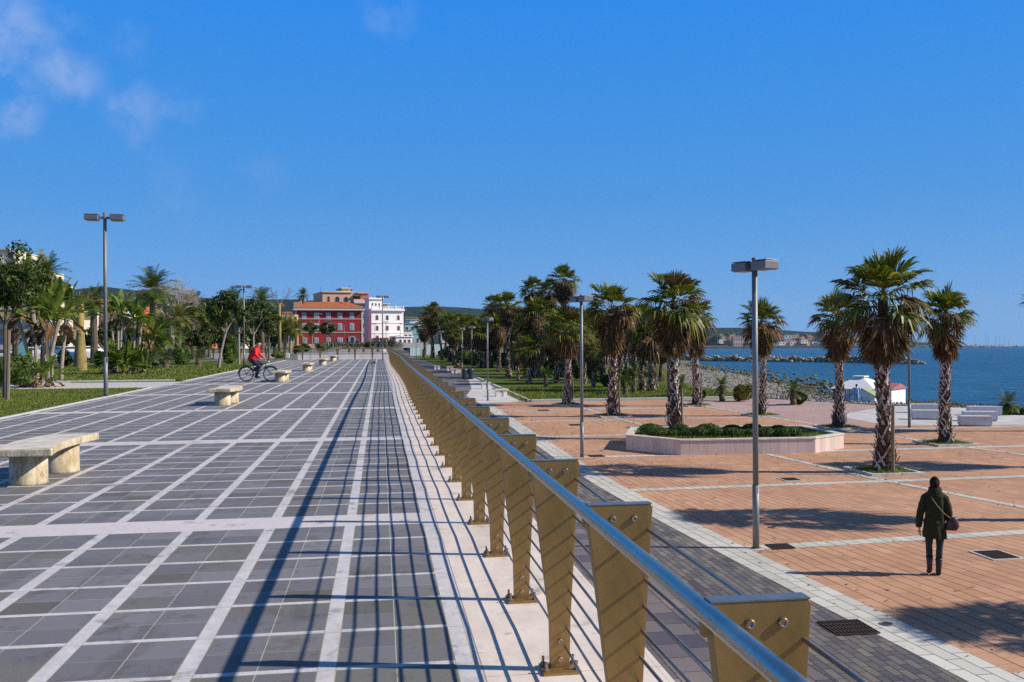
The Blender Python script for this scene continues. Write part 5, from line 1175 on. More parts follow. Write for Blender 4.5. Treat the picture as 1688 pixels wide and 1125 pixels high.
# generic houses ------------------------------------------------------------
def house(x0, x1, yT, yB, D, m, label, roof='flat', rows=2, cols=3, rz=0, depth=9, group=None, rm='tile', win='glass', base=None):
    b = Bld(x0, D, yB, label, rz, group); b.box('wall', m, x0, x1, yT, yB, 0, depth)
    if roof == 'flat': b.box('roof', rm if rm != 'tile' else 'flat', x0 - .5, x1 + .5, yT - 1.0, yT - .02, -.3, depth + .3)
    else: hip(b, x0 - 1, x1 + 1, yT - .02, yT - max(2.5, (x1 - x0) * .14), -.6, depth + .6, lerp(x0, x1, .25), lerp(x0, x1, .75), rm)
    for r_ in range(rows):
        for c_ in range(cols):
            xc = lerp(x0, x1, (c_ + .5) / cols); hh = (yB - yT) / rows; yc = yT + hh * (r_ + .28)
            b.win(xc, yc, yc + hh * .42, (x1 - x0) / cols * .36, win, False, 'trim' if m != 'whitep' else 'grey')
    return b.r
# pale apartment block at the left edge
b = Bld(-60, 112, 588, 'pale stepped apartment block at the left edge behind the trees', 0)
b.box('wall', 'cream', -60, 14, 412, 588, 0, 12); b.box('wall', 'cream', 14.1, 42, 440, 588, .6, 11.8); b.box('wall', 'cream', 44.1, 58, 462, 588, 1.2, 11.6)
b.box('roof', 'trim', -61, 15, 410, 411.9, -.5, 12.5)
for i, y in enumerate((425, 458, 491, 524, 557)):
    b.box('balcony', 'trim', -60, 60 - 6 * (i == 0) * 6, y + 10, y + 20, -1.3, -.02)
    for x in (-30, -8, 14, 38):
        if x == 38 and i == 0: continue
        b.win(x, y - 10, y + 9, 8, 'glass', False, 'trim', dy=0 if x < 28 else .6)
b.box('shop_band', 'yellow', -60, 150, 516, 529, -2.2, -1.4)
house(60, 128, 512, 588, 125, 'cream', 'low cream building behind the parked cars', 'flat', 2, 5, 0, 8)
for a in ((126, 165, 496, 570, 150, 'brown', 'reddish brown building behind the yellow trunk', 'hip', 2, 3, 'tile'), (168, 200, 512, 575, 170, 'whitep', 'small white house behind the park palms', 'flat', 2, 3, 'tile'),
          (199, 232, 497, 575, 190, 'orange', 'orange house with tiled roof behind the tallest feather palm', 'hip', 2, 3, 'tile'), (470, 486, 519, 573, 250, 'yellow', 'small ochre house at the left corner of the red building', 'flat', 2, 2, 'tile'),
          (225, 275, 520, 576, 210, 'pinkp', 'pink house behind the bare tree', 'hip', 2, 4, 'tile'), (372, 402, 522, 576, 230, 'cream', 'cream house with pale roof behind the dense trees', 'flat', 2, 3, 'tile'),
          (300, 345, 518, 575, 240, 'orange', 'low terracotta building behind the slim palms', 'hip', 2, 3, 'tile')):
    house(a[0], a[1], a[2], a[3], a[4], a[5], a[6], a[7], a[8], a[9], 0, 10, None, a[10])
# town right of the white villa
for a in ((667, 693, 534, 572, 330, 'teal', 'teal house right of the white villa', 'flat', 2, 3), (669, 690, 524, 560, 380, 'yellow', 'ochre and grey block above the teal house', 'flat', 2, 3), (676, 693, 528, 566, 350, 'whitep', 'white house beside the teal one', 'flat', 2, 2),
          (666, 680, 545, 572, 310, 'whitep', 'low white house touching the villa', 'flat', 1, 2), (694, 708, 521, 568, 400, 'brown', 'dark red house right of the small palm', 'flat', 2, 2), (693, 706, 532, 572, 340, 'brown', 'brown house behind the leaning palm', 'flat', 3, 2),
          (770, 796, 528, 560, 420, 'pinkp', 'pink house with tiled roof seen over the grove', 'hip', 2, 3), (728, 742, 530, 566, 400, 'cream', 'cream house just right of the leaning palm', 'flat', 2, 2)):
    house(a[0], a[1], a[2], a[3], a[4], a[5], a[6], a[7], a[8], a[9], 8, 10)
rh = random.Random(12); cols = ['whitep', 'cream', 'pinkp', 'peach', 'grey', 'yellow', 'orange', 'whitep']
def sprinkle(spots, label, group, roofs=('flat', 'hip', 'hip')):
    out = []
    for (x, y, w, h, D) in spots:
        m = rh.choice(cols); out.append(house(x, x + w, y - h, y, D, m, 'x', rh.choice(roofs), 1 if h < 7 else 2, 2 if w < 12 else 3, rh.uniform(-6, 14), 14, group))
    number_labels(out, label); return out
sprinkle([(x, 538 - 12 * rh.random() - (8 if x > 250 else 0), rh.uniform(8, 17), rh.uniform(6, 10), rh.uniform(620, 900)) for x in range(165, 470, 15)], 'small hillside house above the left park, # of the row', 'small houses on the hill above the left park')
sprinkle([(x, 507 - 12 * rh.random() + (4 if x > 420 else 0), rh.uniform(4, 8), rh.uniform(3, 5), rh.uniform(1500, 1900)) for x in range(236, 470, 16)], 'tiny high villa on the wooded hill, # of the scatter', 'tiny villas high on the wooded hill')
sprinkle([(x, 536 - 5 * rh.random(), rh.uniform(5, 9), rh.uniform(4, 7), rh.uniform(600, 800)) for x in range(667, 720, 7)], 'distant roof above the teal house, # of the cluster', 'distant houses right of the white villa')
sprinkle([(x, 572.5 - rh.uniform(0, 7), rh.uniform(7, 14), rh.uniform(4, 8), rh.uniform(2930, 2960)) for x in list(range(1186, 1480, 9))], 'waterfront house across the bay, # of the row', 'waterfront houses across the bay', ('flat', 'flat', 'flat', 'hip'))
sprinkle([(x, 563 - rh.uniform(0, 6), rh.uniform(6, 12), rh.uniform(4, 6), rh.uniform(3000, 3030)) for x in list(range(1190, 1470, 13))], 'house in the upper row across the bay, # of the row', 'upper row houses across the bay', ('flat', 'flat', 'hip'))
house(1209, 1225, 556, 572, 2925, 'pinkp', 'salmon palazzo with a raised centre across the bay', 'flat', 2, 4, 0, 20)
mst = []
for x, yt in ((1502, 556), (1562, 562), (1607, 552), (1625, 546), (1629, 549), (1641, 555), (1648, 551), (1656, 553), (1663, 558)):
    p = dp(x, 571, 3280); r_ = thing('sailing_boat', (p.x, p.y, p.z), 'x', 'boat', 'moored boats with tall masts in the far harbour'); mb = MB(); h = (571 - yt) * 2.2
    mb.tube([(0, 0, 0), (0, 0, h)], .45, 4); mb.build('mast', M['pole'], r_); mb = MB(); mb.prism([(-7, -1.5), (5, -2), (9, 0), (5, 2), (-7, 1.5)], -1, 1.4); mb.build('hull', M['whitep'], r_); mst.append(r_)
number_labels(mst, 'moored boat with tall mast far at the right horizon, # of them')
# fence and blue beach buildings beyond the walkway
M['fence'] = mat('fence_panel', (.24, .33, .36), .6, var=.2, scale=.6)
fr_ = thing('panel_fence', (gp(676, 588, PZ).x, gp(676, 588, PZ).y, PZ), 'blue grey panel fence beyond the end of the walkway', 'fence'); a_ = gp(676, 588, PZ); c_ = gp(762, 584, PZ)
fp = [Vector((0, 0, 0)), Vector((c_.x - a_.x, c_.y - a_.y, 0))]
d = fp[1] - fp[0]; n = 26
for k in range(n):
    q = fp[0] + d * ((k + .5) / n); mb = MB(); mb.box((0, 0, 1.6), (d.length / n - .12, .06, 3.0)); mb.build('panel', M['fence'], fr_, loc=q, rz=math.atan2(d.y, d.x))
    mb = MB(); mb.box((0, 0, 1.6), (.1, .14, 3.2)); mb.build('post', M['pole'], fr_, loc=fp[0] + d * (k / n), rz=math.atan2(d.y, d.x))
for (x0, x1, y0, y1, D, m, l) in ((672, 698, 565, 577, 290, 'bluep', 'blue beach cabin behind the panel fence, left one'), (701, 722, 567, 578, 285, 'bluep', 'white and blue beach cabin behind the panel fence'), (722, 748, 569, 579, 280, 'whitep', 'long white cabin behind the grove')):
    b = Bld(x0, D, y1 + 5, l, 0); b.box('wall', m if 'long' in l or x0 < 700 else 'whitep', x0, x1, y0 + 3, y1 + 5, 0, 6); b.box('roof', 'bluep', x0 - 1, x1 + 1, y0, y0 + 2.9, -.8, 6.5); b.win((x0 + x1) / 2, y0 + 5, y1, 4, 'glass')
for i, (x, yb, yt, hw) in enumerate(((670, 580, 558, 9), (684, 580, 560, 8), (607, 575, 562, 6), (645, 574, 558, 5))):
    p = gp(x, yb, 0 if x < 660 else PZ); s = sat(p); bush((p.x, p.y, p.z), hw / s, (yb - yt) / s / 2, 1500 + i, ('dark rounded tree left before the blue cabins', 'dark rounded tree before the blue cabins, right one', 'shrub in the gap between the red and white buildings', 'shrub on the terrace side of the white villa')[i], 'leafd', 2600, .3, 'dark shrubs before the villa and cabins')
hb = MB(); rg = random.Random(6)
for k in range(16): x = 536 + k * 8; p = gp(x, 574.5, 0); leaf_quads(hb, (p.x, p.y + rg.uniform(-1, 1), .8), (1.6, 1, .9), 260, .3, rg)
tag(hb.build('hedge', M['leafd']), 'low dark hedge running in front of the red and white buildings', 'hedge')
# ------------------------------------------------------------------ beach kiosk
KP = gp(1416, 668, -3.57); ks = sat(KP); kx = lambda x: (x - 1416) / ks; kz = lambda y: (668 - y) / ks
M['boards'] = mat('white_boards', (.78, .78, .80), .6, var=.1, scale=2, streak=(1, 1, 8)); M['redtrim'] = mat('red_paint', (.38, .02, .05), .6); M['rroof'] = mat('red_roof', (.40, .15, .15), .7, var=.3); M['groof'] = mat('green_roof', (.28, .38, .20), .7)
k_ = thing('beach_kiosk', (KP.x, KP.y, -3.57), 'white beach kiosk with a pyramid roof between the palms', 'kiosk', None, R(-50))
mb = MB(); mb.box(((kx(1376) + kx(1438)) / 2, 2.0, kz(655) - .4), (kx(1438) - kx(1376), 4.0, 2 * kz(655) + .8)); mb.build('wall', M['boards'], k_)
mb = MB(); X0, X1 = kx(1370), kx(1444); zE, zT = kz(641.5), kz(624.5); cx_, cy_ = kx(1403), 2.0
mb.add([(X0, -.4, zE), (X1, -.4, zE), (X1, 4.4, zE), (X0, 4.4, zE), (cx_ - .35, cy_ - .35, zT), (cx_ + .35, cy_ - .35, zT), (cx_ + .35, cy_ + .35, zT), (cx_ - .35, cy_ + .35, zT)], [(0, 1, 5, 4), (1, 2, 6, 5), (2, 3, 7, 6), (3, 0, 4, 7), (4, 5, 6, 7), (3, 2, 1, 0)]); mb.build('roof', M['boards'], k_)
mb = MB(); mb.box((cx_, cy_, zT + .1), (1.0, 1.0, .1)); mb.build('roof_cap', M['boards'], k_)
mb = MB(); mb.box((kx(1424), -.03, zE - .12), (kx(1440) - kx(1408), .05, .2)); mb.build('yellow_fascia', M['yellow'], k_)
mb = MB(); mb.box((kx(1374.6), .1, kz(655)), (.12, .3, 2 * kz(655))); mb.build('red_corner_post', M['redtrim'], k_)
mb = MB()
for q in range(9): mb.box((lerp(kx(1380), kx(1434), q / 8), -.012, kz(655)), (.03, .02, 2 * kz(656.5)))
mb.build('board_joints', M['grey'], k_)
k2 = thing('beach_hut', (KP.x + .70 * kx(1447), KP.y - .84 * kx(1447) + .4, -3.57), 'white boarded hut with a low red roof right of the kiosk', 'hut', None, R(-50))
mb = MB(); mb.box((0, 1.6, kz(655) * 1.02 - .4), (kx(1486) - kx(1440), 3.2, 2.04 * kz(655) + .8)); mb.build('wall', M['boards'], k2)
mb = MB(); w = (kx(1487) - kx(1436)) / 2; zz = 2.04 * kz(655) + .01; mb.add([(-w, -.2, zz), (w, -.2, zz), (w, 3.4, zz), (-w, 3.4, zz), (-w, 1.6, zz + .45), (w, 1.6, zz + .45)], [(0, 1, 5, 4), (2, 3, 4, 5), (0, 4, 3), (1, 2, 5), (3, 2, 1, 0)]); mb.build('roof', M['rroof'], k2)
mb = MB(); mb.box((w * .45, -.02, kz(655)), (.75, .05, 1.9 * kz(655))); mb.build('door', M['boards'], k2); mb = MB(); mb.box((w * .45, -.055, kz(655)), (.66, .02, 1.8 * kz(655))); mb.build('door_panel', M['trim'], k2)
k3 = thing('storage_shed', (KP.x + .70 * kx(1424) - .9, KP.y - .84 * kx(1424) - 1.3, -3.57), 'small white shed with a pale green gable roof before the kiosk', 'shed', None, R(-50))
mb = MB(); w = .95; h = kz(655) * 1.35; mb.add([(-w, 0, 0), (w, 0, 0), (w, 0, h), (0, 0, h + .5), (-w, 0, h), (-w, 1.6, 0), (w, 1.6, 0), (w, 1.6, h), (0, 1.6, h + .5), (-w, 1.6, h)], [(0, 1, 2, 3, 4), (9, 8, 7, 6, 5), (1, 6, 7, 2), (5, 0, 4, 9), (0, 5, 6, 1)]); mb.build('wall', M['boards'], k3)
mb = MB(); w2 = w + .15; h2 = h - .06; mb.add([(-w2, -.15, h2), (0, -.15, h + .54), (w2, -.15, h2), (-w2, 1.75, h2), (0, 1.75, h + .54), (w2, 1.75, h2)], [(0, 1, 4, 3), (1, 2, 5, 4)]); ro = mb.build('roof', M['groof'], k3); sm = ro.modifiers.new('thick', 'SOLIDIFY'); sm.thickness = .05; sm.offset = 1
mb = MB(); mb.box((0, -.03, h * .48), (.95, .05, h * .88)); mb.build('door', M['boards'], k3); mb = MB(); mb.box((0, -.065, h * .48), (.03, .02, h * .86)); mb.build('door_joint', M['grey'], k3)
# ------------------------------------------------------------------ cars, signs on the left
def carmat(n, c): return mat(n, c, .3, .1, var=.05, bump=0)
M['cw'] = carmat('car_white', (.7, .7, .72)); M['cb'] = carmat('car_blue', (.05, .14, .30)); M['cg'] = carmat('car_grey', (.3, .32, .35)); M['ck'] = carmat('car_dark', (.04, .05, .06)); M['tyre'] = mat('tyre_rubber', (.02, .02, .02), .9); M['rim'] = mat('wheel_rim', (.4, .4, .42), .35, .8)
def car(x, yb, m, rz, label):
    p, s = gz(x, yb); r_ = thing('parked_car', p, label, 'car', 'cars parked behind the left park', R(rz))
    prof = [(-2.1, .35), (-2.15, .75), (-2.0, .95), (-1.25, 1.0), (-.65, 1.42), (.75, 1.45), (1.45, 1.02), (2.0, .95), (2.15, .7), (2.1, .35)]
    mb = MB(); n = len(prof); vs = []
    for (x_, z_) in prof: w = .84 if z_ < 1.05 else .66; vs.append((x_, -w, z_))
    for (x_, z_) in prof: w = .84 if z_ < 1.05 else .66; vs.append((x_, w, z_))
    mb.add(vs, [tuple(range(n)), tuple(range(2 * n - 1, n - 1, -1))] + [(i, n + i, n + (i + 1) % n, (i + 1) % n) for i in range(n)]); mb.build('body', m, r_, bevel=.05)
    for sgn in (-1, 1):
        g = MB(); g.add([(-1.1, sgn * .80, 1.04), (1.2, sgn * .80, 1.06), (.68, sgn * .685, 1.38), (-.58, sgn * .685, 1.36)], [(0, 1, 2, 3)]); go = g.build('side_window', M['glass'], r_); q = go.modifiers.new('thick', 'SOLIDIFY'); q.thickness = .03; q.offset = 0
        for wx in (-1.3, 1.35):
            w = MB(); w.torus((0, 0, 0), .24, .09, 'y', 18, 8); wo = w.build('wheel', M['tyre'], r_, loc=(wx, sgn * .76, .32), smooth=True); w = MB(); w.tube([(0, -.05, 0), (0, .05, 0)], .18, 14); w.build('rim', M['rim'], wo)
        h = MB(); h.box((2.1, sgn * .6, .72), (.1, .3, .14)); h.build('headlight', M['lens'], r_); h = MB(); h.box((-2.1, sgn * .6, .78), (.1, .3, .14)); h.build('tail_light', M['redtrim'], r_)
    for x0, x1, z0, z1 in ((1.40, .80, 1.07, 1.41), (-1.20, -.70, 1.03, 1.38)):
        g = MB(); g.add([(x0, -.66, z0), (x0, .66, z0), (x1, .58, z1), (x1, -.58, z1)], [(0, 1, 2, 3)]); g.v = [(a + (.03 if x0 > 0 else -.03), b_, c_ + .02) for a, b_, c_ in g.v]; g.build('windscreen' if x0 > 0 else 'rear_window', M['glass'], r_)
for i, (x, yb, m, l) in enumerate(((40, 604, 'cw', 'white car parked at the left, nearest to the parking sign'), (82, 600, 'cb', 'dark blue car seen between the pale paddle plant stems'), (112, 597, 'cw', 'white car left of the yellow trunk'), (50, 594, 'cg', 'grey car behind the parking sign'), (146, 596, 'cw', 'white car right of the yellow trunk'), (170, 595, 'ck', 'dark car behind the tall lamp pole'), (135, 592, 'cg', 'grey car behind the yellow trunk'))):
    car(x, yb, M[m], 10 + 5 * i, l)
M['signblue'] = mat('sign_blue', (.02, .09, .42), .5, var=.05, bump=0); M['signwhite'] = mat('sign_white', (.75, .76, .78), .5, var=.05, bump=0)
p, s = gz(53, 611); r_ = thing('parking_sign', p, 'blue parking sign above a white notice on a thin post', 'sign', None, 0); mb = MB(); mb.tube([(0, 0, 0), (0, 0, (611 - 548) / s)], .03, 8); mb.build('post', M['pole'], r_)
mb = MB(); mb.box((0, -.05, (611 - 552.3) / s), (.32, .03, .24)); sp_o = mb.build('sign_board', M['signblue'], r_)
mb = MB(); z0 = (611 - 552.3) / s; mb.box((-.05, -.07, z0), (.035, .008, .17)); mb.box((.01, -.07, z0 + .07), (.086, .008, .03)); mb.box((.01, -.07, z0), (.086, .008, .03)); mb.box((.05, -.0705, z0 + .035), (.035, .008, .10)); mb.build('letter_p', M['signwhite'], sp_o)
mb = MB(); mb.box((0, -.05, (611 - 560.5) / s), (.52, .03, .40)); mb.build('notice', M['signwhite'], r_)
mb = MB(); z0 = (611 - 560.5) / s; mb.box((0, -.068, z0 - .02), (.26, .006, .05)); mb.box((.02, -.0685, z0 + .02), (.16, .006, .04)); mb.build('pictogram', M['tyre'], r_)
p, s = gz(37, 612); r_ = thing('information_board', p, 'pale blue information board on the left park path', 'sign'); mb = MB(); mb.box((0, 0, 1.0), (.42, .08, 2.0)); mb.build('board', M['teal'], r_); mb = MB(); mb.box((0, 0, 2.03), (.5, .14, .06)); mb.build('cap', M['pole'], r_)
# ------------------------------------------------------------------ people, bicycle, birds
def skinmesh(name, pts, edges, rad, m, parent=None, sub=2, root=0):
    me = bpy.data.meshes.new(name); me.from_pydata([tuple(p) for p in pts], edges, []); o = bpy.data.objects.new(name, me); COL.objects.link(o)
    sk = o.modifiers.new('skin', 'SKIN'); sk.use_smooth_shade = True
    for i, r_ in enumerate(rad):
        v = me.skin_vertices[0].data[i]; v.radius = r_ if isinstance(r_, tuple) else (r_, r_); v.use_root = (i == root)
    sb = o.modifiers.new('sub', 'SUBSURF'); sb.levels = sub; sb.render_levels = sub
    bpy.context.view_layer.update(); dg = bpy.context.evaluated_depsgraph_get(); nm = bpy.data.meshes.new_from_object(o.evaluated_get(dg))
    bpy.data.objects.remove(o); o = bpy.data.objects.new(name, nm); COL.objects.link(o); nm.materials.clear(); nm.materials.append(m)
    nm.polygons.foreach_set('use_smooth', [True] * len(nm.polygons))
    if parent: o.parent = parent
    return o
M['skin'] = mat('skin', (.52, .28, .19), .55, var=.1, scale=20, bump=.03)
M['coat'] = mat('dark_green_coat', (.030, .034, .015), .9, var=.35, scale=7, bump=.7, spec=.2)
M['leggings'] = mat('dark_leggings', (.013, .017, .028), .8, var=.3, scale=12)
M['boots'] = mat('black_boots', (.012, .010, .010), .5, var=.3, scale=14)
M['hair'] = mat('dark_brown_hair', (.030, .010, .006), .85, var=.5, scale=30, bump=.7, streak=(1, 1, .3), spec=.15)
M['bag'] = mat('maroon_leather', (.050, .015, .018), .4, var=.3, scale=15, bump=.3); M['strap'] = mat('pale_strap', (.30, .22, .14), .5)
def hand(pos, d, side, parent, L=.17):
    """palm, four separate fingers and a thumb, gently curled"""
    d = Vector(d).normalized(); side = Vector(side).normalized(); n = d.cross(side).normalized(); P = Vector(pos)
    pts = [P, P + d * L * .28, P + d * L * .5]; ed = [(0, 1), (1, 2)]; rd = [(.024, .016), (.036, .017), (.034, .014)]
    for k, (off, ln) in enumerate(((-.026, .40), (-.009, .47), (.009, .44), (.026, .34))):
        a = P + d * L * .5 + side * off; b = a + d * L * ln * .5 + n * L * .05; c = b + d * L * ln * .42 + n * L * .14; i = len(pts); pts += [a, b, c]; ed += [(2, i), (i, i + 1), (i + 1, i + 2)]; rd += [.0095, .0088, .0068]
    i = len(pts); a = P + d * L * .2 - side * .036; pts += [a, a + d * L * .22 - side * .018 + n * .012, a + d * L * .40 - side * .016 + n * .026]; ed += [(1, i), (i, i + 1), (i + 1, i + 2)]; rd += [.012, .0105, .008]
    return pts, ed, rd
def add_chain(P, E, Rr, base, pts, rad):
    i0 = len(P); prev = base
    for k, (p, r_) in enumerate(zip(pts, rad)): P.append(Vector(p)); Rr.append(r_); E.append((prev, i0 + k)); prev = i0 + k
    return len(P) - 1
# --- the woman, seen from behind, walking away
wp = gp(1541.5, 948, PZ); W0 = thing('person', (wp.x, wp.y, PZ), 'woman from behind in a dark green hooded coat, leggings and boots', 'person', None, -R(8) - .30); W0.scale = (.86, .90, 1.0)
H_ = 1.0
P = [Vector((0, 0, .92))]; E_ = []; Q = [(.13, .10)]
t1 = add_chain(P, E_, Q, 0, [(0, 0, 1.05), (0, .0, 1.22), (0, -.005, 1.36), (0, .0, 1.43), (0, .015, 1.49)], [(.115, .09), (.13, .10), (.12, .085), (.055, .055), (.05, .052)])
add_chain(P, E_, Q, t1, [(0, .02, 1.545), (0, .03, 1.60), (0, .03, 1.645)], [(.07, .082), (.078, .095), (.055, .068)])
# legs: left (viewer's left) lifts its heel, right stands
add_chain(P, E_, Q, 0, [(-.10, .0, .84), (-.105, .01, .66), (-.105, .05, .50), (-.105, .0, .33), (-.11, -.06, .17), (-.11, -.065, .12), (-.115, .03, .075)], [.088, .074, .050, .044, .036, .036, .032])
add_chain(P, E_, Q, 0, [(.095, .0, .84), (.098, .015, .66), (.088, .02, .48), (.075, .0, .30), (.062, -.02, .12), (.06, -.02, .07), (.065, .08, .035)], [.088, .074, .050, .046, .036, .038, .032])
# arms hang down, slightly bent
aL = add_chain(P, E_, Q, 3, [(-.15, 0, 1.355), (-.235, -.01, 1.20), (-.275, .0, 1.05), (-.285, .03, .92), (-.285, .06, .80)], [.062, .052, .042, .036, .026])
aR = add_chain(P, E_, Q, 3, [(.15, 0, 1.355), (.235, -.005, 1.20), (.262, .02, 1.06), (.22, .13, 1.0), (.16, .20, .99)], [.062, .052, .042, .036, .026])
for base, pos, d, sd in ((aL, (-.285, .06, .80), (.0, .12, -1), (0, 1, .1)), (aR, (.16, .20, .99), (-1, .3, .1), (0, .2, 1))):
    hp, he, hr = hand(pos, d, sd, None, .165); i0 = len(P); P += hp; Q += hr; E_ += [(a + i0, b + i0) for a, b in he]; E_.append((base, i0))
body = skinmesh('body', P, E_, Q, M['skin'], W0)
ns_ = MB(); ns_.ball((0, .118, 1.585), (.013, .02, .022), 8, 6); ns_.build('nose', M['skin'], body, smooth=True)
for sx in (-1, 1):
    e = MB(); e.ball((sx * .082, .015, 1.585), (.012, .022, .034), 8, 6); e.build('ear', M['skin'], body, smooth=True)
    e = MB(); e.ball((sx * .03, .105, 1.60), (.013, .008, .008), 8, 6); e.build('eye', M['signwhite'], body, smooth=True)
e = MB(); e.ball((0, .108, 1.543), (.024, .008, .007), 8, 6); e.build('mouth', M['redtrim'], body, smooth=True)
# hair: a gathered mass with a low bun
hb = MB(); hb.ball((0, .005, 1.615), (.098, .108, .108), 18, 12, 0, .035, random.Random(2)); hb.ball((.0, -.085, 1.60), (.062, .05, .07), 12, 9, 0, .05, random.Random(3)); hb.ball((0, -.03, 1.695), (.055, .055, .035), 12, 8, 0, .08, random.Random(5))
hb.build('hair', M['hair'], W0, smooth=True)
# coat: body with waist seam and flared skirt, sleeves, shoulders
rc = random.Random(4)
def fold(th, z, seed): return .010 * math.sin(th * 7 + seed + z * 6) * (1.4 if z < 1.05 else .6) + .006 * math.sin(z * 40 + th * 3)
secs = [(.655, .222, .175), (.665, .226, .18), (.74, .218, .175), (.84, .205, .168), (.93, .19, .155), (1.00, .178, .142), (1.025, .174, .138), (1.05, .180, .144), (1.15, .190, .150), (1.25, .202, .152), (1.33, .205, .140), (1.385, .182, .120), (1.43, .125, .10), (1.46, .095, .09)]
cm = MB(); n = 40; vs = []
for (z, rx, ry) in secs:
    for k in range(n):
        th = 6.2832 * k / n; q = 1 + fold(th, z, 1) / .18; vs.append((rx * q * math.cos(th), ry * q * math.sin(th) + .0, z + .006 * math.sin(th * 2)))
cm.add(vs, [(i * n + k, i * n + (k + 1) % n, (i + 1) * n + (k + 1) % n, (i + 1) * n + k) for i in range(len(secs) - 1) for k in range(n)] + [tuple(range(n - 1, -1, -1)), tuple((len(secs) - 1) * n + k for k in range(n))])
cm.build('coat', M['coat'], W0, smooth=True)
for nm, pts in (('sleeve', [(-.10, 0, 1.375), (-.185, -.005, 1.335), (-.238, -.01, 1.20), (-.276, -.002, 1.06), (-.295, .022, .93), (-.298, .045, .83)]), ('sleeve', [(.10, 0, 1.375), (.185, -.005, 1.335), (.238, -.005, 1.20), (.266, .02, 1.07), (.24, .11, 1.01), (.18, .17, .995)])):
    s_ = MB(); pp = []; rr_ = []
    for i in range(len(pts) - 1):
        for q in range(4): t_ = q / 4; pp.append(Vector(pts[i]).lerp(Vector(pts[i + 1]), t_)); u = (i + t_) / (len(pts) - 1); rr_.append(lerp(.092, .062, u ** .7) * (1 + .05 * math.sin(u * 38)))
    pp.append(Vector(pts[-1])); rr_.append(.058); s_.tube(pp, rr_, 14); s_.build(nm, M['coat'], W0, smooth=True)
hd = MB(); vs = []
for (z, rx, ry, yy) in ((1.34, .10, .035, -.125), (1.37, .135, .065, -.105), (1.42, .145, .09, -.07), (1.47, .135, .095, -.045), (1.52, .122, .092, -.03), (1.545, .108, .085, -.015), (1.53, .085, .07, -.01)):
    vs += [(rx * (1 + .04 * math.sin(k * 3.1 + z * 50)) * math.cos(6.2832 * k / 24), yy + ry * math.sin(6.2832 * k / 24), z) for k in range(24)]
hd.add(vs, [(i * 24 + k, i * 24 + (k + 1) % 24, (i + 1) * 24 + (k + 1) % 24, (i + 1) * 24 + k) for i in range(6) for k in range(24)] + [tuple(range(23, -1, -1))]); hd.build('hood', M['coat'], W0, smooth=True)
sm_ = MB(); sm_.tube([(.186 * math.cos(a), .150 * math.sin(a), 1.022) for a in [k * 6.2832 / 28 for k in range(29)]], .006, 6); sm_.build('waist_seam', M['coat'], W0)
for leg in ([(-.10, .0, .86), (-.105, .01, .66), (-.105, .05, .50), (-.105, .02, .40), (-.105, -.01, .30)], [(.095, .0, .86), (.098, .015, .66), (.088, .02, .48), (.080, .015, .38), (.073, .0, .27)]):
    l_ = MB(); l_.tube(leg, [.105, .084, .062, .064, .056], 14); l_.build('legging', M['leggings'], W0, smooth=True)
for i, (leg, toe) in enumerate((([(-.105, .0, .33), (-.108, -.03, .25), (-.11, -.06, .17), (-.11, -.065, .11)], [(-.11, -.10, .11), (-.112, -.05, .09), (-.116, .03, .055), (-.12, .10, .035)]), ([(.073, -.002, .29), (.068, -.01, .20), (.062, -.02, .11), (.06, -.02, .06)], [(.06, -.055, .05), (.061, -.01, .05), (.066, .08, .042), (.07, .16, .032)]))):
    b_ = MB(); b_.tube(leg, [.064, .060, .052, .050], 14); b_.tube(leg[:1] + [Vector(leg[0]) - Z * .03], [.070, .068], 14); b_.tube(toe, [.046, .050, .046, .028], 12, flat=.95); b_.build('boot', M['boots'], W0, smooth=True)
bg_ = thing('shoulder_bag', W0.location, 'dark maroon shoulder bag on a thin pale strap against the green coat', 'bag', None, W0.rotation_euler.z)
bm = MB(); vs = []
for (z, rx, ry) in ((.80, .075, .035), (.815, .10, .055), (.87, .115, .065), (.94, .10, .055), (1.0, .07, .035), (1.03, .05, .022)):
    vs += [(.245 + rx * (1 + .05 * math.sin(k * 2.3 + z * 60)) * math.cos(6.2832 * k / 20) + (.86 - z) * -.15, .02 + ry * math.sin(6.2832 * k / 20), z) for k in range(20)]
bm.add(vs, [(i * 20 + k, i * 20 + (k + 1) % 20, (i + 1) * 20 + (k + 1) % 20, (i + 1) * 20 + k) for i in range(5) for k in range(20)] + [tuple(range(19, -1, -1)), tuple(range(100, 120))]); bm.v = [(x + .02, y - .05, z) for x, y, z in bm.v]
bm.build('bag_body', M['bag'], bg_, smooth=True)
st = MB(); st.tube([(.235, -.09, 1.02), (.12, -.172, 1.12), (.02, -.178, 1.24), (-.05, -.17, 1.34), (-.085, -.11, 1.41), (-.10, .0, 1.43), (-.05, .12, 1.36), (.1, .17, 1.2), (.22, .06, 1.03)], .007, 6); st.build('strap', M['strap'], bg_)
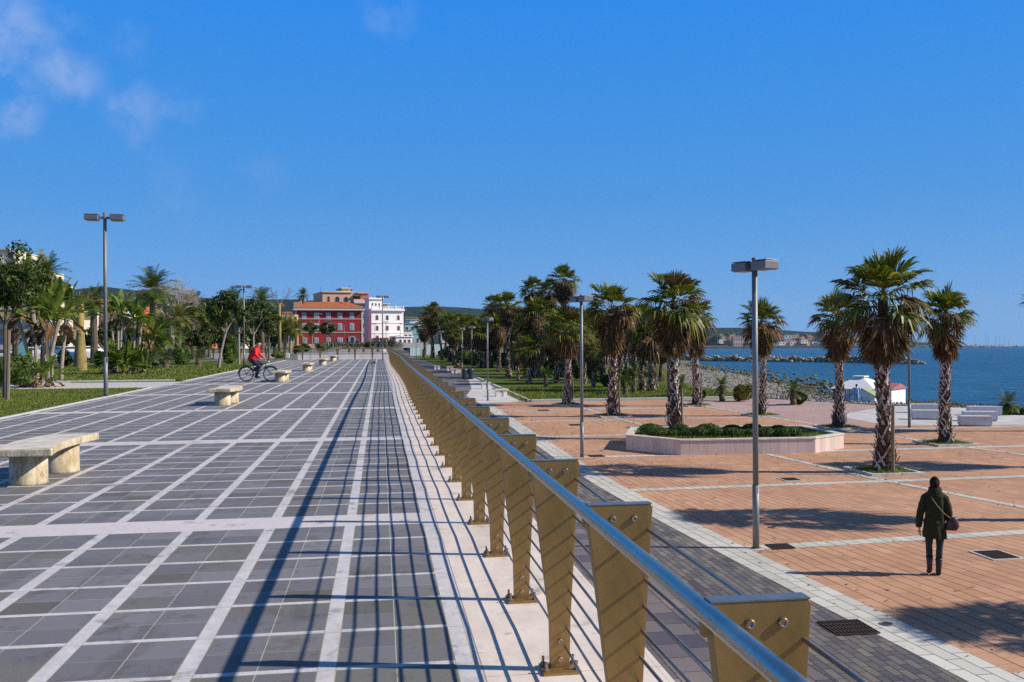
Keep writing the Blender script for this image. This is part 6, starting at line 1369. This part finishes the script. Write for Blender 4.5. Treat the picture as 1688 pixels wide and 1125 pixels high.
# --- bicycle
bp_ = gp(426, 629.2, 0); BZ = thing('bicycle', (bp_.x, bp_.y, 0), 'dark blue city bicycle ridden by the man in red', 'bicycle', None, -R(10))
M['bframe'] = mat('bicycle_blue', (.02, .07, .12), .35, .2, var=.1, bump=0); M['chrome'] = mat('bicycle_chrome', (.5, .5, .52), .25, .9, var=.1, bump=0); M['black'] = mat('black_plastic', (.012, .012, .014), .6)
WR = .325; XR_, XF = -.53, .53
for x in (XR_, XF):
    w = MB(); w.torus((0, 0, 0), WR - .018, .018, 'y', 40, 8); wo = w.build('wheel', M['tyre'], BZ, loc=(x, 0, WR), smooth=True)
    r_ = MB(); r_.torus((0, 0, 0), WR - .043, .010, 'y', 36, 6); r_.build('rim', M['chrome'], wo)
    s_ = MB()
    for k in range(18): a = 6.2832 * k / 18; s_.tube([(0, .02 * (-1) ** k, 0), ((WR - .045) * math.cos(a), 0, (WR - .045) * math.sin(a))], .0022, 4)
    s_.tube([(0, -.035, 0), (0, .035, 0)], .022, 10); s_.build('spokes', M['chrome'], wo)
fm = MB(); BB = (-.10, 0, .30); ST = (-.24, 0, .72); HT, HB = (.30, 0, .80), (.335, 0, .66); RA, FA = (XR_, 0, WR), (XF, 0, WR)
for a, b, r_ in ((BB, ST, .017), (BB, HB, .019), ((-.19, 0, .56), HT, .016), (HB, HT, .02)): fm.tube([a, b], r_, 10)
for sy in (-.05, .05):
    fm.tube([(BB[0], sy * .5, BB[2]), (RA[0], sy, RA[2])], .010, 8); fm.tube([(ST[0] + .02, sy * .4, ST[2] - .08), (RA[0], sy, RA[2])], .008, 8); fm.tube([(HB[0], sy * .7, HB[2]), (.42, sy * .8, .50), (FA[0], sy, FA[2])], [.014, .012, .009], 8)
fm.build('frame', M['bframe'], BZ)
q = MB(); q.tube([HT, (.27, 0, .93)], .013, 8); q.tube([(.27, 0, .93), (.34, 0, 1.0)], .012, 8); q.tube([(.16, -.29, .98), (.26, -.25, 1.0), (.34, -.10, 1.0), (.34, .10, 1.0), (.26, .25, 1.0), (.16, .29, .98)], .011, 8); ho = q.build('handlebar', M['chrome'], BZ)
for sy in (-1, 1): g = MB(); g.tube([(.13, sy * .30, .978), (.22, sy * .272, .99)], .016, 8); g.build('grip', M['black'], ho)
q = MB(); q.ball((-.27, 0, .86), (.13, .07, .03), 12, 8); q.tube([(-.20, 0, .86), (-.10, 0, .86)], [.03, .018], 8); q.tube([(-.24, 0, .72), (-.265, 0, .85)], .012, 8); q.build('saddle', M['black'], BZ)
for (x, a0, a1) in ((XR_, 20, 190), (XF, 30, 150)):
    q = MB(); q.tube([(x + (WR + .025) * math.cos(R(a)), 0, WR + (WR + .025) * math.sin(R(a))) for a in range(a0, a1, 10)], .022, 6); q.build('mudguard', M['bframe'], BZ)
q = MB()
for sy in (-.05, .05): q.tube([(-.34, sy, .71), (-.72, sy, .71)], .006, 6); q.tube([(-.68, sy, .71), (XR_, sy, WR)], .005, 6)
for k in range(5): q.tube([(-.38 - k * .08, -.05, .71), (-.38 - k * .08, .05, .71)], .005, 6)
q.build('rack', M['black'], BZ)
q = MB(); q.torus((BB[0], -.045, BB[2]), .085, .008, 'y', 24, 6); q.tube([(BB[0], -.045, BB[2] + .085), (RA[0], -.045, RA[2] + .035)], .005, 5); q.tube([(BB[0], -.045, BB[2] - .085), (RA[0], -.045, RA[2] - .035)], .005, 5); q.tube([(BB[0], -.06, BB[2]), (BB[0], .06, BB[2])], .02, 8); q.build('chain', M['chrome'], BZ)
CA = R(-60); PR_ = .165; pd = []
for sy, a in ((-1, CA), (1, CA + math.pi)):
    ex, ez = BB[0] + PR_ * math.cos(a), BB[2] + PR_ * math.sin(a); pd.append((ex, sy * .12, ez)); q = MB(); q.tube([(BB[0], sy * .065, BB[2]), (ex, sy * .075, ez)], .010, 6); q.box((ex, sy * .13, ez), (.09, .09, .02)); q.build('pedal', M['black'], BZ)
q = MB(); q.tube([(.44, 0, .86), (.47, 0, .86)], [.03, .045], 10); q.tube([(.34, 0, .9), (.45, 0, .86)], .006, 5); q.build('front_lamp', M['signwhite'], BZ)
# --- cyclist
RD = thing('person', (bp_.x, bp_.y, 0), 'bald man in a red jacket and dark trousers riding a bicycle', 'person', None, BZ.rotation_euler.z)
M['redj'] = mat('red_jacket', (.62, .012, .015), .7, var=.25, scale=9, bump=.5); M['jeans'] = mat('dark_jeans', (.014, .020, .05), .85, var=.3, scale=12)
hip_ = Vector((-.25, 0, .93)); P = [hip_]; E_ = []; Q = [(.13, .14)]
t1 = add_chain(P, E_, Q, 0, [(-.22, 0, 1.06), (-.15, 0, 1.22), (-.08, 0, 1.36), (-.03, 0, 1.455), (.005, 0, 1.51)], [(.12, .13), (.13, .15), (.12, .15), (.06, .06), (.055, .055)])
add_chain(P, E_, Q, t1, [(.035, 0, 1.57), (.045, 0, 1.625), (.04, 0, 1.68)], [(.085, .072), (.10, .080), (.07, .06)])
foot = []
for sy, pdx in ((-1, pd[0]), (1, pd[1])):
    H0 = Vector((-.25, sy * .09, .90)); F0 = Vector((pdx[0] - .04, sy * .13, pdx[2] + .09)); L1, L2 = .44, .43; d = F0 - H0; dl_ = min(d.length, L1 + L2 - .01); a = math.acos(max(-1, min(1, (L1 * L1 + dl_ * dl_ - L2 * L2) / (2 * L1 * dl_)))); u = d.normalized(); fw = Vector((-u.z, 0, u.x)); fw = fw if fw.x > 0 else -fw
    K = H0 + u * L1 * math.cos(a) + fw * L1 * math.sin(a); foot.append((H0, K, F0))
    add_chain(P, E_, Q, 0, [H0, H0.lerp(K, .5), K, K.lerp(F0, .4), F0, F0 + Vector((.0, 0, -.04)), F0 + Vector((.13, 0, -.055))], [.095, .085, .062, .055, .040, .04, .032])
hands = []
for sy in (-1, 1):
    S_ = Vector((-.06, sy * .19, 1.37)); Hd = Vector((.15, sy * .285, 1.02)); El = S_.lerp(Hd, .5) + Vector((-.07, sy * .05, -.05))
    e_ = add_chain(P, E_, Q, 3, [S_, S_.lerp(El, .5), El, El.lerp(Hd, .55), Hd], [.065, .054, .045, .036, .027])
    hp, he, hr = hand(Hd, (.75, 0, -.35), (0, -sy, 0), None, .16); hp = [p_ if i < 3 else p_ + Vector((-.01, 0, -.012)) * ((i - 3) % 3) for i, p_ in enumerate(hp)]; i0 = len(P); P += hp; Q += hr; E_ += [(a + i0, b + i0) for a, b in he]; E_.append((e_, i0)); hands.append((S_, El, Hd))
body = skinmesh('body', P, E_, Q, M['skin'], RD)
e = MB(); e.ball((.148, 0, 1.605), (.02, .013, .02), 8, 6); e.build('nose', M['skin'], body, smooth=True)
for sy in (-1, 1):
    e = MB(); e.ball((.035, sy * .08, 1.605), (.02, .012, .032), 8, 6); e.build('ear', M['skin'], body, smooth=True); e = MB(); e.ball((.135, sy * .03, 1.625), (.008, .013, .008), 8, 6); e.build('eye', M['signwhite'], body, smooth=True)
e = MB(); e.ball((.135, 0, 1.562), (.008, .022, .007), 8, 6); e.build('mouth', M['redtrim'], body, smooth=True)
j = MB(); j.tube([(-.285, 0, .88), (-.275, 0, .95), (-.24, 0, 1.06), (-.17, 0, 1.22), (-.10, 0, 1.35), (-.05, 0, 1.43), (-.015, 0, 1.49), (.0, 0, 1.53)], [.175, .19, .19, .195, .185, .13, .095, .088], 20, flat=1.0)
j.build('jacket', M['redj'], RD, smooth=True)
for S_, El, Hd in hands:
    s_ = MB(); s_.tube([S_ + Vector((0, -S_.y * .35, 0)), S_, S_.lerp(El, .5), El, El.lerp(Hd, .5), El.lerp(Hd, .92)], [.085, .09, .078, .070, .060, .048], 14); s_.build('sleeve', M['redj'], RD, smooth=True)
for i, (H0, K, F0) in enumerate(foot):
    l_ = MB(); l_.tube([H0 + Vector((-.02, 0, .04)), H0.lerp(K, .5), K, K.lerp(F0, .5), K.lerp(F0, .98)], [.115, .098, .078, .068, .062], 14); l_.build('trouser_leg', M['jeans'], RD, smooth=True)
    s_ = MB(); s_.tube([F0 + Vector((-.07, 0, -.045)), F0 + Vector((0, 0, -.03)), F0 + Vector((.10, 0, -.05)), F0 + Vector((.17, 0, -.06))], [.035, .048, .042, .026], 12); s_.build('shoe', M['black'], RD, smooth=True)
l_ = MB(); l_.ball((-.25, 0, .90), (.16, .17, .10), 14, 8); l_.build('trouser_seat', M['jeans'], RD, smooth=True)
# --- man in light blue at the kiosk, leaning on its counter, seen from behind
M['shirtb'] = mat('light_blue_shirt', (.20, .42, .68), .8, var=.15, scale=8, bump=.2)
def stander(x, yb, z, H, rz, label, top, legs, armup=False, hairm='hair', seated=False):
    p = gp(x, yb, z); o = thing('person', (p.x, p.y, z), label, 'person', None, R(rz)); k = H / 1.70; P = [Vector((0, 0, .90))]; E_ = []; Q = [(.13, .10)]
    t1 = add_chain(P, E_, Q, 0, [(0, 0, 1.05), (0, 0, 1.22), (0, 0, 1.37), (0, 0, 1.44), (0, .01, 1.49)], [(.12, .09), (.14, .10), (.13, .09), (.055, .055), (.05, .05)]); add_chain(P, E_, Q, t1, [(0, .02, 1.55), (0, .02, 1.60), (0, .02, 1.65)], [(.07, .08), (.078, .09), (.055, .065)])
    for s in (-1, 1): add_chain(P, E_, Q, 0, [(s * .10, 0, .82), (s * .10, 0, .64), (s * .10, .01, .46), (s * .10, -.01, .26), (s * .10, -.02, .10), (s * .10, -.01, .06), (s * .10, .09, .035)], [.09, .08, .06, .055, .04, .04, .034])
    arms = []
    for s in (-1, 1):
        ap = [(s * .20, 0, 1.38), (s * .26, .10, 1.25), (s * .27, .22, 1.12), (s * .24, .36, 1.14), (s * .20, .45, 1.18)] if armup else [(s * .20, 0, 1.38), (s * .25, 0, 1.20), (s * .27, 0, 1.06), (s * .27, .03, .93), (s * .27, .05, .82)]
        e_ = add_chain(P, E_, Q, 3, ap, [.06, .052, .042, .036, .026]); hp, he, hr = hand(ap[-1], Vector(ap[-1]) - Vector(ap[-2]), (s * -1, 0, .1) if armup else (0, 1, .1), None, .165); i0 = len(P); P += hp; Q += hr; E_ += [(a + i0, b + i0) for a, b in he]; E_.append((e_, i0)); arms.append(ap)
    skinmesh('body', [q * k for q in P], E_, [tuple(c * k for c in r_) if isinstance(r_, tuple) else r_ * k for r_ in Q], M['skin'], o)
    t_ = MB(); t_.rings([(0, 0, z_ * k, a * k, b * k) for z_, a, b in ((.88, .175, .14), (1.0, .165, .13), (1.2, .19, .14), (1.34, .20, .13), (1.40, .15, .10), (1.45, .08, .07))], 20); t_.build('shirt', M[top], o, smooth=True)
    for ap in arms: s_ = MB(); s_.tube([Vector((ap[0][0] * .7, 0, 1.37)) * k] + [Vector(a) * k for a in ap[:-1]] + [Vector(ap[-2]).lerp(Vector(ap[-1]), .8) * k], [.075, .078, .068, .058, .05, .042], 12); s_.build('sleeve', M[top], o, smooth=True)
    for s in (-1, 1): l_ = MB(); l_.tube([Vector((s * .09, 0, .90)) * k, Vector((s * .10, 0, .64)) * k, Vector((s * .10, .01, .46)) * k, Vector((s * .10, -.02, .08)) * k], [.105, .09, .072, .062], 12); l_.build('trouser_leg', M[legs], o, smooth=True); s_ = MB(); s_.tube([(s * .10 * k, -.08 * k, .045), (s * .10 * k, 0, .055), (s * .10 * k, .12 * k, .04), (s * .10 * k, .17 * k, .03)], [.035, .045, .04, .025], 10); s_.build('shoe', M['black'], o, smooth=True)
    h_ = MB(); h_.ball((0, -.005 * k, 1.625 * k), (.088 * k, .098 * k, .09 * k), 14, 10, 0, .03); h_.build('hair', M[hairm], o, smooth=True); return o
stander(1412, 670.5, -3.40, 1.68, -24, 'man in a light blue top standing at the kiosk between the palms', 'shirtb', 'shirtb', True)
# --- seated person in red beside the far walkway
sp_ = gp(755.5, 615, PZ); o = thing('person', (sp_.x, sp_.y, PZ), 'person in dark clothes with a red top sitting beside the far walkway benches', 'person', None, R(20)); P = [Vector((0, 0, .55))]; E_ = []; Q = [(.14, .12)]
t1 = add_chain(P, E_, Q, 0, [(0, .03, .70), (0, .05, .88), (0, .08, 1.02), (0, .10, 1.10), (0, .12, 1.14)], [(.12, .1), (.14, .1), (.13, .09), (.055, .055), (.05, .05)]); add_chain(P, E_, Q, t1, [(0, .14, 1.20), (0, .14, 1.25), (0, .14, 1.30)], [(.07, .08), (.078, .09), (.055, .06)])
for s in (-1, 1):
    add_chain(P, E_, Q, 0, [(s * .1, .1, .52), (s * .12, .30, .52), (s * .12, .42, .50), (s * .12, .43, .28), (s * .12, .42, .08), (s * .12, .52, .04)], [.09, .075, .06, .052, .04, .034]); ap = [(s * .19, .08, 1.03), (s * .24, .14, .88), (s * .24, .24, .76), (s * .15, .36, .68)]
    e_ = add_chain(P, E_, Q, 3, ap, [.06, .05, .04, .028]); hp, he, hr = hand(ap[-1], (-s * .3, 1, -.4), (s, 0, 0), None, .16); i0 = len(P); P += hp; Q += hr; E_ += [(a + i0, b + i0) for a, b in he]; E_.append((e_, i0))
skinmesh('body', P, E_, Q, M['skin'], o); t_ = MB(); t_.rings([(0, y, z_, a, b) for z_, a, b, y in ((.48, .19, .17, 0), (.7, .17, .14, .03), (.9, .19, .14, .06), (1.02, .18, .12, .09), (1.10, .09, .08, .11))], 18); t_.build('top', M['redj'], o, smooth=True)
for s in (-1, 1):
    l_ = MB(); l_.tube([(s * .08, 0, .54), (s * .12, .30, .53), (s * .12, .43, .50), (s * .12, .44, .28), (s * .12, .43, .09)], [.11, .09, .08, .065, .06], 12); l_.build('trouser_leg', M['black'], o, smooth=True); s_ = MB(); s_.tube([(s * .19 * .7, .07, 1.02), (s * .22, .12, .94), (s * .245, .16, .84), (s * .24, .25, .76), (s * .17, .34, .69)], [.07, .075, .062, .055, .045], 12); s_.build('sleeve', M['black'], o, smooth=True)
    s_ = MB(); s_.tube([(s * .12, .38, .04), (s * .12, .46, .05), (s * .12, .58, .03)], [.04, .045, .025], 10); s_.build('shoe', M['black'], o, smooth=True)
h_ = MB(); h_.ball((0, .12, 1.275), (.09, .10, .09), 14, 10, 0, .03); h_.build('hair', M['hair'], o, smooth=True)
mb = MB(); mb.box((0, 0, .22), (.9, .42, .44)); tag(mb.build('stone_bench', M['block'], loc=(sp_.x, sp_.y - .02, PZ), bevel=.02), 'low stone seat under the person in the red top', 'seat')
# --- small dark figure on the breakwater
q = sp(1344, 589); fp_ = thing('person', (q.x, q.y + 3, q.z + 1.0), 'tiny dark figure sitting on top of the breakwater', 'person'); P = [Vector((0, 0, .2))]; E_ = []; Q = [.2]; t1 = add_chain(P, E_, Q, 0, [(0, .05, .45), (0, .1, .7), (0, .15, .85)], [.2, .22, .08]); add_chain(P, E_, Q, t1, [(0, .18, .98), (0, .18, 1.1)], [.12, .1])
for s in (-1, 1): add_chain(P, E_, Q, 0, [(s * .15, .45, .45), (s * .15, .6, .1)], [.12, .08]); add_chain(P, E_, Q, 2, [(s * .28, .15, .6), (s * .2, .4, .45)], [.09, .07])
skinmesh('body', P, E_, Q, M['black'], fp_)
# --- pigeons
M['pigeon'] = mat('pigeon_feathers', (.07, .07, .085), .7, var=.5, scale=25)
for i, (x, yb, rz, l) in enumerate(((613.5, 603.6, 60, 'left one of the two dark pigeons on the paving'), (616.8, 602.4, 130, 'right one of the two dark pigeons on the paving'))):
    p = gp(x, yb, 0); o = thing('pigeon', (p.x, p.y, 0), l, 'bird', None, R(rz)); s = 1.35
    b_ = skinmesh('body', [Vector(v) * s for v in ((0, 0, .13), (.06, 0, .15), (.10, 0, .20), (.115, 0, .245), (.14, 0, .24), (-.07, 0, .125), (-.16, 0, .11))], [(0, 1), (1, 2), (2, 3), (3, 4), (0, 5), (5, 6)], [(.06 * s, .055 * s), .05 * s, .028 * s, .024 * s, .006 * s, .045 * s, (.02 * s, .010 * s)], M['pigeon'], o)
    for sy in (-1, 1): l_ = MB(); l_.tube([(0, sy * .02 * s, .09 * s), (.01, sy * .02 * s, 0)], .006, 5); l_.tube([(-.02, sy * .02 * s, .004), (.035, sy * .02 * s, .004)], .004, 4); l_.build('leg', M['redtrim'], o)
# fallen leaves and grit on the brick plaza
rl = random.Random(9); mb = MB(); M['litter'] = leafmat('dry_litter', (.12, .08, .04), (.34, .27, .16), (.10, .14, .04), 0, 5, .9)
for _ in range(1500):
    y = rl.uniform(9, 58); v_ = rl.uniform(0, 2.4 if y < 40 else 1.9); x = cx(v_, y); a = rl.uniform(0, 6.28); s_ = rl.uniform(.012, .04) * (1 + y / 40)
    if rl.random() < .55: x = cx(round(v_) if v_ > .5 else 0.02, y) + rl.gauss(0, .35)
    mb.add([(x + s_ * math.cos(a), y + s_ * math.sin(a), PZ + .016), (x - s_ * .5 * math.sin(a), y + s_ * .5 * math.cos(a), PZ + .03), (x - s_ * math.cos(a), y - s_ * math.sin(a), PZ + .016), (x + s_ * .5 * math.sin(a), y - s_ * .5 * math.cos(a), PZ + .014)], [(0, 1, 2, 3)])
tag(mb.build('leaf_litter', M['litter']), 'dry leaf bits scattered over the brick plaza', 'litter', kind='stuff')
# ------------------------------------------------------------------ air
t = NT('haze_air'); t.t.nodes.remove(t.b); pv = t.n('ShaderNodeVolumePrincipled'); pv.inputs['Color'].default_value = (.62, .78, 1.0, 1); pv.inputs['Density'].default_value = HAZE; pv.inputs['Anisotropy'].default_value = 0.0
t.t.links.new(pv.outputs[0], t.out.inputs['Volume'])
mb = MB(); mb.box((0, 4200, 60), (19000, 10600, 700)); tag(mb.build('haze', t.mat), kind='stuff')
